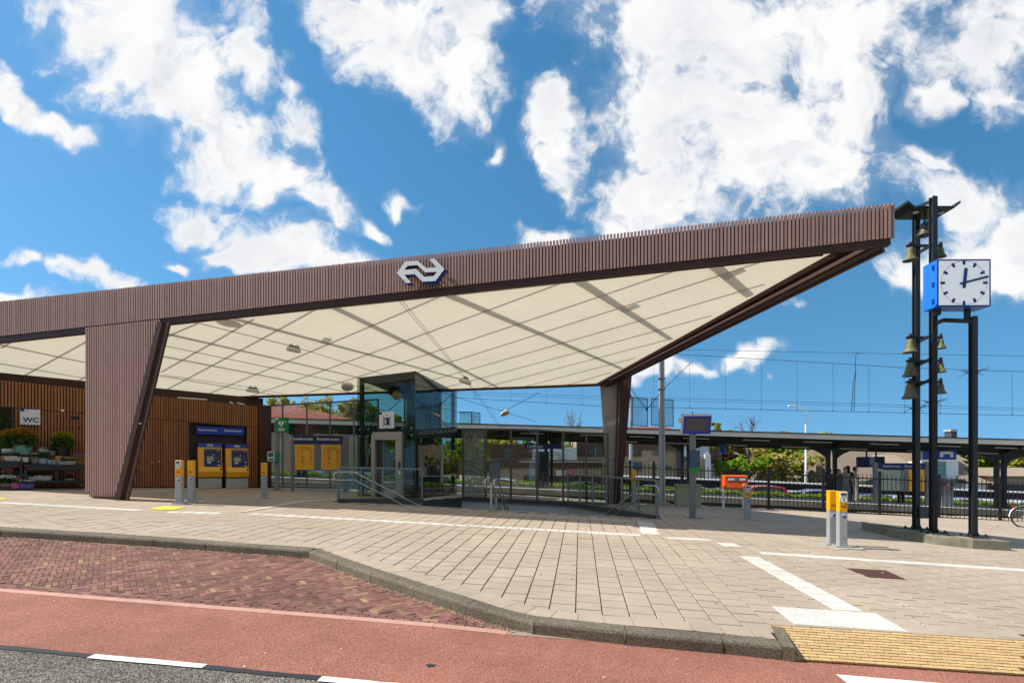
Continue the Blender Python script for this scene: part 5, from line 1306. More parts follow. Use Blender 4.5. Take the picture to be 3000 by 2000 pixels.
# --- departure display on a pole
b = G(2029, 1517); dp = thing('departure_display', 'blue framed departure display on a grey pole with a timetable panel', 'display', b, -.07)
hD = b.z; zq = lambda y: CZ - (y - HY) / F * b.y - b.z
bev(MB().box((0, 0, zq(1268) / 2), (.175, .12, zq(1268))).build('pole', MT['galv'], dp), .01)
bev(MB().box((0, 0, .012), (.5, .34, .024)).build('base_plate', MT['galv'], dp), .004)
for sx in (-.2, .2): MB().lathe([(.02, .024), (.02, .05), (.008, .055)], 8, (sx, -.1, 0)).build('bolt', MT['polegrey'], dp)
zc = (zq(1219) + zq(1271)) / 2 + .02; hd_ = zq(1219) - zq(1271)
Rt = Matrix.Rotation(R(13), 3, 'X')
def dbox(c, d, mat, nm, bv=0): 
    mb = MB(); cc = Rt @ Vector(c) + Vector((.1, -.02, zc)); mb.box(cc, d, M=Rt); o = mb.build(nm, MT[mat], dp)
    if bv: bev(o, bv, 3)
    return o
dbox((0, .08, 0), (.80, .34, hd_), 'white', 'housing', .02); dbox((0, -.105, 0), (.82, .04, hd_ + .01), 'blue', 'bezel', .01); dbox((.0, -.128, .015), (.66, .012, hd_ - .15), 'screen', 'screen')
for k in range(9): dbox((-.05 if k % 3 else .02, -.136, hd_ / 2 - .12 - k * .034), (.5 if k % 2 else .56, .003, .009), 'midgrey', 'text_line')
dbox((0, .06, hd_ / 2 + .012), (.84, .40, .02), 'polegrey', 'hood'); dbox((-.45, .1, .12), (.11, .12, .14), 'cream', 'speaker_horn', .02)
MB().tube((0, 0, zc + hd_ / 2), (0, 0, zc + hd_ / 2 + .12), .015, 6).build('antenna', MT['galv'], dp)
tp0, tp1, tp2 = zq(1319), zq(1368), zq(1383)
pt_ = MB().box((.03, -.085, (tp0 + tp1) / 2), (.31, .05, tp0 - tp1)).build('timetable_panel', MT['blue2'] if 'blue2' in MT else MT.setdefault('blue2', M('timetable_blue', (.015, .06, .16), .4)), dp)
for k in range(15): MB().box((.02 + random.uniform(-.02, .02), -.112, tp0 - .04 - k * (tp0 - tp1 - .06) / 15), (random.uniform(.2, .27), .003, .012)).build('text_line', MT['boardgrey'], pt_)
MB().box((.035, -.087, (tp1 + tp2) / 2), (.32, .055, tp1 - tp2 - .006)).build('green_strip', M('strip_green', (.01, .30, .07), .4), dp)

# --- mailbox
b = G(2150, 1490); mbx = thing('mailbox', 'orange mailbox with two slots on white legs', 'mailbox', b, -.06)
zq = lambda y: CZ - (y - HY) / F * b.y - b.z
z0, z1 = zq(1430), zq(1391); W_ = .90; prof = [(-.30, z0), (-.30, z0 + .04), (-.24, z1 - .02), (-.20, z1), (.22, z1), (.24, z0)]
mb = MB(); n = len(prof); mb.add([(-W_ / 2, y, z) for y, z in prof] + [(W_ / 2, y, z) for y, z in prof], [tuple(range(n)), tuple(range(2 * n - 1, n - 1, -1))] + [(i, n + i, n + (i + 1) % n, (i + 1) % n) for i in range(n)])
bev(mb.build('body', MT['orange'], mbx), .03, 3)
sl = math.atan2(.06, z1 - z0); Rm = Matrix.Rotation(-sl, 3, 'X'); zs = z1 - .15
yf = -.30 + (zs - z0) / (z1 - z0) * .06
MB().box((.02, yf - .004, zs), (.74, .014, .15), M=Rm).build('slot_recess', MT['rust'], mbx)
for sx in (-.19, .23): bev(MB().box((sx, yf - .01, zs - .01), (.25, .02, .09), M=Rm).build('slot_flap', MT['readerwhite'], mbx), .004)
MB().box((.02, yf - .012, zs), (.14, .02, .12), M=Rm).build('slot_plate', MT['midgrey'], mbx)
zs2 = z0 + .12; yf2 = -.30 + (zs2 - z0) / (z1 - z0) * .06
MB().box((.28, yf2 - .004, zs2 + .03), (.09, .008, .09), M=Rm).build('emblem_plate', MT['cream'], mbx); text('post', .06, MT['white'], mbx, (-.28, yf2 - .008, zs2 - .01))
bev(MB().box((0, -.02, z0 - .025), (W_ * .96, .44, .05)).build('tray', MT['polegrey'], mbx), .006)
for sx in (-.40, .36): MB().tube((sx, 0, 0), (sx, 0, z0 - .04), .045, 12).build('leg', MT['white'], mbx, smooth=True)
# --- cable cabinet
b = G(2017, 1485); cb_ = thing('cable_cabinet', 'grey green cable cabinet in front of the black fence', 'cabinet', b, -.1)
zq = lambda y: CZ - (y - HY) / F * b.y - b.z; h_ = zq(1422)
bev(MB().box((0, .1, h_ / 2), (.94, .4, h_)).build('body', MT['greenbox'], cb_), .01); bev(MB().box((0, .1, h_ + .02), (1.0, .46, .04)).build('lid', MT['greenbox'], cb_), .008)
for sx in (-.23, .23): bev(MB().box((sx, -.103, h_ / 2), (.43, .012, h_ - .1)).build('door', MT['greenbox'], cb_), .004)
MB().box((0, .1, .02), (.98, .44, .05)).build('plinth', MT['concrete'], cb_)

# --- catenary mast
b = G(1940, 1480); ms = thing('catenary_mast', 'pale grey tapering catenary mast beside the rear canopy leg', 'mast', b, 0)
for sx in (-.075, .075):
    mb = MB(); mb.hexa([(sx - .03, -.1, 0), (sx + .03, -.1, 0), (sx + .03, .1, 0), (sx - .03, .1, 0)], [(sx * .8 - .03 - .03, -.08, 6.6), (sx * .8 + .0, -.08, 6.6), (sx * .8 + .0, .08, 6.6), (sx * .8 - .06, .08, 6.6)]); mb.build('flange', MT['polegrey'], ms)
mb = MB(); mb.hexa([(-.07, -.04, 0), (.07, -.04, 0), (.07, .04, 0), (-.07, .04, 0)], [(-.09, -.03, 6.6), (.03, -.03, 6.6), (.03, .03, 6.6), (-.09, .03, 6.6)]); mb.build('web', MT['polegrey'], ms)
for z in (4.58, 5.0): bev(MB().box((-.03, 0, z), (.28, .26, .05)).build('clamp', MT['galv'], ms), .005)
for z in (.3,): MB().box((0, 0, .05), (.5, .5, .16)).build('footing', MT['concrete'], ms)
mb = MB(); q0 = Vector((-.03, .0, 4.5)); mb.tube(q0, q0 + Vector((-.55, .1, -.72)), .014, 6); mb.tube(q0 + Vector((-.55, .1, -.72)), Vector((-1.3, .5, 4.9)), .012, 6); mb.tube(q0, (1.3, .3, 5.75), .012, 6); mb.build('registration_arm', MT['black'], ms)
mb = MB(); mb.lathe([(.03, 0), (.05, .02), (.03, .05), (.05, .08), (.03, .12)], 8, (-.58, .1, 3.74)); mb.build('insulator', MT['rust'], ms)

# --- clock and bell tower
p1, p2, p3 = G(2684, 1552, .2), G(2734, 1563, .2), G(2851, 1574, .2)
ct = thing('clock_tower', 'tall black steel clock and bell tower with three posts', 'clock tower', (p2.x, p2.y, p2.z))
def zat(p, y): return CZ - (y - HY) / F * p.y
def xat(p, x): return (x - 1500) / F * p.y
WPO = .118; angC = .10
posts = []
for p, yt in ((p1, 640), (p2, 577), (p3, 927)):
    h_ = zat(p, yt) - p.z
    for s_ in (-1, 1):
        mb = MB(); q = Vector((p.x, p.y, p.z)) + Vector((math.sin(angC) * -1, math.cos(angC), 0)) * (s_ * WPO * .42); mb.box((q.x, q.y, p.z + h_ / 2), (WPO, .018, h_), angC); mb.build('post_flange', MT['black'], world=ct)
    mb = MB(); mb.box((p.x, p.y, p.z + h_ / 2 - .001), (.05, WPO * .82, h_), angC); mb.build('post', MT['black'], world=ct)
    MB().box((p.x, p.y, p.z + .035), (.42, .36, .03), angC).build('base_plate', MT['black'], world=ct); MB().box((p.x, p.y, p.z + .01), (.46, .40, .03), angC).build('grout_pad', MT['concrete'], world=ct)
    for sx in (-.17, .17):
        for sy in (-.13, .13): MB().lathe([(.026, .05), (.026, .085), (.012, .10)], 6, (p.x + sx, p.y + sy, p.z)).build('bolt', MT['black'], world=ct)
    for sx in (-.11, .11):
        mb = MB(); mb.add([(p.x + sx * .75, p.y - .01, p.z + .05), (p.x + sx * 1.25, p.y - .01, p.z + .05), (p.x + sx * .75, p.y - .01, p.z + .18), (p.x + sx * .75, p.y + .01, p.z + .05), (p.x + sx * 1.25, p.y + .01, p.z + .05), (p.x + sx * .75, p.y + .01, p.z + .18)], [(0, 1, 2), (5, 4, 3), (0, 3, 4, 1), (1, 4, 5, 2), (2, 5, 3, 0)])
        mb.build('gusset', MT['black'], world=ct)
# cap roof: a tray with upturned ends
pm2 = p1.lerp(p2, .5); ztr = zat(pm2, 640); yc = pm2.y + .05
cap = MB(); hx, hy = .60, .30
xm = xat(pm2, 2713)
def capb(x0, z0_, x1, z1_, nm):
    mb = MB(); y0, y1 = yc - hy, yc + hy
    mb.hexa([(x0, y0, z0_), (x1, y0, z1_), (x1, y1, z1_), (x0, y1, z0_)], [(x0, y0, z0_ + .06), (x1, y0, z1_ + .06), (x1, y1, z1_ + .06), (x0, y1, z0_ + .06)]); mb.build(nm, MT['black'], world=ct)
zc_ = zat(pm2, 625)
capb(xm - .46, zc_, xm + .46, zc_, 'cap_tray'); capb(xm - .62, zc_ + .13, xm - .461, zc_, 'cap_wing'); capb(xm + .461, zc_, xm + .62, zc_ + .13, 'cap_wing')
for (sx, sy) in ((-.3, -.12), (.32, -.1)): MB().lathe([(.06, 0), (.06, .02)], 14, (xm + sx, yc + sy, zc_ - .022)).build('downlight', MT['cream'], world=ct)
# bracing between the two tall posts
for (ya, yb_) in ((668, 645), (742, 718), (1002, 982), (1070, 1050), (1130, 1110), (608, 588)):
    mb = MB(); mb.beam((p1.x + .03, p1.y, zat(p1, ya)), (p2.x - .03, p2.y, zat(p2, yb_)), .035, .07); mb.build('brace', MT['black'], world=ct)
# bell bars and bells
bellp = [(.018, .36), (.05, .355), (.075, .33), (.088, .26), (.1, .17), (.125, .09), (.165, .03), (.178, .0), (.165, -.004), (.13, .03), (.09, .12), (.07, .24)]
bellm = MB().lathe(bellp, 20).mesh('bell', MT['bronze'], True); MT['bronzedark'] = M('dark_bronze', (.10, .09, .07), .45, .5, .3, 12); bellmd = MB().lathe(bellp, 20).mesh('bell', MT['bronzedark'], True)
hangm = MB().box((0, 0, .40), (.05, .05, .10)).mesh('bell_yoke', MT['bronzedark'])
pmid = p1.lerp(p2, .35)
for row, (yb_, sL, sR) in enumerate(((726, .92, .68), (992, .92, .66), (1060, .95, .68), (1121, 1.03, .7))):
    zb_ = zat(p1, yb_); xl, xr = (2663 - 1500) / F * (p1.y - .12), (2756 - 1500) / F * (p1.y - .12)
    mb = MB(); mb.beam((xl - .06, p1.y - .12, zb_), (xr + .03, p1.y - .12, zb_), .06, .055); mb.build('bell_bar', MT['black'], world=ct)
    for (x_, sc_, nm) in ((xl + .03, sL, 'left'), (xr, sR, 'right')):
        tz = zb_ - .03 - .36 * sc_
        o = inst('bell', bellm, ct, Vector((x_, p1.y - .12, tz)) - wloc(ct), (0, 0, 0), (sc_, sc_, sc_))
        inst('bell_yoke', hangm, ct, Vector((x_, p1.y - .12, zb_ - .36 * 1 - .0)) - wloc(ct))
c = Vector((xat(pm2, 2709), pm2.y, zat(pm2, 690))); inst('bell', bellmd, ct, c - wloc(ct), (0, 0, 0), (.95, .95, .85)); inst('bell_yoke', hangm, ct, c - wloc(ct) + Vector((0, 0, -.07)), (0, 0, 0), (.8, .8, 1))
mb = MB(); mb.beam(c + Vector((0, 0, .34)), (c.x, c.y, zc_), .03, .03); mb.build('bell_hanger', MT['black'], world=ct)
# anti-climb spikes
for p, y_ in ((p1, 1196), (p2, 1178), (p3, 1090)):
    z = zat(p, y_); mb = MB()
    for k in range(10):
        a = k * 2 * math.pi / 10 + .2; el = (.5, -.55, .2)[k % 3]; d = Vector((math.cos(a) * .21, math.sin(a) * .21, el * .21)); s0 = Vector((p.x, p.y, z)) + Vector((d.x, d.y, 0)) * .4
        mb.tube(s0, s0 + d, .009, 4, .003)
    mb.build('climb_guard', MT['black'], world=ct)
# tie beam and clock support
zb_ = zat(p2, 941); mb = MB(); mb.beam((p2.x, p2.y - .05, zb_ - .07), (p2.x + .16, p2.y - .1, zb_), .05, .09); mb.beam((p2.x + .15, p2.y - .1, zb_), (p3.x, p3.y, zat(p3, 941)), .05, .09); mb.build('tie_beam', MT['black'], world=ct)
MB().box((p1.x + .16, p1.y - .08, zat(p1, 1500)), (.26, .05, .28), angC).build('junction_box', M('box_grey', (.09, .09, .085), .6), world=ct)
# clock box
CF = VPlane(xy(P(2745, 800, 11.9)), xy(P(2901, 800, 11.88))); cmid = CF.at(2823, 829); cw = (CF.at(2901, 800).xy - CF.at(2745, 800).xy).length; chh = CF.at(2823, 760).z - CF.at(2823, 898).z
ck = thing('station_clock', 'square station clock with white face and blue case on the bell tower', 'clock', cmid, CF.ang)
dpt = .42
bev(MB().box((0, dpt / 2, 0), (cw, dpt, chh)).build('case', MT['clockblue'], ck), .012)
mb = MB()
for z in (chh / 2 - .015, -chh / 2 + .015): mb.box((0, -.004, z), (cw, .02, .03))
for x in (cw / 2 - .013, -cw / 2 + .013): mb.box((x, -.0045, 0), (.026, .02, chh - .06))
mb.build('bezel', MT['logoblue'], ck)
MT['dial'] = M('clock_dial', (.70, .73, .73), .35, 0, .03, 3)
_b = MT['dial'].node_tree.nodes['Principled BSDF']; _b.inputs['Emission Color'].default_value = (.95, 1, 1, 1); _b.inputs['Emission Strength'].default_value = .22     # faint glow added so the sunless dial looks near white
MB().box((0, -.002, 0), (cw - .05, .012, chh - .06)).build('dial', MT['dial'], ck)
MT['hands'] = M('clock_hand_blue', (.008, .05, .20), .4); MT['marks'] = M('clock_mark_blue', (.015, .02, .22), .4)
rX, rZ = cw * .40, chh * .43
def stadium(cx, cz, L_, W_, a, y, mat, nm):
    pts = []; 
    for s_ in (1, -1):
        for k in range(7):
            t = R(-90 + 30 * k) + (0 if s_ > 0 else math.pi); pts.append((W_ / 2 * math.sin(t + math.pi / 2 - math.pi / 2) if False else W_ / 2 * math.cos(t + math.pi / 2), s_ * (L_ / 2 - W_ / 2) + W_ / 2 * math.sin(t + math.pi / 2)))
    ca, sa = math.cos(a), math.sin(a); mb = MB(); f_ = [(cx + x * ca + z * sa, cz - x * sa + z * ca) for x, z in pts]; n = len(f_)
    mb.add([(x, y, z) for x, z in f_] + [(x, y + .006, z) for x, z in f_], [tuple(range(n)), tuple(range(2 * n - 1, n - 1, -1))] + [(i, n + i, n + (i + 1) % n, (i + 1) % n) for i in range(n)]); return mb.build(nm, mat, ck)
for k in range(12):
    a = 2 * math.pi * k / 12; stadium(rX * math.sin(a), rZ * math.cos(a), .11, .058, a, -.016, MT['marks'], 'hour_mark')
mb = MB()
for k in range(60):
    if k % 5: a = 2 * math.pi * k / 60; mb.tube((rX * 1.07 * math.sin(a), -.014, rZ * 1.07 * math.cos(a)), (rX * 1.07 * math.sin(a), -.010, rZ * 1.07 * math.cos(a)), .010, 8)
mb.build('minute_dots', MT['marks'], ck)
ah = 2 * math.pi * (12.2 / 60 + 0) / 12 ; am = 2 * math.pi * 12.6 / 60
stadium(math.sin(ah) * .105, math.cos(ah) * .105, .46, .075, ah, -.030, MT['hands'], 'hour_hand'); stadium(math.sin(am) * .21, math.cos(am) * .21, .66, .048, am, -.040, MT['hands'], 'minute_hand')
MB().tube((0, -.045, 0), (0, -.01, 0), .035, 16).build('hub', MT['hands'], ck)
for z in (-.36, .0, .36): MB().box((-cw / 2 - .012, .10, z * chh), (.03, .05, .10)).build('hinge', MT['logoblue'], ck)
mb = MB(); mb.box((.26, .22, -chh / 2 - .12), (.09, .09, .26)); mb.build('stem', MT['black'], ck)
mb = MB(); mb.box((-.42, .22, -chh / 2 - .06), (.12, .1, .14)); mb.build('bracket', MT['black'], ck)
# plinth
fp = [G(*q) for q in ((2581, 1561), (2600, 1570), (2650, 1580), (2740, 1594), (2850, 1606), (2962, 1613))]
bk_ = [Vector((p.x + .12, p.y + .95, 0)) for p in reversed(fp)]
poly = [(p.x, p.y) for p in fp] + [(p.x, p.y) for p in bk_]
mb = MB(); mb.prism(poly, lambda x, y: gz(x, y) - .1, lambda x, y: gz(x, y) + .2); o = mb.build('clock_plinth', MT['mossy']); bev(o, .015, 2); tag(o, 'low mossy concrete plinth under the clock tower posts', 'plinth')

# ================================================================ FLOWER STALL
MT['cart'] = M('trolley_black', (.018, .02, .026), .6); MT['leaf_d'] = leafmat('leaf_dark', (.03, .07, .015), (.08, .14, .03)); MT['leaf_o'] = leafmat('leaf_orange', (.32, .10, .012), (.34, .24, .02)); MT['fl_w'] = leafmat('flower_white', (.6, .6, .55), (.7, .7, .62)); MT['fl_p'] = leafmat('flower_purple', (.32, .05, .5), (.45, .16, .6)); MT['fl_r'] = leafmat('flower_pink', (.6, .12, .2), (.65, .35, .38)); MT['fl_o'] = leafmat('flower_orange', (.5, .1, .01), (.55, .2, .02)); MT['leaf_y'] = leafmat('leaf_yellow', (.18, .22, .02), (.42, .30, .02)); MT['fl_l'] = leafmat('flower_lilac', (.55, .35, .45), (.65, .5, .55))
CP = VPlane((WP.pt(0).x + WP.n.x * .62, WP.pt(0).y + WP.n.y * .62), (WP.pt(5).x + WP.n.x * .62, WP.pt(5).y + WP.n.y * .62))
def trolley(x0, x1, yt, lab):
    ta, tb = CP.t(x0), CP.t(x1); q = CP.pt((ta + tb) / 2); w = tb - ta; z = gz(q.x, q.y)
    zt_ = CP.at((x0 + x1) / 2, yt).z - z; t = thing('plant_trolley', lab, 'trolley', (q.x, q.y, z), CP.ang, 'trolleys of the flower stall')
    MB().box((0, 0, zt_ - .03), (w, .6, .06)).build('top_shelf', MT['cart'], t); MB().box((0, 0, zt_ - .12), (w - .04, .58, .10)).build('apron', MT['cart'], t); MB().box((0, 0, .26), (w, .6, .07)).build('lower_shelf', MT['cart'], t)
    n = max(2, int(w / .75) + 1)
    for i in range(n):
        for sy in (-.26, .26): MB().box((-w / 2 + .05 + (w - .1) * i / (n - 1), sy, (zt_ + .22) / 2), (.07, .06, zt_ - .24)).build('leg', MT['cart'], t)
    for sx in (-w / 2 + .15, w / 2 - .15):
        for sy in (-.22, .22): mb = MB(); mb.tube((sx - .02, sy, .09), (sx + .02, sy, .09), .09, 12); mb.box((sx, sy, .19), (.05, .05, .1)); mb.build('castor', MT['cart'], t)
    return t
trolley(-70, 70, 1352, 'black plant trolley with a red crate under the shop window'); trolley(72, 256, 1360, 'black plant trolley along the cedar wall beside the slatted leg')
def plant(x, y, r, h, potmat, leaves, lab, top=None, potr2=None, dens=160, spread=1.1, off=0.0, tall=1.0, square=False, cat='potted plant', Y=None):
    p = CP.at(x, y, off); t = thing('potted_plant', lab, cat, p, CP.ang)
    if square: 
        mb = MB(); mb.hexa([(-r * .8, -.09, 0), (r * .8, -.09, 0), (r * .8, .09, 0), (-r * .8, .09, 0)], [(-r, -.12, h), (r, -.12, h), (r, .12, h), (-r, .12, h)]); bev(mb.build('pot', potmat, t), .01)
    else: MB().lathe([(r * .72, 0), (r, h * .88), (r * 1.06, h * .9), (r * 1.06, h), (r * .9, h), (r * .85, h * .9)], 16).build('pot', potmat, t, smooth=True)
    def fol(n, mat, nm, z0, z1, rr, s0):
        mb = MB()
        for k in range(n):
            a = random.uniform(0, 6.28); rad = rr * math.sqrt(random.random()); z = z0 + (z1 - z0) * random.random() * (1 - .5 * (rad / rr) ** 2)
            c = Vector((rad * math.cos(a), rad * math.sin(a) * (1 if not square else .8), z)); s_ = s0 * random.uniform(.6, 1.3)
            u = Vector((random.gauss(0, 1), random.gauss(0, 1), random.gauss(0, .7))).normalized(); v = u.orthogonal().normalized()
            mb.add([c + u * s_, c + v * s_ * .45, c - u * s_, c - v * s_ * .45], [(0, 1, 2, 3)])
        mb.build(nm, mat, t)
    zt_ = h + r * 1.3 * tall
    fol(dens, leaves, 'foliage', h * .85, zt_, r * spread, r * .28)
    if top: fol(int(dens * .8), top, 'blossom', h + (zt_ - h) * .62, zt_ * 1.06, r * spread, r * .16)
    return t
pc = lambda n, c: MT.setdefault(n, M(n, c, .6))
terrac = pc('terracotta', (.36, .13, .05)); whitep = pc('white_pot', (.62, .6, .57)); bluep = pc('blue_grey_pot', (.3, .38, .46)); tealp = pc('teal_pot', (.10, .26, .27)); blackp = pc('black_pot', (.012, .012, .014)); pinkp = pc('pink_pot', (.55, .1, .28)); violp = pc('violet_pot', (.12, .12, .42)); greyp = pc('grey_pot', (.17, .16, .14)); wick = M('wicker', (.42, .22, .08), .8, 0, .5, 60)
plant(65, 1331, .27, .30, tealp, MT['leaf_d'], 'large teal pot of orange leaved shrub on the trolley', MT['leaf_o'], dens=420, tall=1.6, spread=1.25, off=-.12)
plant(28, 1332, .2, .2, whitep, MT['leaf_d'], 'orange yellow leaved shrub in a white pot by the shop window', MT['leaf_o'], dens=420, tall=2.4, spread=1.4, off=-.15)
plant(184, 1336, .23, .32, blackp, MT['leaf_d'], 'large black pot with a yellow tipped bush on the trolley', MT['leaf_y'], dens=420, tall=1.7, spread=1.3, off=-.16)
plant(153, 1334, .12, .16, greyp, MT['leaf_d'], 'thin stemmed plant with white flowers in a dark pot', MT['fl_w'], dens=60, tall=2.4, spread=.5, off=-.15)
plant(12, 1350, .09, .15, terrac, MT['leaf_d'], 'small terracotta pot with green leaves on the trolley', dens=60)
plant(33, 1350, .2, .16, whitep, MT['leaf_d'], 'wide white pot of pale lilac flowers on the trolley', MT['fl_l'], dens=150, tall=.7)
plant(52, 1350, .1, .16, whitep, MT['leaf_d'], 'small white pot with a crown of orange flowers', MT['fl_o'], dens=80, tall=.8)
plant(75, 1353, .1, .16, whitep, MT['leaf_d'], 'cream pot of orange flowers above the trolley corner', MT['fl_o'], dens=90, tall=.9)
plant(104, 1357, .14, .22, greyp, MT['leaf_d'], 'grey brown pot of small white flowers on the trolley', MT['fl_w'], dens=130, tall=.7)
plant(125, 1358, .14, .18, bluep, MT['leaf_d'], 'blue grey pot with a tall white flowering plant', MT['fl_w'], dens=220, tall=1.8)
plant(145, 1359, .09, .15, bluep, MT['leaf_d'], 'small blue grey pot with yellow buds', MT['leaf_y'], dens=70, tall=.9)
plant(158, 1360, .09, .15, bluep, MT['leaf_y'], 'small pale blue pot with yellowish leaves', dens=70, tall=.8)
plant(174, 1360, .12, .29, wick, MT['leaf_d'], 'tall wicker basket pot with a few leaves', dens=30, tall=.3)
plant(198, 1362, .24, .15, whitep, MT['leaf_d'], 'white rectangular planter of dark red leaves on top shelf', MT['fl_r'], dens=120, tall=.45, square=True)
plant(237, 1362, .17, .17, terrac, MT['leaf_y'], 'terracotta bowl topped with bright purple flowers', MT['fl_p'], dens=260, tall=.95, spread=1.3)
plant(39, 1402, .26, .15, whitep, MT['leaf_d'], 'white planter with green cushions on the lower shelf under the window', MT['fl_r'], dens=110, tall=.3, square=True)
plant(110, 1406, .24, .16, whitep, MT['leaf_d'], 'wide white planter with leafy plants on the lower shelf', dens=110, tall=.3, square=True)
plant(137, 1407, .14, .15, whitep, MT['leaf_y'], 'narrow white planter with yellowish leaves on the lower shelf', dens=80, tall=.35, square=True)
plant(204, 1408, .12, .08, whitep, MT['leaf_d'], 'pink and white flowers in a low pot on the lower shelf', MT['fl_r'], dens=120, tall=1.3)
plant(45, 1430, .15, .18, pinkp, MT['leaf_d'], 'pink pot with reddish flowers standing on the paving', MT['fl_r'], dens=110, tall=.7, off=.35)
plant(68, 1430, .14, .17, violp, MT['leaf_d'], 'violet pot of white daisies between pink and another violet pot', MT['fl_w'], dens=160, tall=.55, off=.35)
plant(86, 1430, .13, .16, violp, MT['leaf_d'], 'violet pot of white daisies at the end of the row on the paving', MT['fl_w'], dens=150, tall=.6, off=.35)
plant(20, 1426, .2, .12, greyp, MT['leaf_d'], 'spreading white daisies in a low dark pot on the paving', MT['fl_w'], dens=300, tall=1.0, off=.3)
p = CP.at(36, 1378, -.05); bev(MB().box((0, 0, 0), (.34, .3, .2)).build('crate', M('red_crate', (.16, .01, .015), .5), loc=p), .01); tag(bpy.data.objects['crate'], 'dark red crate tucked under the top shelf of the trolley', 'crate')
p = CP.at(124, 1324, -.2); o = MB().box((0, 0, .0), (.2, .03, .36)).build('price_card', M('price_card', (.13, .12, .16), .5), loc=p, rot=CP.ang); tag(o, 'grey and purple plant card standing behind the pots', 'card'); MB().box((0, -.017, -.06), (.16, .006, .16)).build('flower_picture', M('card_purple', (.2, .06, .35), .5), o)
# ================================================================ RAILWAY AND BACKGROUND
# ground beyond the plaza: the railway lies lower, the car park lower still
MT['ballast'] = aggregate('ballast', [(0, (.05, .045, .04)), (.5, (.13, .11, .09)), (1, (.26, .23, .19))], 22, .95, .8)
MT['farground'] = M('far_ground', (.12, .12, .09), .95, 0, .3, 1)
PO = Vector((-3.03, 27.75)); AQ = -R(7.8); pu = Vector((math.cos(AQ), math.sin(AQ))); pv = Vector((-pu.y, pu.x))
def pf(a, b, z=0.0):
    q = PO + pu * a + pv * b; return Vector((q.x, q.y, z - S * q.x))
def pfx(x, b):      # distance along the platform at photo column x on the line b behind the edge
    o = PO + pv * b; k = (x - 1500) / F; return (k * o.y - o.x) / (pu.x - k * pu.y)
def fsheet(name, a0, a1, b0, b1, z, mat, parent=None):
    mb = MB(); mb.add([pf(a0, b0, z), pf(a1, b0, z), pf(a1, b1, z), pf(a0, b1, z)], [(0, 1, 2, 3)]); return mb.build(name, mat, parent)
gr = struct(fsheet('ground', -700, 700, -9, 900, -1.25, MT['farground']))
tb = struct(fsheet('track_bed', -60, 60, -8.2, .2, -.75, MT['ballast']))
for b_ in (-2.5, -1.07, -6.4, -4.97):
    mb = MB(); mb.beam(pf(-60, b_, -.62), pf(60, b_, -.62), .07, .15); o = struct(mb.build('rail', MT['rust']))
# platform
plat = root_struct('railway_platform')
MT['platgrey'] = M('platform_tile', (.20, .19, .17), .85, 0, .2, 4); MT['platside'] = M('platform_concrete', (.22, .185, .14), .9, 0, .25, 3, .3, 30, stain=.4); MT['platdark'] = M('platform_foot', (.032, .026, .02), .95, 0, .4, 2)
def pbox(a0, a1, b0, b1, z0, z1, name, mat, parent=None):
    mb = MB(); mb.hexa([pf(a0, b0, z0), pf(a1, b0, z0), pf(a1, b1, z0), pf(a0, b1, z0)], [pf(a0, b0, z1), pf(a1, b0, z1), pf(a1, b1, z1), pf(a0, b1, z1)])
    return mb.build(name, mat, parent)
pbox(-60, 60, .12, 3.3, -.8, .14, 'platform_body', MT['platgrey'], plat); pbox(-60, 60, .05, .12, -.14, .13, 'edge_block', MT['platside'], plat); pbox(-60, 60, .1, .14, -.8, -.14, 'platform_foot', MT['platdark'], plat)
pbox(-60, 60, .05, .42, .142, .152, 'white_edge_line', MT['white_tile'], plat)
# dark retaining strip below the fence on the plaza side
# --- black railing
FR = VPlane(xy(P(1690, 1470, 22.3)), xy(P(3080, 1540, 19.6)))
fence = thing('railing_fence', 'black iron bar fence between the plaza and the railway', 'fence', (FR.pt(6).x, FR.pt(6).y, gz(*FR.pt(6))))
def fzb(t): q = FR.pt(t); x = 1500 + F * q.x / q.y; return P(x, 1489 + (x - 2118) * .056, q.y).z + .03
def fzt(t): q = FR.pt(t); x = 1500 + F * q.x / q.y; return P(x, 1353 + (x - 1826) * .046, q.y).z
fo2 = wloc(fence); nb_ = 0; barm = MB().lathe([(.014, 0), (.014, .97), (.012, .985), (.003, 1.0)], 6).mesh('bar', MT['fencepaint'])
tF0, tF1 = FR.t(1700), FR.t(3060); bp_ = (tF1 - tF0) / 116
postx = [FR.t(x) for x in (1846, 1916, 1945, 2252, 2412, 2577, 2750, 2930)]
for i in range(117):
    t = tF0 + i * bp_; q = FR.pt(t)
    if any(abs(t - p) < bp_ * .45 for p in postx): continue
    z0, z1 = fzb(t) + .05, fzt(t); inst('bar', barm, fence, Vector((q.x, q.y, z0)) - fo2, (0, 0, 0), (1, 1, z1 - z0))
for t in postx:
    q = FR.pt(t); z0, z1 = fzb(t) - .2, fzt(t) + .1; MB().box((q.x, q.y, (z0 + z1) / 2), (.085, .085, z1 - z0), FR.ang).build('post', MT['fencepaint'], world=fence)
segs = [tF0] + postx + [tF1]
for a_, b_ in zip(segs, segs[1:]):
    for fz, dz in ((fzt, -.19), (fzb, .10)):
        p, q = FR.pt(a_ + .05), FR.pt(b_ - .05); mb = MB(); mb.beam(w3(p, fz(a_) + dz), w3(q, fz(b_) + dz), .05, .045); mb.build('rail', MT['fencepaint'], world=fence)
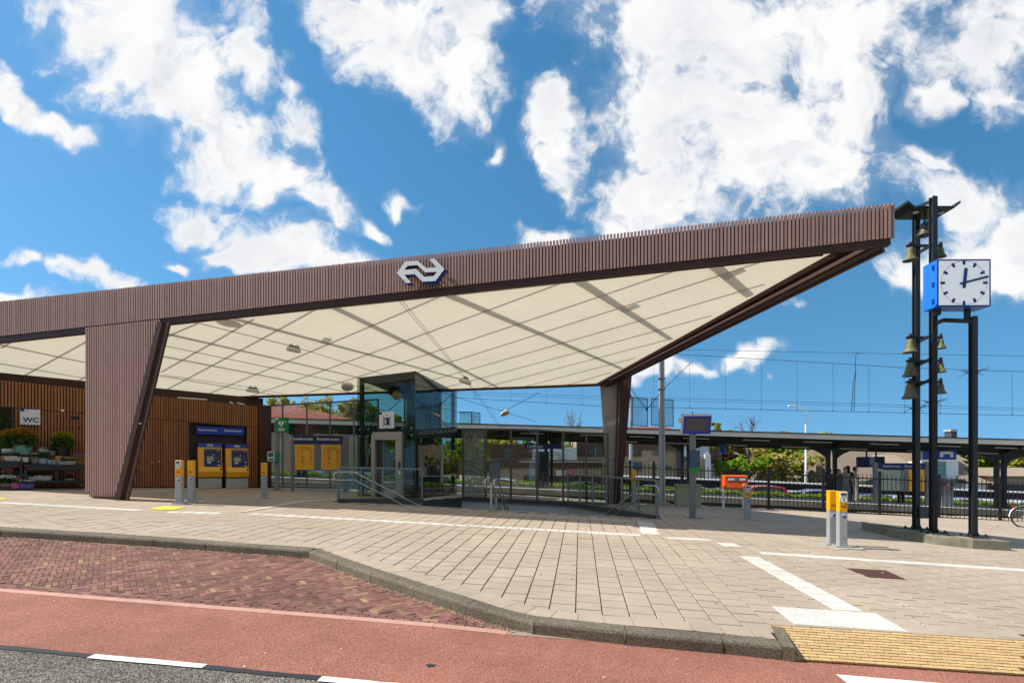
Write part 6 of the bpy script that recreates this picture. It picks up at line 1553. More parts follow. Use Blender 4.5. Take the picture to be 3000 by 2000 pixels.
# weeds at the foot of the fence
MT['weed'] = leafmat('weed_leaf', (.12, .16, .02), (.26, .28, .05)); wd_ = MB(); random.seed(11)
for k in range(1500):
    t = random.uniform(FR.t(1960), tF1); 
    if math.sin(t * 3.1) + math.sin(t * 7.7) < -.5: continue
    q = FR.pt(t, random.uniform(-.02, .14)); z = fzb(t) - .03; h_ = random.uniform(.04, .15); a = random.uniform(0, 6.3); w_ = .02
    wd_.add([(q.x - w_ * math.cos(a), q.y - w_ * math.sin(a), z), (q.x + w_ * math.cos(a), q.y + w_ * math.sin(a), z), (q.x + random.gauss(0, .04), q.y + random.gauss(0, .04), z + h_)], [(0, 1, 2)])
o = stuff(wd_.build('weeds', MT['weed'])); o['label'] = 'green weeds growing along the foot of the fence'
# --- platform canopy
pc_ = thing('platform_canopy', 'long flat platform canopy with cream fascia and dark ironwork', 'canopy', pf(16, 2, 0.14))
def pcb(*a): 
    mb = MB(); a0, a1, b0, b1, z0, z1, nm, mt = a
    mb.hexa([pf(a0, b0, z0), pf(a1, b0, z0), pf(a1, b1, z0), pf(a0, b1, z0)], [pf(a0, b0, z1), pf(a1, b0, z1), pf(a1, b1, z1), pf(a0, b1, z1)]); return mb.build(nm, MT[mt], world=pc_)
MT['ironblack'] = M('canopy_iron', (.017, .014, .012), .55, 0, .2, 3); MT['canwood'] = M('canopy_boards', (.06, .047, .035), .8, 0, .3, 3); MT['tube'] = M('tube_light', (.55, .5, .4), .4)
A0, A1 = -24, 40; ZC = 3.40
pcb(A0, A1, .45, .55, ZC - .245, ZC - .02, 'fascia', 'cream'); pcb(A0, A1, .40, 3.0, ZC - .019, ZC + .03, 'roof_felt', 'ironblack'); pcb(A0, A1, .56, 2.9, ZC - .075, ZC - .02, 'boarding', 'canwood'); pcb(A0, A1, 2.9, 3.0, ZC - .68, ZC - .02, 'fascia', 'ironblack')
for b_, d_ in ((.85, .20), (1.3, .30), (1.75, .42), (2.45, .5)): pcb(A0, A1, b_, b_ + .1, ZC - .08 - d_, ZC - .076, 'purlin', 'ironblack')
for k, a_ in enumerate([pfx(x, 2.2) for x in (2076, 2436, 2830)]):
    pass
acol = [pfx(2436, 2.2) + 7.25 * k for k in (-4, -3, -2, -1, 0, 1.07, 2.1)]
colm = {}
for a_ in acol:
    zt_ = ZC - .45
    for da in (-.16, .16): pcb(a_ + da - .075, a_ + da + .075, 2.1, 2.3, .14, zt_ - .35, 'column', 'ironblack')
    pcb(a_ - .34, a_ + .34, 1.95, 2.45, .14, .2, 'column_foot', 'ironblack')
    # curved haunches along the platform
    for sg_ in (-1, 1):
        mb = MB(); n = 9; lo, hi = [], []
        for i in range(n):
            u_ = i / (n - 1); th = u_ * math.pi / 2
            lo.append((a_ + sg_ * (.12 + 1.55 * (1 - math.cos(th))), zt_ - 1.0 + .86 * math.sin(th))); hi.append((a_ + sg_ * (.02 + 1.65 * u_), zt_ + .03))
        vs = []
        for b_ in (2.12, 2.28):
            for (x, z), (x2, z2) in zip(lo, hi): vs += [pf(x, b_, z), pf(x2, b_, z2)]
        m2 = 2 * n; fs = []
        for i in range(n - 1):
            p0 = 2 * i; fs += [(p0, p0 + 2, p0 + 3, p0 + 1), (m2 + p0 + 1, m2 + p0 + 3, m2 + p0 + 2, m2 + p0), (p0, m2 + p0, m2 + p0 + 2, p0 + 2), (p0 + 1, p0 + 3, m2 + p0 + 3, m2 + p0 + 1)]
        fs += [(0, 1, m2 + 1, m2), (m2 - 2, m2 + m2 - 2, m2 + m2 - 1, m2 - 1)]
        mb.add(vs, fs); mb.build('bracket', MT['ironblack'], world=pc_)
    mb = MB(); mb.beam(pf(a_, .9, zt_ + .12), pf(a_, 2.2, zt_ - .1), .09, .12); mb.beam(pf(a_, 2.2, zt_ - .1), pf(a_, 2.88, zt_ - .1), .1, .16); mb.build('cross_beam', MT['ironblack'], world=pc_)
for b_, z_, x0s in ((1.08, ZC - .36, (1560, 1735, 1880, 2040, 2215, 2395, 2590, 2770, 2960)), (2.05, ZC - .60, (1530, 1830, 1985, 2150, 2330, 2500, 2700, 2880))):
    for x in x0s:
        a_ = pfx(x, b_); mb = MB(); mb.tube(pf(a_ - .65, b_, z_), pf(a_ + .65, b_, z_), .035, 8); mb.build('tube_light', MT['tube'], world=pc_)
    pcb(A0, A1, b_ - .02, b_ + .02, z_ + .07, z_ + .11, 'cable_tray', 'canwood')
# things on the platform
def hang_board(x, y0, y1, w, b_, nm, lab, cat, mats):
    a_ = pfx(x, b_); p = pf(a_, b_); t = thing(nm, lab, cat, Vector((p.x, p.y, CZ - (y1 - HY) / F * p.y)), AQ); h_ = (y1 - y0) / F * p.y
    return t, h_
t, h_ = hang_board(2548, 1341, 1365, 1.2, 2.5, 'hanging_display', 'dark hanging train display with a loudspeaker under the platform canopy', 'display', None)
bev(MB().box((-.25, 0, h_ / 2), (.70, .25, h_ + .12)).build('screen_box', MT['navy'], t), .02); MB().box((.05, -.13, h_ / 2 + .03), (.24, .02, h_)).build('lit_panel', M('display_lit', (.30, .4, .5), .4), t); MB().box((.1, -.135, .05), (.22, .02, .1)).build('red_panel', M('display_red', (.5, .06, .06), .4), t)
bev(MB().box((.42, .0, h_ / 2 + .02), (.52, .22, h_ + .1)).build('clock_box', MT['black'], t), .05, 3)
for sx in (-.15, .3): MB().box((sx, 0, h_ + .25), (.06, .06, .5)).build('hanger', MT['black'], t)
t, h_ = hang_board(2744, 1320, 1346, 2, 1.4, 'hanging_sign', 'blue hanging platform sign with white pictogram under the canopy', 'sign', None)
bev(MB().box((0.1, 0, h_ / 2), (1.45, .2, h_)).build('panel', MT['blue'], t), .03, 3); bev(MB().box((-.85, 0, h_ / 2), (.42, .22, h_)).build('clock_panel', M('sign_pale', (.35, .42, .3), .4), t), .04)
mb = MB(); mb.box((.38, -.105, h_ * .78), (.55, .01, .12)); mb.box((.16, -.105, h_ * .55), (.14, .01, .22)); mb.box((.6, -.105, h_ * .55), (.14, .01, .22)); mb.build('pictogram', MT['white'], t)
for sx in (-.6, .5): MB().box((sx, 0, h_ + .2), (.05, .05, .5)).build('hanger', MT['black'], t)
t, h_ = hang_board(2116, 1300, 1330, 1, 1.8, 'hanging_sign', 'narrow blue hanging sign beside the first iron column', 'sign', None)
bev(MB().box((0, 0, h_ / 2), (.22, .5, h_)).build('panel', MT['blue'], t), .02); MB().box((-.14, 0, h_ / 2 + .1), (.06, .4, h_ - .2)).build('side_panel', MT['green'], t); MB().box((0, 0, h_ + .25), (.05, .05, .5)).build('hanger', MT['black'], t)
a_ = pfx(1592, 1.0); p = pf(a_, 1.0); t = thing('station_name_sign', 'dark blue station name sign hanging behind the glass screen', 'sign', Vector((p.x, p.y, CZ - (1314 - HY) / F * p.y)), AQ)
bev(MB().box((0, 0, .13), (1.95, .08, .28)).build('panel', MT['navy'], t), .01); text('Castricum', .2, MT['white'], t, (-.45, -.045, .13), bold=.003)
for sx in (-.7, .7): MB().box((sx, 0, .5), (.05, .05, .5)).build('hanger', MT['black'], t)
# platform information board
a_ = pfx(2640, .9); p = pf(a_, .9, .14); t = thing('information_board', 'double information board on the far platform with a yellow timetable', 'notice board', p, AQ)
for sx in (-1.15, 1.15): bev(MB().box((sx, 0, 1.02), (.2, .12, 2.04)).build('leg', MT['boardgrey'], t), .01)
MB().box((0, 0, 1.85), (2.1, .1, .3)).build('header', MT['navy'], t); MB().box((-.5, 0, 1.17), (.95, .06, 1.0)).build('map_panel', M('map_panel', (.3, .37, .27), .5, 0, .3, 9), t); MB().box((.13, 0, 1.15), (.3, .05, 1.02)).build('grey_panel', MT['boardgrey'], t); MB().box((.66, 0, 1.17), (.7, .06, 1.05)).build('timetable', MT['yellow'], t)
text('Reisinformatie', .13, MT['white'], t, (-.45, -.055, 1.85)); text('Reisinformatie', .13, MT['white'], t, (.5, -.055, 1.85))
a_ = pfx(2771, .9); p = pf(a_, .9, .14); t = thing('litter_bin', 'tall dark grey litter bin with an orange label on the platform', 'litter bin', p, AQ)
bev(MB().box((0, 0, .48), (.52, .3, .96)).build('body', MT['boardgrey'], t), .02); MB().box((-.02, -.155, .86), (.16, .02, .1)).build('label_plate', MT['orange'], t); MB().box((.12, -.155, .86), (.12, .03, .12)).build('opening', MT['black'], t)
for x, y in ((1690, 1), (2780, 0)): pass
a_ = pfx(2660, .6)
# dark poster cabinet seen through the glass
a_ = pfx(1588, 1.3); p = pf(a_, 1.3, .14); t = thing('poster_cabinet', 'dark poster cabinet on the platform behind the glass screen', 'poster case', p, AQ)
bev(MB().box((0, 0, .98), (.75, .22, 1.95)).build('case', MT['darkgrey'], t), .02); MB().box((.05, -.115, 1.1), (.5, .02, 1.4)).build('glazing', MT['black'], t)
a_ = pfx(1450, 1.3); p = pf(a_, 1.3, .14); t = thing('equipment_cabinet', 'grey equipment cabinet on the platform behind the centre handrail', 'cabinet', p, AQ)
bev(MB().box((0, 0, .65), (.55, .3, 1.3)).build('body', MT['boardgrey'], t), .02); MB().box((.0, -.155, .65), (.45, .02, 1.1)).build('door', MT['boardgrey'], t)
# --- people waiting
def person(x, b_, yaw, cloth, trou, lab, pose=0, hgt=1.7, hairc=(.015, .01, .008)):
    a_ = pfx(x, b_); p = pf(a_, b_, .14); t = thing('person', lab, 'person', p, yaw, None); k = hgt / 1.7
    joints = [(0, 0, .95, .15, .11), (0, .0, 1.15, .145, .10), (0, .0, 1.36, .175, .11), (0, 0, 1.46, .06, .06), (0, -.01, 1.56, .085, .095), (0, -.01, 1.66, .07, .085)]
    edges = [(0, 1), (1, 2), (2, 3), (3, 4), (4, 5)]
    def add(j, par): joints.append(j); edges.append((par, len(joints) - 1)); return len(joints) - 1
    for s_ in (-1, 1):
        sh = add((s_ * .19, 0, 1.40, .06, .06), 2); el = add((s_ * .235, .02 - .06 * pose, 1.13, .045, .045), sh)
        if pose and s_ > 0: wr = add((s_ * .12, -.24, 1.2, .032, .032), el)
        else: wr = add((s_ * .22, -.07, .9, .034, .034), el)
        add((wr and joints[wr][0], joints[wr][1] - .02, joints[wr][2] - (.06 if not (pose and s_ > 0) else -.05), .03, .022), wr)
        st = .04 * s_ * (1 if pose else .4)
        hp_ = add((s_ * .09, 0, .86, .095, .095), 0); kn = add((s_ * .1, -.02 + st, .48, .06, .06), hp_); an = add((s_ * .1, .02 + st * 1.5, .09, .042, .042), kn); add((s_ * .11, -.12 + st * 1.5, .035, .035, .03), an)
    me = bpy.data.meshes.new('body'); me.from_pydata([(x * k, y * k, z * k) for x, y, z, _, _ in joints], edges, []); me.materials.append(cloth)
    o = bpy.data.objects.new('body', me); C.objects.link(o); o.parent = t
    sk = o.modifiers.new('Skin', 'SKIN'); sv = me.skin_vertices[0].data
    for i, j in enumerate(joints): sv[i].radius = (j[3] * k, j[4] * k)
    sv[0].use_root = True; sk.use_smooth_shade = True; ss = o.modifiers.new('Subdivision', 'SUBSURF'); ss.levels = 1; ss.render_levels = 1
    hm = M('hair', hairc, .7); mb = MB(); mb.lathe([(.02, .12), (.06, .11), (.09, .06), (.098, .0), (.092, -.06), (.06, -.1)], 12, (0, .025 * k, 1.64 * k)); mb.build('hair', hm, t, smooth=True)
    # trousers as a shell over the legs
    mb = MB()
    for s_ in (-1, 1):
        st = .04 * s_ * (1 if pose else .4); mb.path([(s_ * .085 * k, 0, .93 * k), (s_ * .095 * k, 0, .8 * k), (s_ * .1 * k, (-.02 + st) * k, .48 * k), (s_ * .1 * k, (.02 + st * 1.5) * k, .1 * k)], [.125 * k, .12 * k, .082 * k, .062 * k], 10)
    mb.build('trousers', trou, t, smooth=True)
    sknm = MT.setdefault('skin', M('skin', (.42, .25, .18), .6)); mb = MB(); mb.lathe([(.02, .1), (.07, .07), (.082, 0), (.07, -.07), (.03, -.12)], 10, (0, -.03 * k, 1.61 * k)); mb.build('face', sknm, t, smooth=True)
    return t
cl = lambda n, c: MT.setdefault(n, M(n, c, .85))
person(2458, .9, .6, cl('coat_dark', (.045, .045, .055)), cl('jeans_dark', (.03, .035, .05)), 'person in a dark jacket waiting right beside the iron column', 0, 1.55)
person(2477, 1.1, -.5, cl('coat_grey', (.22, .215, .2)), cl('jeans_grey', (.13, .15, .18)), 'person in a light grey coat standing between two others', 1, 1.66)
person(2485, 1.5, 2.2, cl('coat_black', (.025, .025, .03)), cl('jeans_dark', (.03, .035, .05)), 'person in a black jacket behind the one in light grey', 0, 1.74)
person(2506, .9, .9, cl('coat_green', (.20, .205, .17)), cl('jeans_beige', (.24, .22, .19)), 'person in a long grey green coat next to the litter covered hedge side'.replace('litter covered hedge side', 'information board'), 1, 1.7)
person(2640, 1.6, 3.0, cl('coat_black', (.025, .025, .03)), cl('trousers_black', (.014, .014, .018)), 'person in dark trousers standing behind the information board', 0, 1.72)
person(2430, 1.2, 1.9, cl('coat_black', (.025, .025, .03)), cl('trousers_black', (.014, .014, .018)), 'person in black half hidden by the iron column', 0, 1.6)
# --- hedge behind the platform
MT['hedge'] = leafmat('hedge_leaf', (.10, .19, .012), (.26, .33, .03)); random.seed(3); hg = MB()
for k in range(26000):
    a_ = random.uniform(-14, 32); b_ = 4.05 + random.uniform(-.42, .42); hz_ = .30 + .05 * math.sin(a_ * 2.3) + .04 * math.sin(a_ * 5.1)
    z = random.uniform(-.2, hz_); 
    if random.random() < .55: b_ = 3.63 + random.uniform(-.05, .05)
    elif random.random() < .6: z = hz_ + random.uniform(-.04, .04)
    c = pf(a_, b_, z); s_ = random.uniform(.03, .06); u = Vector((random.gauss(0, 1), random.gauss(0, 1), random.gauss(0, 1))).normalized(); v = u.orthogonal().normalized()
    hg.add([c + u * s_, c + v * s_ * .6, c - u * s_, c - v * s_ * .6], [(0, 1, 2, 3)])
hr = thing('hedge', 'low clipped bright green hedge behind the railway platform', 'hedge', pf(8, 3.75, -.2))
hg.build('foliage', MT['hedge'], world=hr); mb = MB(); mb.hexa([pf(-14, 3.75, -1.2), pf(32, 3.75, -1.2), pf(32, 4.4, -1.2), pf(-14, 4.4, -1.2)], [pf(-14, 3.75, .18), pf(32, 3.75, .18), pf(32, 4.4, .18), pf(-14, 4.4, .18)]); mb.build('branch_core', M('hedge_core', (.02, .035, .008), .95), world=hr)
# --- car park
PKZ = -1.15
cpk = struct(fsheet('car_park', -60, 80, 4.3, 30, PKZ - .02, M('car_park_paving', (.16, .14, .12), .9, 0, .2, 2)))
def car(a_, b_, col, lab, rz=0.0, big=1.0):
    p = pf(a_, b_, PKZ); t = thing('parked_car', lab, 'car', p, AQ + rz, 'cars parked behind the hedge')
    bm_ = M('car_paint', col, .25, .2, .03, 2, coat=.6); L_, W_ = 4.1, 1.72; H_ = 1.45 * big
    prof = [(-2.05, .32), (-2.02, .72), (-1.85, .86), (-1.15, .93), (-.55, H_ - .08), (-.1, H_), (.75, H_ - .01), (1.35, H_ - .12), (1.8, .98), (2.03, .86), (2.05, .34)]
    mb = MB(); n = len(prof); lay = []
    for yy, ins, cut in ((-W_ / 2, .0, 1), (-W_ / 2 + .0, 0, 0), (W_ / 2, 0, 0)): pass
    rows = []
    for s_, k in ((-1, 0), (-1, 1), (1, 1), (1, 0)):
        for (x, z) in prof:
            up_ = max(0, (z - .9) / (H_ - .9)); y = s_ * (W_ / 2 - .16 * up_ - (0 if k == 0 else .10)); zz_ = z + (.03 if k == 1 and z > .8 else 0); rows.append((x, y, zz_))
    fs = []
    for r_ in range(3):
        for i in range(n - 1): fs.append((r_ * n + i, r_ * n + i + 1, (r_ + 1) * n + i + 1, (r_ + 1) * n + i))
    fs += [tuple(range(n - 1, -1, -1)), tuple(range(3 * n, 4 * n))]
    fs += [(0, n, 2 * n, 3 * n), (n - 1, 4 * n - 1, 3 * n - 1, 2 * n - 1)]
    mb.add(rows, fs); mb.build('body', bm_, t, smooth=True)
    gm = MT.setdefault('carglass', M('car_glass', (.02, .025, .03), .08, 0, .05, 2))
    for s_ in (-1, 1):
        wp = [(-.98, .97), (-.50, H_ - .12), (-.08, H_ - .06), (.7, H_ - .07), (1.2, H_ - .16), (1.45, .98)]
        mb = MB(); mb.add([(x, s_ * (W_ / 2 - .16 * max(0, (z - .9) / (H_ - .9)) + .004), z) for x, z in wp], [tuple(range(len(wp))) if s_ < 0 else tuple(reversed(range(len(wp))))]); mb.build('side_window', gm, t)
        for x in (-1.28, 1.28):
            mb = MB(); mb.tube((x, s_ * (W_ / 2 - .2), .31), (x, s_ * (W_ / 2 + .01), .31), .31, 18); wh = mb.build('wheel', MT['black'], t, smooth=True)
            mb = MB(); mb.tube((x, s_ * (W_ / 2 + .005), .31), (x, s_ * (W_ / 2 + .02), .31), .19, 14); mb.build('rim', MT['polegrey'], wh)
        mb = MB(); mb.box((-2.0, s_ * .62, .72), (.08, .3, .12)); mb.build('headlight', MT['readerwhite'], t); mb = MB(); mb.box((2.0, s_ * .66, .8), (.08, .24, .14)); mb.build('tail_light', MT['rust'], t)
    wp = [(-1.1, .95), (-.56, H_ - .09)]; mb = MB(); mb.add([(-1.13, -.72, .97), (-1.13, .72, .97), (-.575, .6, H_ - .06), (-.575, -.6, H_ - .06)], [(0, 3, 2, 1)]); mb.build('windscreen', gm, t)
    mb = MB(); mb.add([(1.40, -.58, H_ - .1), (1.40, .58, H_ - .1), (1.80, .7, 1.02), (1.80, -.7, 1.02)], [(0, 3, 2, 1)]); mb.build('rear_window', gm, t)
    return t
CARS = [(2222, 8.5, (.42, .03, .05), 'red parked car behind the hedge near the orange mailbox', .0, 1.18), (2300, 8.6, (.55, .56, .58), 'white parked car between red and blue grey cars', .3, 1.0), (2378, 8.4, (.16, .19, .25), 'blue grey parked car beside the white lamp post', -.1, 1.1), (2010, 8.5, (.3, .33, .38), 'silver parked car behind the cable cabinet', .1, 1.0), (2110, 8.7, (.03, .06, .17), 'dark blue parked car behind the first iron column', 0, 1.0), (2540, 8.6, (.02, .05, .12), 'navy parked car behind the waiting people', .0, 1.0), (2620, 8.5, (.42, .44, .48), 'pale silver parked car behind the information board', .15, 1.0),
        (2725, 8.8, (.6, .6, .6), 'white parked car behind the litter bin', .1, 1.0), (2800, 8.5, (.25, .30, .36), 'steel blue parked car beside the third iron column', 0, 1.0), (2880, 8.5, (.58, .6, .6), 'white parked car under the rightmost clock post', -.1, 1.0), (2975, 8.6, (.5, .53, .55), 'light grey parked car behind the bicycle', .1, 1.0),
        (1450, 8.6, (.4, .42, .44), 'grey parked car seen through the etched pane', 0, 1.0), (1040, 9.0, (.5, .5, .5), 'light parked car seen through the tall glazed screen', 0, 1.0), (1240, 9.0, (.10, .2, .3), 'teal blue parked car seen through the lift tower', 0, 1.0), (1690, 8.7, (.04, .05, .06), 'black parked car seen through the low glazed screen', 0, 1.0), (900, 9.0, (.05, .12, .3), 'blue parked car behind the information board by the kiosk', 0, 1.0)]
random.seed(5)
for (x, b_, col, lab, rz, big) in CARS: car(pfx(x, b_), b_, col, lab, rz, big)
# --- bicycle shelter: white rail over slanting bars, bicycles below
sh = thing('bicycle_shelter', 'long low white bicycle shelter with slanting black racks in the car park', 'shelter', pf(18, 10.8, PKZ))
def shb(a0, a1, b0, b1, z0, z1, nm, mt):
    mb = MB(); mb.hexa([pf(a0, b0, z0), pf(a1, b0, z0), pf(a1, b1, z0), pf(a0, b1, z0)], [pf(a0, b0, z1), pf(a1, b0, z1), pf(a1, b1, z1), pf(a0, b1, z1)]); return mb.build(nm, MT[mt], world=sh)
sa0, sa1 = pfx(1800, 10.8), pfx(3060, 10.8)
shb(sa0, sa1, 10.75, 12.4, .72, .80, 'roof', 'white'); shb(sa0, sa1, 10.8, 10.86, .02, .10, 'lower_rail', 'black'); shb(sa0, sa1, 12.2, 12.26, .1, .7, 'back_rail', 'darkgrey')
n = int((sa1 - sa0) / 3.0)
for i in range(n + 1): a_ = sa0 + (sa1 - sa0) * i / n; shb(a_ - .04, a_ + .04, 11.2, 11.28, PKZ, .72, 'post', 'darkgrey')
n = int((sa1 - sa0) / .26)
for i in range(n):
    a_ = sa0 + .26 * (i + .5); mb = MB(); mb.beam(pf(a_ - .17, 10.82, .08), pf(a_ + .17, 10.82, .68), .05, .11); mb.build('rack_bar', MT['black'], world=sh)
# --- bicycles
MT['tyre'] = M('tyre', (.015, .015, .016), .8); MT['bikeblack'] = M('bike_frame', (.015, .015, .018), .35, 0, .05, 3, coat=.4)
def bicycle(loc, rz, lab, frame='bikeblack', fender='white', lean=0.0):
    t = thing('bicycle', lab, 'bicycle', loc, rz); Rr = .345; X0, X1 = -.54, .54; Ml = Matrix.Rotation(lean, 3, 'X')
    def bd(mb, nm, mt, par=t, sm=True): mb.v = [tuple(Ml @ Vector(v)) for v in mb.v]; return mb.build(nm, MT[mt], par, smooth=sm)
    for x in (X0, X1):
        w_ = bd(MB().torus((x, 0, Rr), Rr - .018, .018, 36, 8), 'wheel', 'tyre')
        bd(MB().torus((x, 0, Rr), Rr - .045, .010, 36, 6), 'rim', 'steel', w_); mb = MB()
        for k in range(18):
            a = k * 2 * math.pi / 18; mb.tube((x, .02 * (-1) ** k, Rr), (x + (Rr - .05) * math.cos(a), 0, Rr + (Rr - .05) * math.sin(a)), .0016, 3)
        bd(mb, 'spokes', 'steel', w_); bd(MB().tube((x, -.04, Rr), (x, .04, Rr), .022, 10), 'hub', 'steel', w_)
        pts = [(x + (Rr + .022) * math.cos(R(a)), 0, Rr + (Rr + .022) * math.sin(R(a))) for a in ((range(35, 190, 12)) if x < 0 else range(40, 150, 12))]
        bd(MB().path(pts, .02, 6), 'mudguard', fender)
    bb = Vector((-.08, 0, .30)); st = Vector((-.24, 0, .86)); hd = Vector((.36, 0, .82)); hl_ = Vector((.40, 0, .62))
    mb = MB()
    for a, b in ((bb, st), (st - Vector((-.03, 0, .1)), hd), (bb, hl_), (bb, Vector((X0, 0, Rr))), (st - Vector((0, 0, .12)), Vector((X0, 0, Rr))), (hl_, hd), (hl_, Vector((X1, 0, Rr))), (hd, hd + Vector((-.03, 0, .2)))): mb.tube(a, b, .016, 8)
    bd(mb, 'frame', frame)
    bd(MB().path([(.16, -.28, 1.04), (.26, -.27, 1.05), (.34, -.12, 1.02), (.34, .12, 1.02), (.26, .27, 1.05), (.16, .28, 1.04)], .012, 6), 'handlebar', 'steel')
    mb = MB(); mb.hexa([(-.40, -.1, .93), (-.12, -.03, .93), (-.12, .03, .93), (-.40, .1, .93)], [(-.40, -.11, .98), (-.12, -.025, .97), (-.12, .025, .97), (-.40, .11, .98)]); bd(mb, 'saddle', 'black', sm=False); bd(MB().tube((-.25, 0, .84), (-.27, 0, .93), .012, 6), 'seat_post', 'steel')
    mb = MB(); mb.box((-.58, 0, .76), (.42, .13, .02)); mb.tube((-.72, .06, .75), (X0, .05, Rr), .006, 5); mb.tube((-.72, -.06, .75), (X0, -.05, Rr), .006, 5); bd(mb, 'luggage_rack', 'black', sm=False)
    bd(MB().box((-.80, 0, .70), (.03, .07, .05)), 'tail_light', 'redlens', sm=False); bd(MB().torus((bb.x, -.05, bb.z), .085, .008, 18, 5), 'chainring', 'steel'); bd(MB().box((bb.x + .1, -.1, .2), (.1, .08, .02)), 'pedal', 'black', sm=False)
    return t
MT['redlens'] = M('red_lens', (.5, .01, .02), .25)
b = G(3006, 1544); bicycle(Vector((b.x + .46, b.y - .1, gz(b.x + .46, b.y))), -.25, 'black bicycle with white rear mudguard parked by the fence', lean=-.05)
random.seed(9)
bk = None
for i, x in enumerate(range(1960, 3000, 52)):
    a_ = pfx(x, 11.5); p = pf(a_, 11.5, PKZ); rz = AQ + R(90) + random.uniform(-.1, .1)
    if bk is None: bk = bicycle(p, rz, 'dark bicycle standing in the racks of the white shelter', fender='black'); bk['group'] = 'bicycles in the shelter racks'
    else: dup(bk, p, rz)
# --- lamp post in the car park
p = pf(pfx(2361, 14), 14, PKZ); zq = lambda y: CZ - (y - HY) / F * p.y - p.z
lp_ = thing('street_lamp', 'tall white street lamp with an angled arm behind the platform canopy', 'street lamp', p, 0)
MB().tube((0, 0, 0), (0, 0, zq(1203)), .10, 12, .06).build('pole', MT['white'], lp_, smooth=True); mb = MB(); mb.tube((0, 0, zq(1204)), (-.75, 0, zq(1190)), .05, 8); mb.build('arm', MT['white'], lp_); bev(MB().box((-1.0, 0, zq(1188)), (.55, .22, .1)).build('lantern', MT['white'], lp_), .03, 3)
# --- overhead wires
def wire(pts, r, nm, lab, drops=None, droplen=None):
    t = thing(nm, lab, 'wire', P(*pts[0])); 
    for i in range(len(pts) - 1):
        mb = MB(); mb.tube(P(*pts[i]), P(*pts[i + 1]), r, 5, cap=False); mb.build('cable', MT['wirecol'], world=t)
    return t
MT['wirecol'] = M('wire_dark', (.02, .035, .045), .5, .3)
w1 = wire([(1300, 1000, 27), (1963, 1036, 25.5), (2656, 1077, 23.8), (3100, 1092, 23)], .011, 'messenger_wire', 'overhead catenary messenger wire with thin droppers above the near track')
w2 = wire([(1300, 1162, 27), (1760, 1189, 26), (2250, 1200, 25), (3100, 1219, 23)], .011, 'contact_wire', 'overhead contact wire running above the near track')
for i in range(17):
    x = 1390 + i * 105; Yd = 27 - (x - 1300) / 1800 * 4.0
    ya = 1000 + (x - 1300) * .0543 if x < 1963 else 1036 + (x - 1963) * .0585; yb_ = 1162 + (x - 1300) * .0587 if x < 1760 else 1189 + (x - 1760) * .0224
    mb = MB(); mb.tube(P(x, ya, Yd), P(x + 1, yb_, Yd), .006, 4, cap=False); mb.build('dropper', MT['wirecol'], world=w1); mb = MB(); mb.box(P(x, yb_ - 1.5, Yd), (.03, .03, .07)); mb.build('clip', MT['wirecol'], world=w2)
wire([(1330, 1148, 34), (2250, 1174, 32), (3100, 1199, 30)], .010, 'far_messenger_wire', 'thin overhead wire above the far track'); wire([(1330, 1155, 34), (2250, 1181, 32), (3100, 1205, 30)], .008, 'far_contact_wire', 'lower thin overhead wire above the far track')
wire([(1900, 1022, 30), (2670, 1037, 28), (3100, 1044, 27)], .010, 'feeder_wire', 'pale upper feeder wire crossing the sky beside the clock tower')
t = thing('jumper_cable', 'looped jumper cable hanging between the overhead wires', 'wire', P(2502, 1036, 24.2)); mb = MB(); mb.path([P(2520, 1034, 24.2), P(2508, 1036, 24.2), P(2505, 1060, 24.2), P(2507, 1085, 24.2), P(2500, 1120, 24.2), P(2494, 1204, 24.2)], .016, 6); mb.build('cable', MT['wirecol'], world=t); mb = MB(); mb.path([P(2507, 1085, 24.2), P(2503, 1150, 24.2), P(2502, 1204, 24.2)], .014, 6); mb.build('cable', MT['wirecol'], world=t)
# --- screens on the far mast
MT['screenpane'] = glass('screen_pane', (.80, .83, .86), .05, .02)
t = thing('mast_screen', 'pair of framed bluish safety screens above the platform canopy', 'screen', P(1910, 1248, 33))
for (x0, x1, yt) in ((1853, 1897, 1165), (1908, 1972, 1168)):
    a, b, c, d = P(x0, 1245, 33), P(x1, 1248, 33), P(x1, yt + 3, 33), P(x0, yt, 33); mb = MB(); mb.add([a, b, c, d] + [v + Vector((0, .02, 0)) for v in (a, b, c, d)], [(0, 1, 2, 3), (7, 6, 5, 4), (0, 4, 5, 1), (1, 5, 6, 2), (2, 6, 7, 3), (3, 7, 4, 0)]); mb.build('pane', MT['screenpane'], world=t)
    mb = MB()
    for u, v in ((a, b), (b, c), (c, d), (d, a)): mb.beam(u, v, .05, .05)
    mb.build('frame', MT['boardgrey'], world=t)
mb = MB(); mb.tube(P(1848, 1160, 33.1), P(1848, 1420, 33.1), .11, 8); mb.build('mast', MT['polegrey'], world=t); mb = MB(); mb.lathe([(.05, 0), (.09, .05), (.05, .1), (.09, .15), (.04, .22)], 8, P(1846, 1165, 33)); mb.build('insulator', MT['rust'], world=t)
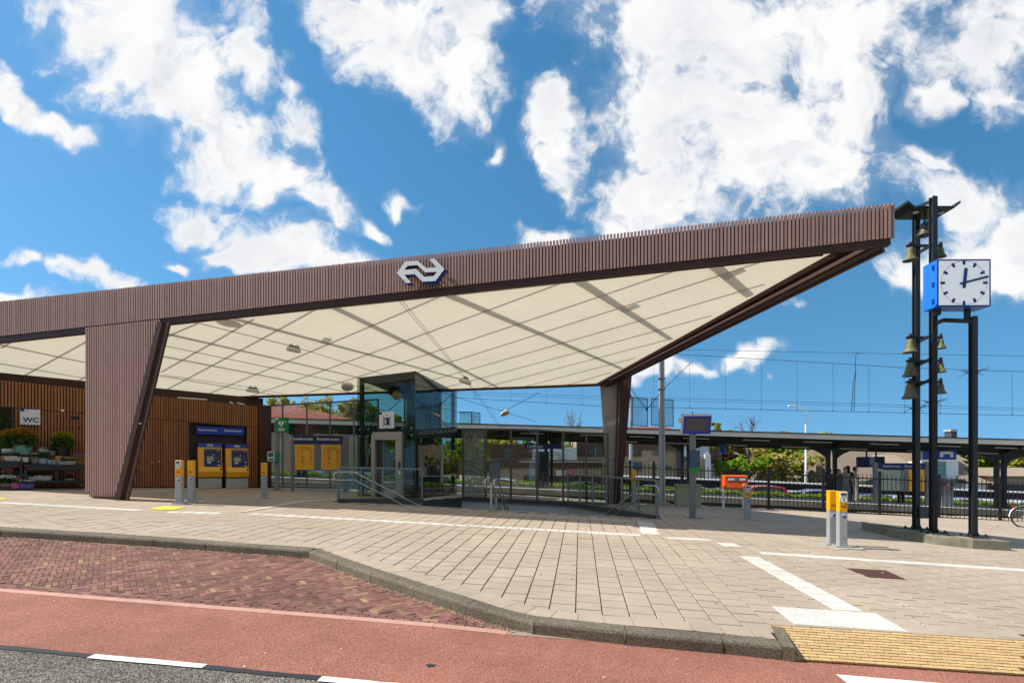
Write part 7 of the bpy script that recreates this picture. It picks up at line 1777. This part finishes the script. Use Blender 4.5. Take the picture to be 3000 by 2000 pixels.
# --- second glass lift beyond the tracks
t = thing('glass_lift', 'glass head of a second lift rising above the platform canopy', 'lift', P(1365, 1240, 33))
MT['liftframe'] = M('lift_frame_dark', (.03, .035, .035), .5)
q0, q1, q2 = P(1346, 1240, 33), P(1382, 1240, 33), P(1406, 1240, 36); hh_ = P(1346, 1207, 33).z - q0.z
for a, b in ((q0, q1), (q1, q2)):
    mb = MB(); u = Vector((0, 0, hh_)); n_ = (b - a).cross(u).normalized() * .01; mb.add([a - Vector((0, 0, 1)), b - Vector((0, 0, 1)), b + u, a + u, a - Vector((0, 0, 1)) + n_, b - Vector((0, 0, 1)) + n_, b + u + n_, a + u + n_], [(0, 1, 2, 3), (7, 6, 5, 4), (0, 4, 5, 1), (1, 5, 6, 2), (2, 6, 7, 3), (3, 7, 4, 0)]); mb.build('pane', MT['liftglass'], world=t)
    mb = MB(); mb.beam(a + u, b + u, .06, .06); mb.beam(b - Vector((0, 0, 1)), b + u, .06, .06); mb.build('frame', MT['liftframe'], world=t)

# ================================================================ HOUSES
MT['brickc'] = None
def brickmat(name, c1, c2, mort, sc=4.0):
    m = bpy.data.materials.new(name); m.use_nodes = True; t = m.node_tree; b = t.nodes['Principled BSDF']; b.inputs['Roughness'].default_value = .9
    tc_ = t.nodes.new('ShaderNodeTexCoord'); mp = t.nodes.new('ShaderNodeMapping'); mp.inputs['Rotation'].default_value = (R(90), 0, 0); br = t.nodes.new('ShaderNodeTexBrick')
    t.links.new(tc_.outputs['Object'], mp.inputs[0]); t.links.new(mp.outputs[0], br.inputs[0]); br.inputs['Scale'].default_value = sc; br.inputs['Color1'].default_value = (*c1, 1); br.inputs['Color2'].default_value = (*c2, 1); br.inputs['Mortar'].default_value = (*mort, 1)
    br.inputs['Brick Width'].default_value = .9; br.inputs['Row Height'].default_value = .3; br.inputs['Mortar Size'].default_value = .02; t.links.new(br.outputs[0], b.inputs['Base Color']); return m
bk1 = brickmat('cream_brick', (.50, .37, .24), (.36, .25, .16), (.22, .16, .11)); bk2 = brickmat('mottled_brick_roof', (.26, .19, .14), (.20, .15, .11), (.14, .11, .08), 5)
tiles = brickmat('red_roof_tile', (.26, .075, .045), (.2, .055, .035), (.07, .025, .02), 2.2); tan = M('tan_roof', (.30, .23, .16), .9, 0, .2, 3, .3, 20); browncl = M('brown_cladding', (.105, .048, .03), .7, 0, .15, 6); render_w = M('white_render', (.72, .72, .74), .8, 0, .04, 1); render_g = M('grey_render', (.45, .46, .50), .8, 0, .04, 1); winglass = M('window_glass', (.07, .10, .12), .1); greenglass = M('green_window', (.16, .26, .25), .15); doorbrown = M('door_brown', (.23, .085, .025), .6); slate = M('slate', (.06, .06, .07), .7, 0, .2, 3)
class House:
    def __init__(s, x, Y, lab, cat='house'):
        s.Y = Y; p = P(x, 1400, Y); s.t = thing('house', lab, cat, (p.x, Y, -1.25 - S * p.x)); s.k = Y
    def blk(s, x0, x1, y0, y1, mat, nm='wall', d=6.0, off=0.0, par=None):
        a, b = P(x0, y1, s.Y + off), P(x1, y0, s.Y + off); mb = MB(); mb.box(((a.x + b.x) / 2, s.Y + off + d / 2, (a.z + b.z) / 2), (abs(b.x - a.x), d, abs(b.z - a.z)))
        if par is not None: return mb.build(nm, mat, world=par)
        return mb.build(nm, mat, world=s.t)
    def win(s, x0, x1, y0, y1, mat=None, off=0.0, fr='midgrey'):
        a, b = P(x0, y1, s.Y + off), P(x1, y0, s.Y + off); cx, cz = (a.x + b.x) / 2, (a.z + b.z) / 2; w_, h_ = abs(b.x - a.x), abs(b.z - a.z)
        mb = MB()
        for z in (cz - h_ / 2, cz + h_ / 2): mb.box((cx, s.Y + off, z), (w_ + .06, .16, .06))
        for x in (cx - w_ / 2, cx + w_ / 2): mb.box((x, s.Y + off + .002, cz), (.06, .15, h_ - .06))
        f_ = mb.build('window', MT[fr], world=s.t); mb = MB(); mb.box((cx, s.Y + off, cz), (w_ - .1, .06, h_ - .1)); mb.build('pane', mat or winglass, world=f_)
    def gable(s, x0, x1, ye, yr, mat, d=7.0, off=-.2, frac=.5, nm='roof'):
        a, b = P(x0, ye, s.Y + off), P(x1, ye, s.Y + off); zr = P(x0, yr, s.Y + off).z; y0, y1 = s.Y + off, s.Y + off + d; ym = y0 + d * frac
        mb = MB(); mb.add([(a.x, y0, a.z), (b.x, y0, b.z), (b.x, ym, zr), (a.x, ym, zr), (a.x, y1, a.z), (b.x, y1, b.z)], [(0, 1, 2, 3), (3, 2, 5, 4), (0, 3, 4), (1, 5, 2), (0, 4, 5, 1)]); return mb.build(nm, mat, world=s.t)
h = House(1850, 62, 'modern house with brown timber upper floor and cream brick below', 'house')
h.blk(1690, 1945, 1262, 1420, bk1); h.blk(1690, 1880, 1262, 1336, browncl, 'cladding', .5, -.12); h.blk(1880, 1990, 1262, 1317, browncl, 'cladding', .5, -.14); h.blk(1945, 1990, 1262, 1420, bk1, off=.4); h.blk(1985, 1994, 1262, 1420, slate, 'downpipe', .3, -.2)
h.gable(1680, 1985, 1262, 1243, tiles, 8)
for w_ in ((1857, 1868, 1316, 1328), (1914, 1933, 1319, 1330), (1855, 1880, 1352, 1378), (1948, 1965, 1365, 1376), (1730, 1748, 1318, 1332)): h.win(*w_, off=-.2)
h = House(2010, 64, 'white cubic house beside the timber clad one', 'house')
h.blk(1991, 2030, 1300, 1337, render_w, off=-.6); h.blk(1992, 2075, 1337, 1420, bk1); h.blk(2030, 2078, 1285, 1337, render_g); h.win(1997, 2018, 1339, 1352, off=-.1); h.blk(2066, 2082, 1330, 1400, render_w, off=-.3)
h = House(2090, 66, 'house with dark brown upper storey and white base behind the first iron column', 'house')
h.blk(2068, 2110, 1320, 1357, browncl, off=-.2); h.blk(2096, 2116, 1320, 1357, slate, 'side_wall'); h.blk(2064, 2116, 1357, 1415, render_w); h.win(2100, 2110, 1340, 1353, off=-.1); h.win(2104, 2113, 1373, 1392, off=-.1)
h = House(1560, 58, 'row of low houses with timber band and brick base behind the glass screen', 'house')
h.blk(1440, 1690, 1310, 1347, render_w, off=1.0); h.blk(1436, 1560, 1300, 1342, browncl, off=.6); h.blk(1440, 1762, 1347, 1370, browncl, 'timber_band', 5, -.5); h.blk(1520, 1762, 1352, 1353.5, MT['white'], 'gutter', .3, -.8); h.blk(1440, 1762, 1370, 1425, bk1, 'wall', 5, -.3); h.blk(1535, 1760, 1392, 1425, browncl, 'lower_wall', .4, -.45)
h.blk(1590, 1634, 1327, 1347, render_w, off=-.2); h.gable(1586, 1640, 1330, 1318, slate, 5, -.6)
for w_ in ((1545, 1556, 1395, 1412), (1638, 1660, 1396, 1418), (1745, 1758, 1310, 1338), (1480, 1500, 1318, 1340)): h.win(*w_, off=-.7)
o = h.blk(1629, 1687, 1376, 1394, M('banner_pink', (.55, .12, .18), .6, 0, .3, 3), 'banner', .05, -1.0); h.blk(1629, 1656, 1378, 1393, M('banner_white', (.6, .55, .57), .6), 'banner_corner', .05, -1.04)
h = House(2580, 60, 'big house with a sweeping mottled brick brown roof', 'house')
h.gable(2490, 2745, 1408, 1278, bk2, 14, -.3, .42); h.blk(2495, 2740, 1405, 1440, bk1); h.blk(2544, 2562, 1404, 1427, slate, 'opening', .3, -.3); h.blk(2610, 2740, 1362, 1410, slate, 'dormer', 3, .3) if False else None
h.gable(2612, 2700, 1362, 1330, tan, 6, -1.0); 
h = House(2770, 58, 'white rendered house with a tall green stair window', 'house')
h.blk(2698, 2808, 1349, 1445, render_w); h.blk(2700, 2758, 1349, 1373, render_g, 'grey_band', .3, -.15); h.blk(2741, 2772, 1350, 1401, greenglass, 'stair_window', .3, -.2)
for k in range(4): h.blk(2741, 2772, 1362 + k * 13, 1363.2 + k * 13, slate, 'glazing_bar', .3, -.25)
h.blk(2740, 2773, 1414, 1440, doorbrown, 'garage_door', .3, -.2); h.win(2708, 2717, 1414, 1432, off=-.1); h.win(2785, 2793, 1416, 1436, off=-.1); h.blk(2698, 2830, 1403, 1406, slate, 'canopy_slab', 1.2, -1.2); h.blk(2806, 2826, 1395, 1445, render_w)
h.gable(2690, 2840, 1349, 1300, bk2, 9, .3, .5); o = h.blk(2787, 2804, 1262, 1330, slate, 'chimney', 1.0, 4.2); h.blk(2786, 2805, 1257, 1263, M('chimney_cap', (.4, .4, .4), .5), 'chimney_cap', 1.1, 4.1)
h = House(2870, 57, 'house with tan roof slopes and brown doors beside the third iron column', 'house')
h.blk(2830, 2928, 1412, 1450, render_w); h.gable(2862, 2916, 1414, 1345, tan, 10, -.4, .45); h.gable(2830, 2865, 1410, 1352, bk2, 8, -.2, .5); h.blk(2897, 2902, 1420, 1445, doorbrown, 'door', .3, -.2); h.blk(2906, 2920, 1421, 1446, doorbrown, 'door', .3, -.2)
h = House(2970, 56, 'low building with tan tiled roof and dark board wall at the fence end', 'building')
h.gable(2912, 3090, 1394, 1370, tan, 6, -.3, .6); h.blk(2918, 3090, 1394, 1421, tan, 'wall', 4, .1); h.blk(2922, 3090, 1420, 1452, M('dark_boards', (.035, .04, .05), .7), 'board_wall', .4, -.3); h.blk(2928, 2934, 1363, 1374, doorbrown, 'chimney', .6, 1.5)
h = House(900, 48, 'station building with a red tiled hipped roof seen above the glazed screen', 'building')
a, b = P(700, 1226, 47), P(1035, 1227, 47); mb = MB(); zr = P(800, 1186, 50).z
mb.add([(a.x, 47, a.z), (b.x, 47, b.z), (b.x - 6.8, 50.5, zr), (a.x - 1, 50.5, zr), (a.x, 54, a.z), (b.x, 54, b.z)], [(0, 1, 2, 3), (3, 2, 5, 4), (1, 5, 2), (0, 3, 4), (0, 4, 5, 1)]); mb.build('roof', tiles, world=h.t)
h.blk(705, 1025, 1227, 1400, bk1, 'wall', 6)
h.blk(1080, 1260, 1330, 1346, tiles, 'low_roof', 3, 4); h.blk(1080, 1200, 1346, 1420, browncl, 'annex', 3, 4.2)
# grass bank in front of the houses
MT['lawn'] = leafmat('lawn', (.16, .24, .02), (.30, .36, .04))
o = struct(fsheet('grass_bank', -40, 60, 19, 27, -.55, M('lawn_green', (.17, .25, .02), .95, 0, .35, 3)))

# ================================================================ TREES
def tree(x, Y, ybase, ytop, wpx, lab, mats, leaves=3500, bare=False, seed=1, size=.16, trunkcol=None, crown0=.25):
    rnd = random.Random(seed); b = P(x, ybase, Y); H_ = P(x, ytop, Y).z - b.z; Wd = wpx / F * Y / 2
    t = thing('tree', lab, 'tree', b); tm = trunkcol or MT.setdefault('bark', M('bark', (.14, .11, .08), .9, 0, .3, 8)); mb = MB(); tips = []
    def limb(p, d, l, r, lev):
        q = p + d * l; mid_ = p + d * l * .5 + Vector((rnd.gauss(0, .04), rnd.gauss(0, .04), 0)) * l
        mb.path([p, mid_, q], [r, r * .8, r * .6], 5 if lev else 7); tips.append((q, lev)); tips.append((mid_, lev))
        if lev >= (4 if bare else 3): return
        for k in range(rnd.choice((2, 3, 3)) + (1 if lev == 0 else 0)):
            nd = (d + Vector((rnd.gauss(0, .62), rnd.gauss(0, .62), rnd.gauss(.12, .35)))).normalized(); limb(p + d * l * rnd.uniform(.55, 1), nd, l * rnd.uniform(.55, .8), r * .55, lev + 1)
    limb(Vector((0, 0, 0)), Vector((rnd.gauss(0, .04), 0, 1)).normalized(), H_ * (.36 if not bare else .34), H_ * .022, 0)
    # fit to the asked size
    mxz = max(v[2] for v in mb.v); mxx = max(abs(v[0]) for v in mb.v); sz, sx = H_ / mxz * (.97 if not bare else 1), Wd / max(.1, mxx)
    mb.v = [(v[0] * sx, v[1] * sx, v[2] * sz) for v in mb.v]; mb.build('trunk', tm, t)
    if bare: return t
    pts = [Vector((p.x * sx, p.y * sx, p.z * sz)) for p, l in tips if l >= 1]; cr_ = MB(); clumps = []
    for k in range(46):
        p = rnd.choice(pts); clumps.append((p + Vector((rnd.gauss(0, .12) * Wd, rnd.gauss(0, .12) * Wd, rnd.gauss(0, .06) * H_)), rnd.uniform(.14, .30) * Wd))
    for k in range(leaves):
        c0, rr = rnd.choice(clumps); d = Vector((rnd.gauss(0, 1), rnd.gauss(0, 1), rnd.gauss(0, .8))); d = d.normalized() * rr * (rnd.random() ** .45); c = c0 + d
        if c.z < H_ * crown0 * .5: continue
        s_ = size * rnd.uniform(.5, 1.3); u = Vector((rnd.gauss(0, 1), rnd.gauss(0, 1), rnd.gauss(0, 1))).normalized(); v = u.orthogonal().normalized()
        cr_.add([c + u * s_, c + v * s_ * .55, c - u * s_, c - v * s_ * .55], [(0, 1, 2, 3)])
    cr_.build('crown', mats, t); return t
lm = {'yg': leafmat('leaf_yellow_green', (.24, .26, .025), (.42, .40, .05)), 'ol': leafmat('leaf_olive', (.19, .165, .045), (.33, .27, .08)), 'gr': leafmat('leaf_green', (.10, .19, .018), (.25, .35, .035)), 'dk': leafmat('leaf_purple', (.05, .025, .02), (.10, .05, .03)), 'pa': leafmat('leaf_pale', (.26, .26, .055), (.44, .38, .11))}
TREES = [(2150, 80, 1420, 1270, 150, 'ol', 'olive tinged tree with open branches behind the orange mailbox'), (2200, 76, 1425, 1262, 170, 'pa', 'tree with pale unfolding leaves and a light trunk behind the mailbox'), (2255, 84, 1420, 1275, 160, 'ol', 'brownish budding tree on the dune behind the car park'), (2300, 78, 1425, 1285, 150, 'yg', 'bright yellow green tree behind the red parked car'), (2345, 74, 1428, 1290, 130, 'gr', 'fresh green tree behind the white street lamp'), (2395, 80, 1428, 1280, 160, 'yg', 'yellow green tree between street lamp and iron column'), (2425, 76, 1430, 1300, 90, 'pa', 'small pale tree beside the iron column'), (2270, 70, 1428, 1345, 110, 'yg', 'low yellow green bush tree above the parked cars'), (2180, 68, 1425, 1340, 110, 'gr', 'low green bush tree behind the mailbox legs'),
         (2121, 70, 1420, 1318, 46, 'dk', 'small purple leaved tree beside the white based house'), (2120, 66, 1420, 1352, 60, 'gr', 'round green shrub tree next to the white based house'),
         (2950, 90, 1440, 1318, 190, 'gr', 'green tree rising over the low tan roofed building'), (3010, 84, 1440, 1322, 150, 'yg', 'yellow green tree beyond the low tan roofed building'), (2075, 72, 1400, 1215, 60, 'yg', 'slim green tree top behind the blue display'),
         (1660, 72, 1400, 1300, 110, 'yg', 'yellow green tree seen through the low glazed screen'), (1690, 76, 1400, 1295, 80, 'pa', 'pale leaved tree seen beside the rear canopy leg'), (1580, 80, 1400, 1300, 90, 'gr', 'green tree behind the station name sign'),
         (1045, 56, 1400, 1166, 120, 'pa', 'tall pale green tree left of the lift tower'), (1110, 60, 1400, 1180, 140, 'gr', 'green tree seen through the lift tower glass'), (860, 64, 1400, 1166, 200, 'pa', 'pale tree behind the red tiled station roof'), (1250, 60, 1400, 1275, 160, 'gr', 'green tree behind the lower lift panes'), (1180, 58, 1405, 1300, 140, 'yg', 'yellow green tree behind the lift door'), (1340, 64, 1405, 1300, 120, 'gr', 'green tree behind the etched glass pane')]
for i, (x, Y, yb_, yt, wp, mk_, lab) in enumerate(TREES): tree(x, Y, yb_, yt, wp, lab, lm[mk_], 4200 if wp > 80 else 1500, seed=20 + i, size=.0042 * Y)
barebark = M('bare_bark', (.16, .12, .10), .9)
tree(1668, 66, 1400, 1190, 90, 'leafless tree rising above the platform canopy near the rear leg', None, 0, True, 71, trunkcol=barebark); tree(2190, 72, 1400, 1210, 120, 'leafless purplish tree top above the canopy behind the blue display', None, 0, True, 73, trunkcol=M('bare_bark_purple', (.15, .09, .10), .9)); tree(967, 52, 1400, 1190, 60, 'thin leafless tree left of the lift tower', None, 0, True, 75, trunkcol=barebark)

# far-off wood on the dunes behind the houses
random.seed(21); wm = MB(); wd = MB()
for k in range(30000):
    x = random.uniform(650, 3150); top = 1302 + 14 * math.sin(x * .021) + 9 * math.sin(x * .053 + 1) + .022 * (x - 1900)
    Y = random.uniform(94, 104); y = top + (1430 - top) * random.random() ** 1.5; c = P(x, y, Y); s_ = random.uniform(.25, .7)
    u = Vector((random.gauss(0, 1), random.gauss(0, 1), random.gauss(0, 1))).normalized(); v = u.orthogonal().normalized(); (wm if math.sin(x * .031) + math.sin(x * .09) + random.gauss(0, .6) > 0 else wd).add([c + u * s_, c + v * s_ * .6, c - u * s_, c - v * s_ * .6], [(0, 1, 2, 3)])
r_ = bpy.data.objects.new('woodland', None); C.objects.link(r_); r_['kind'] = 'stuff'; r_['label'] = 'yellow green spring wood on the dunes behind the houses'
a_ = wm.build('foliage', lm['yg'], r_); b_ = wd.build('foliage', lm['ol'], r_); stuff(a_); stuff(b_)
mb = MB(); pts = []
for k in range(40):
    x = 500 + k * 70; pts.append((P(x, 1325 + 12 * math.sin(x * .021) + .022 * (x - 1900), 108), P(x, 1500, 108)))
vs = [v for pr in pts for v in pr] + [v + Vector((0, 14, 0)) for pr in pts for v in pr]; n2 = len(pts) * 2
mb.add(vs, [(2 * i, 2 * i + 1, 2 * i + 3, 2 * i + 2) for i in range(len(pts) - 1)] + [(2 * i, 2 * i + 2, n2 + 2 * i + 2, n2 + 2 * i) for i in range(len(pts) - 1)]); struct(mb.build('dune', M('dune_scrub', (.10, .095, .03), .95, 0, .4, .3)))
# the other side of the street, behind the camera: houses that the glass mirrors, and tall trees added to keep sky out of it
struct(MB().add([(-60, -34, -2.6), (60, -34, -2.6), (60, -5.8, -.5), (-60, -5.8, -.5)], [(0, 1, 2, 3)]).build('street_ground', MT['farground']))
for i, (x, w_, hh_, m_, lab) in enumerate(((-27, 12, 6.5, bk1, 'cream brick house across the street'), (-9, 14, 7.5, bk2, 'brown brick house across the street'), (9, 13, 6.8, bk1, 'brick house with red roof across the street'), (27, 13, 7.2, bk2, 'mottled brick house across the street'))):
    t = thing('house', lab + ' opposite the station' + (' by the far corner' if i in (0, 3) else ''), 'house', (x, -27, -2.2)); MB().box((0, 0, hh_ / 2), (w_, 8, hh_)).build('wall', m_, t); mb = MB(); e = .4
    mb.add([(-w_ / 2 - e, 4.5, hh_), (w_ / 2 + e, 4.5, hh_), (w_ / 2 + e, 0, hh_ + 3.4), (-w_ / 2 - e, 0, hh_ + 3.4), (-w_ / 2 - e, -4.5, hh_), (w_ / 2 + e, -4.5, hh_)], [(0, 1, 2, 3), (3, 2, 5, 4), (0, 3, 4), (1, 5, 2), (0, 4, 5, 1)]); mb.build('roof', tiles, t)
    for sx in (-.3, 0, .3):
        for z in (1.5, 4.4): MB().box((sx * w_, 4.02, z), (1.3, .08, 1.4)).build('window', winglass, t)

bt = tree(1500, 45, 1400, 880, 430, 'tall broad tree added across the street for the glass to mirror', lm['gr'], 7000, seed=90, size=.30, crown0=.1); bt['group'] = 'trees added across the street'
bt.location = (-3, -17, -1.6)
for k, (x, y) in enumerate(((-14, -18), (-25, -17), (8, -18), (19, -17), (30, -18), (-36, -18))): dup(bt, (x, y, -1.6), k * 1.3)
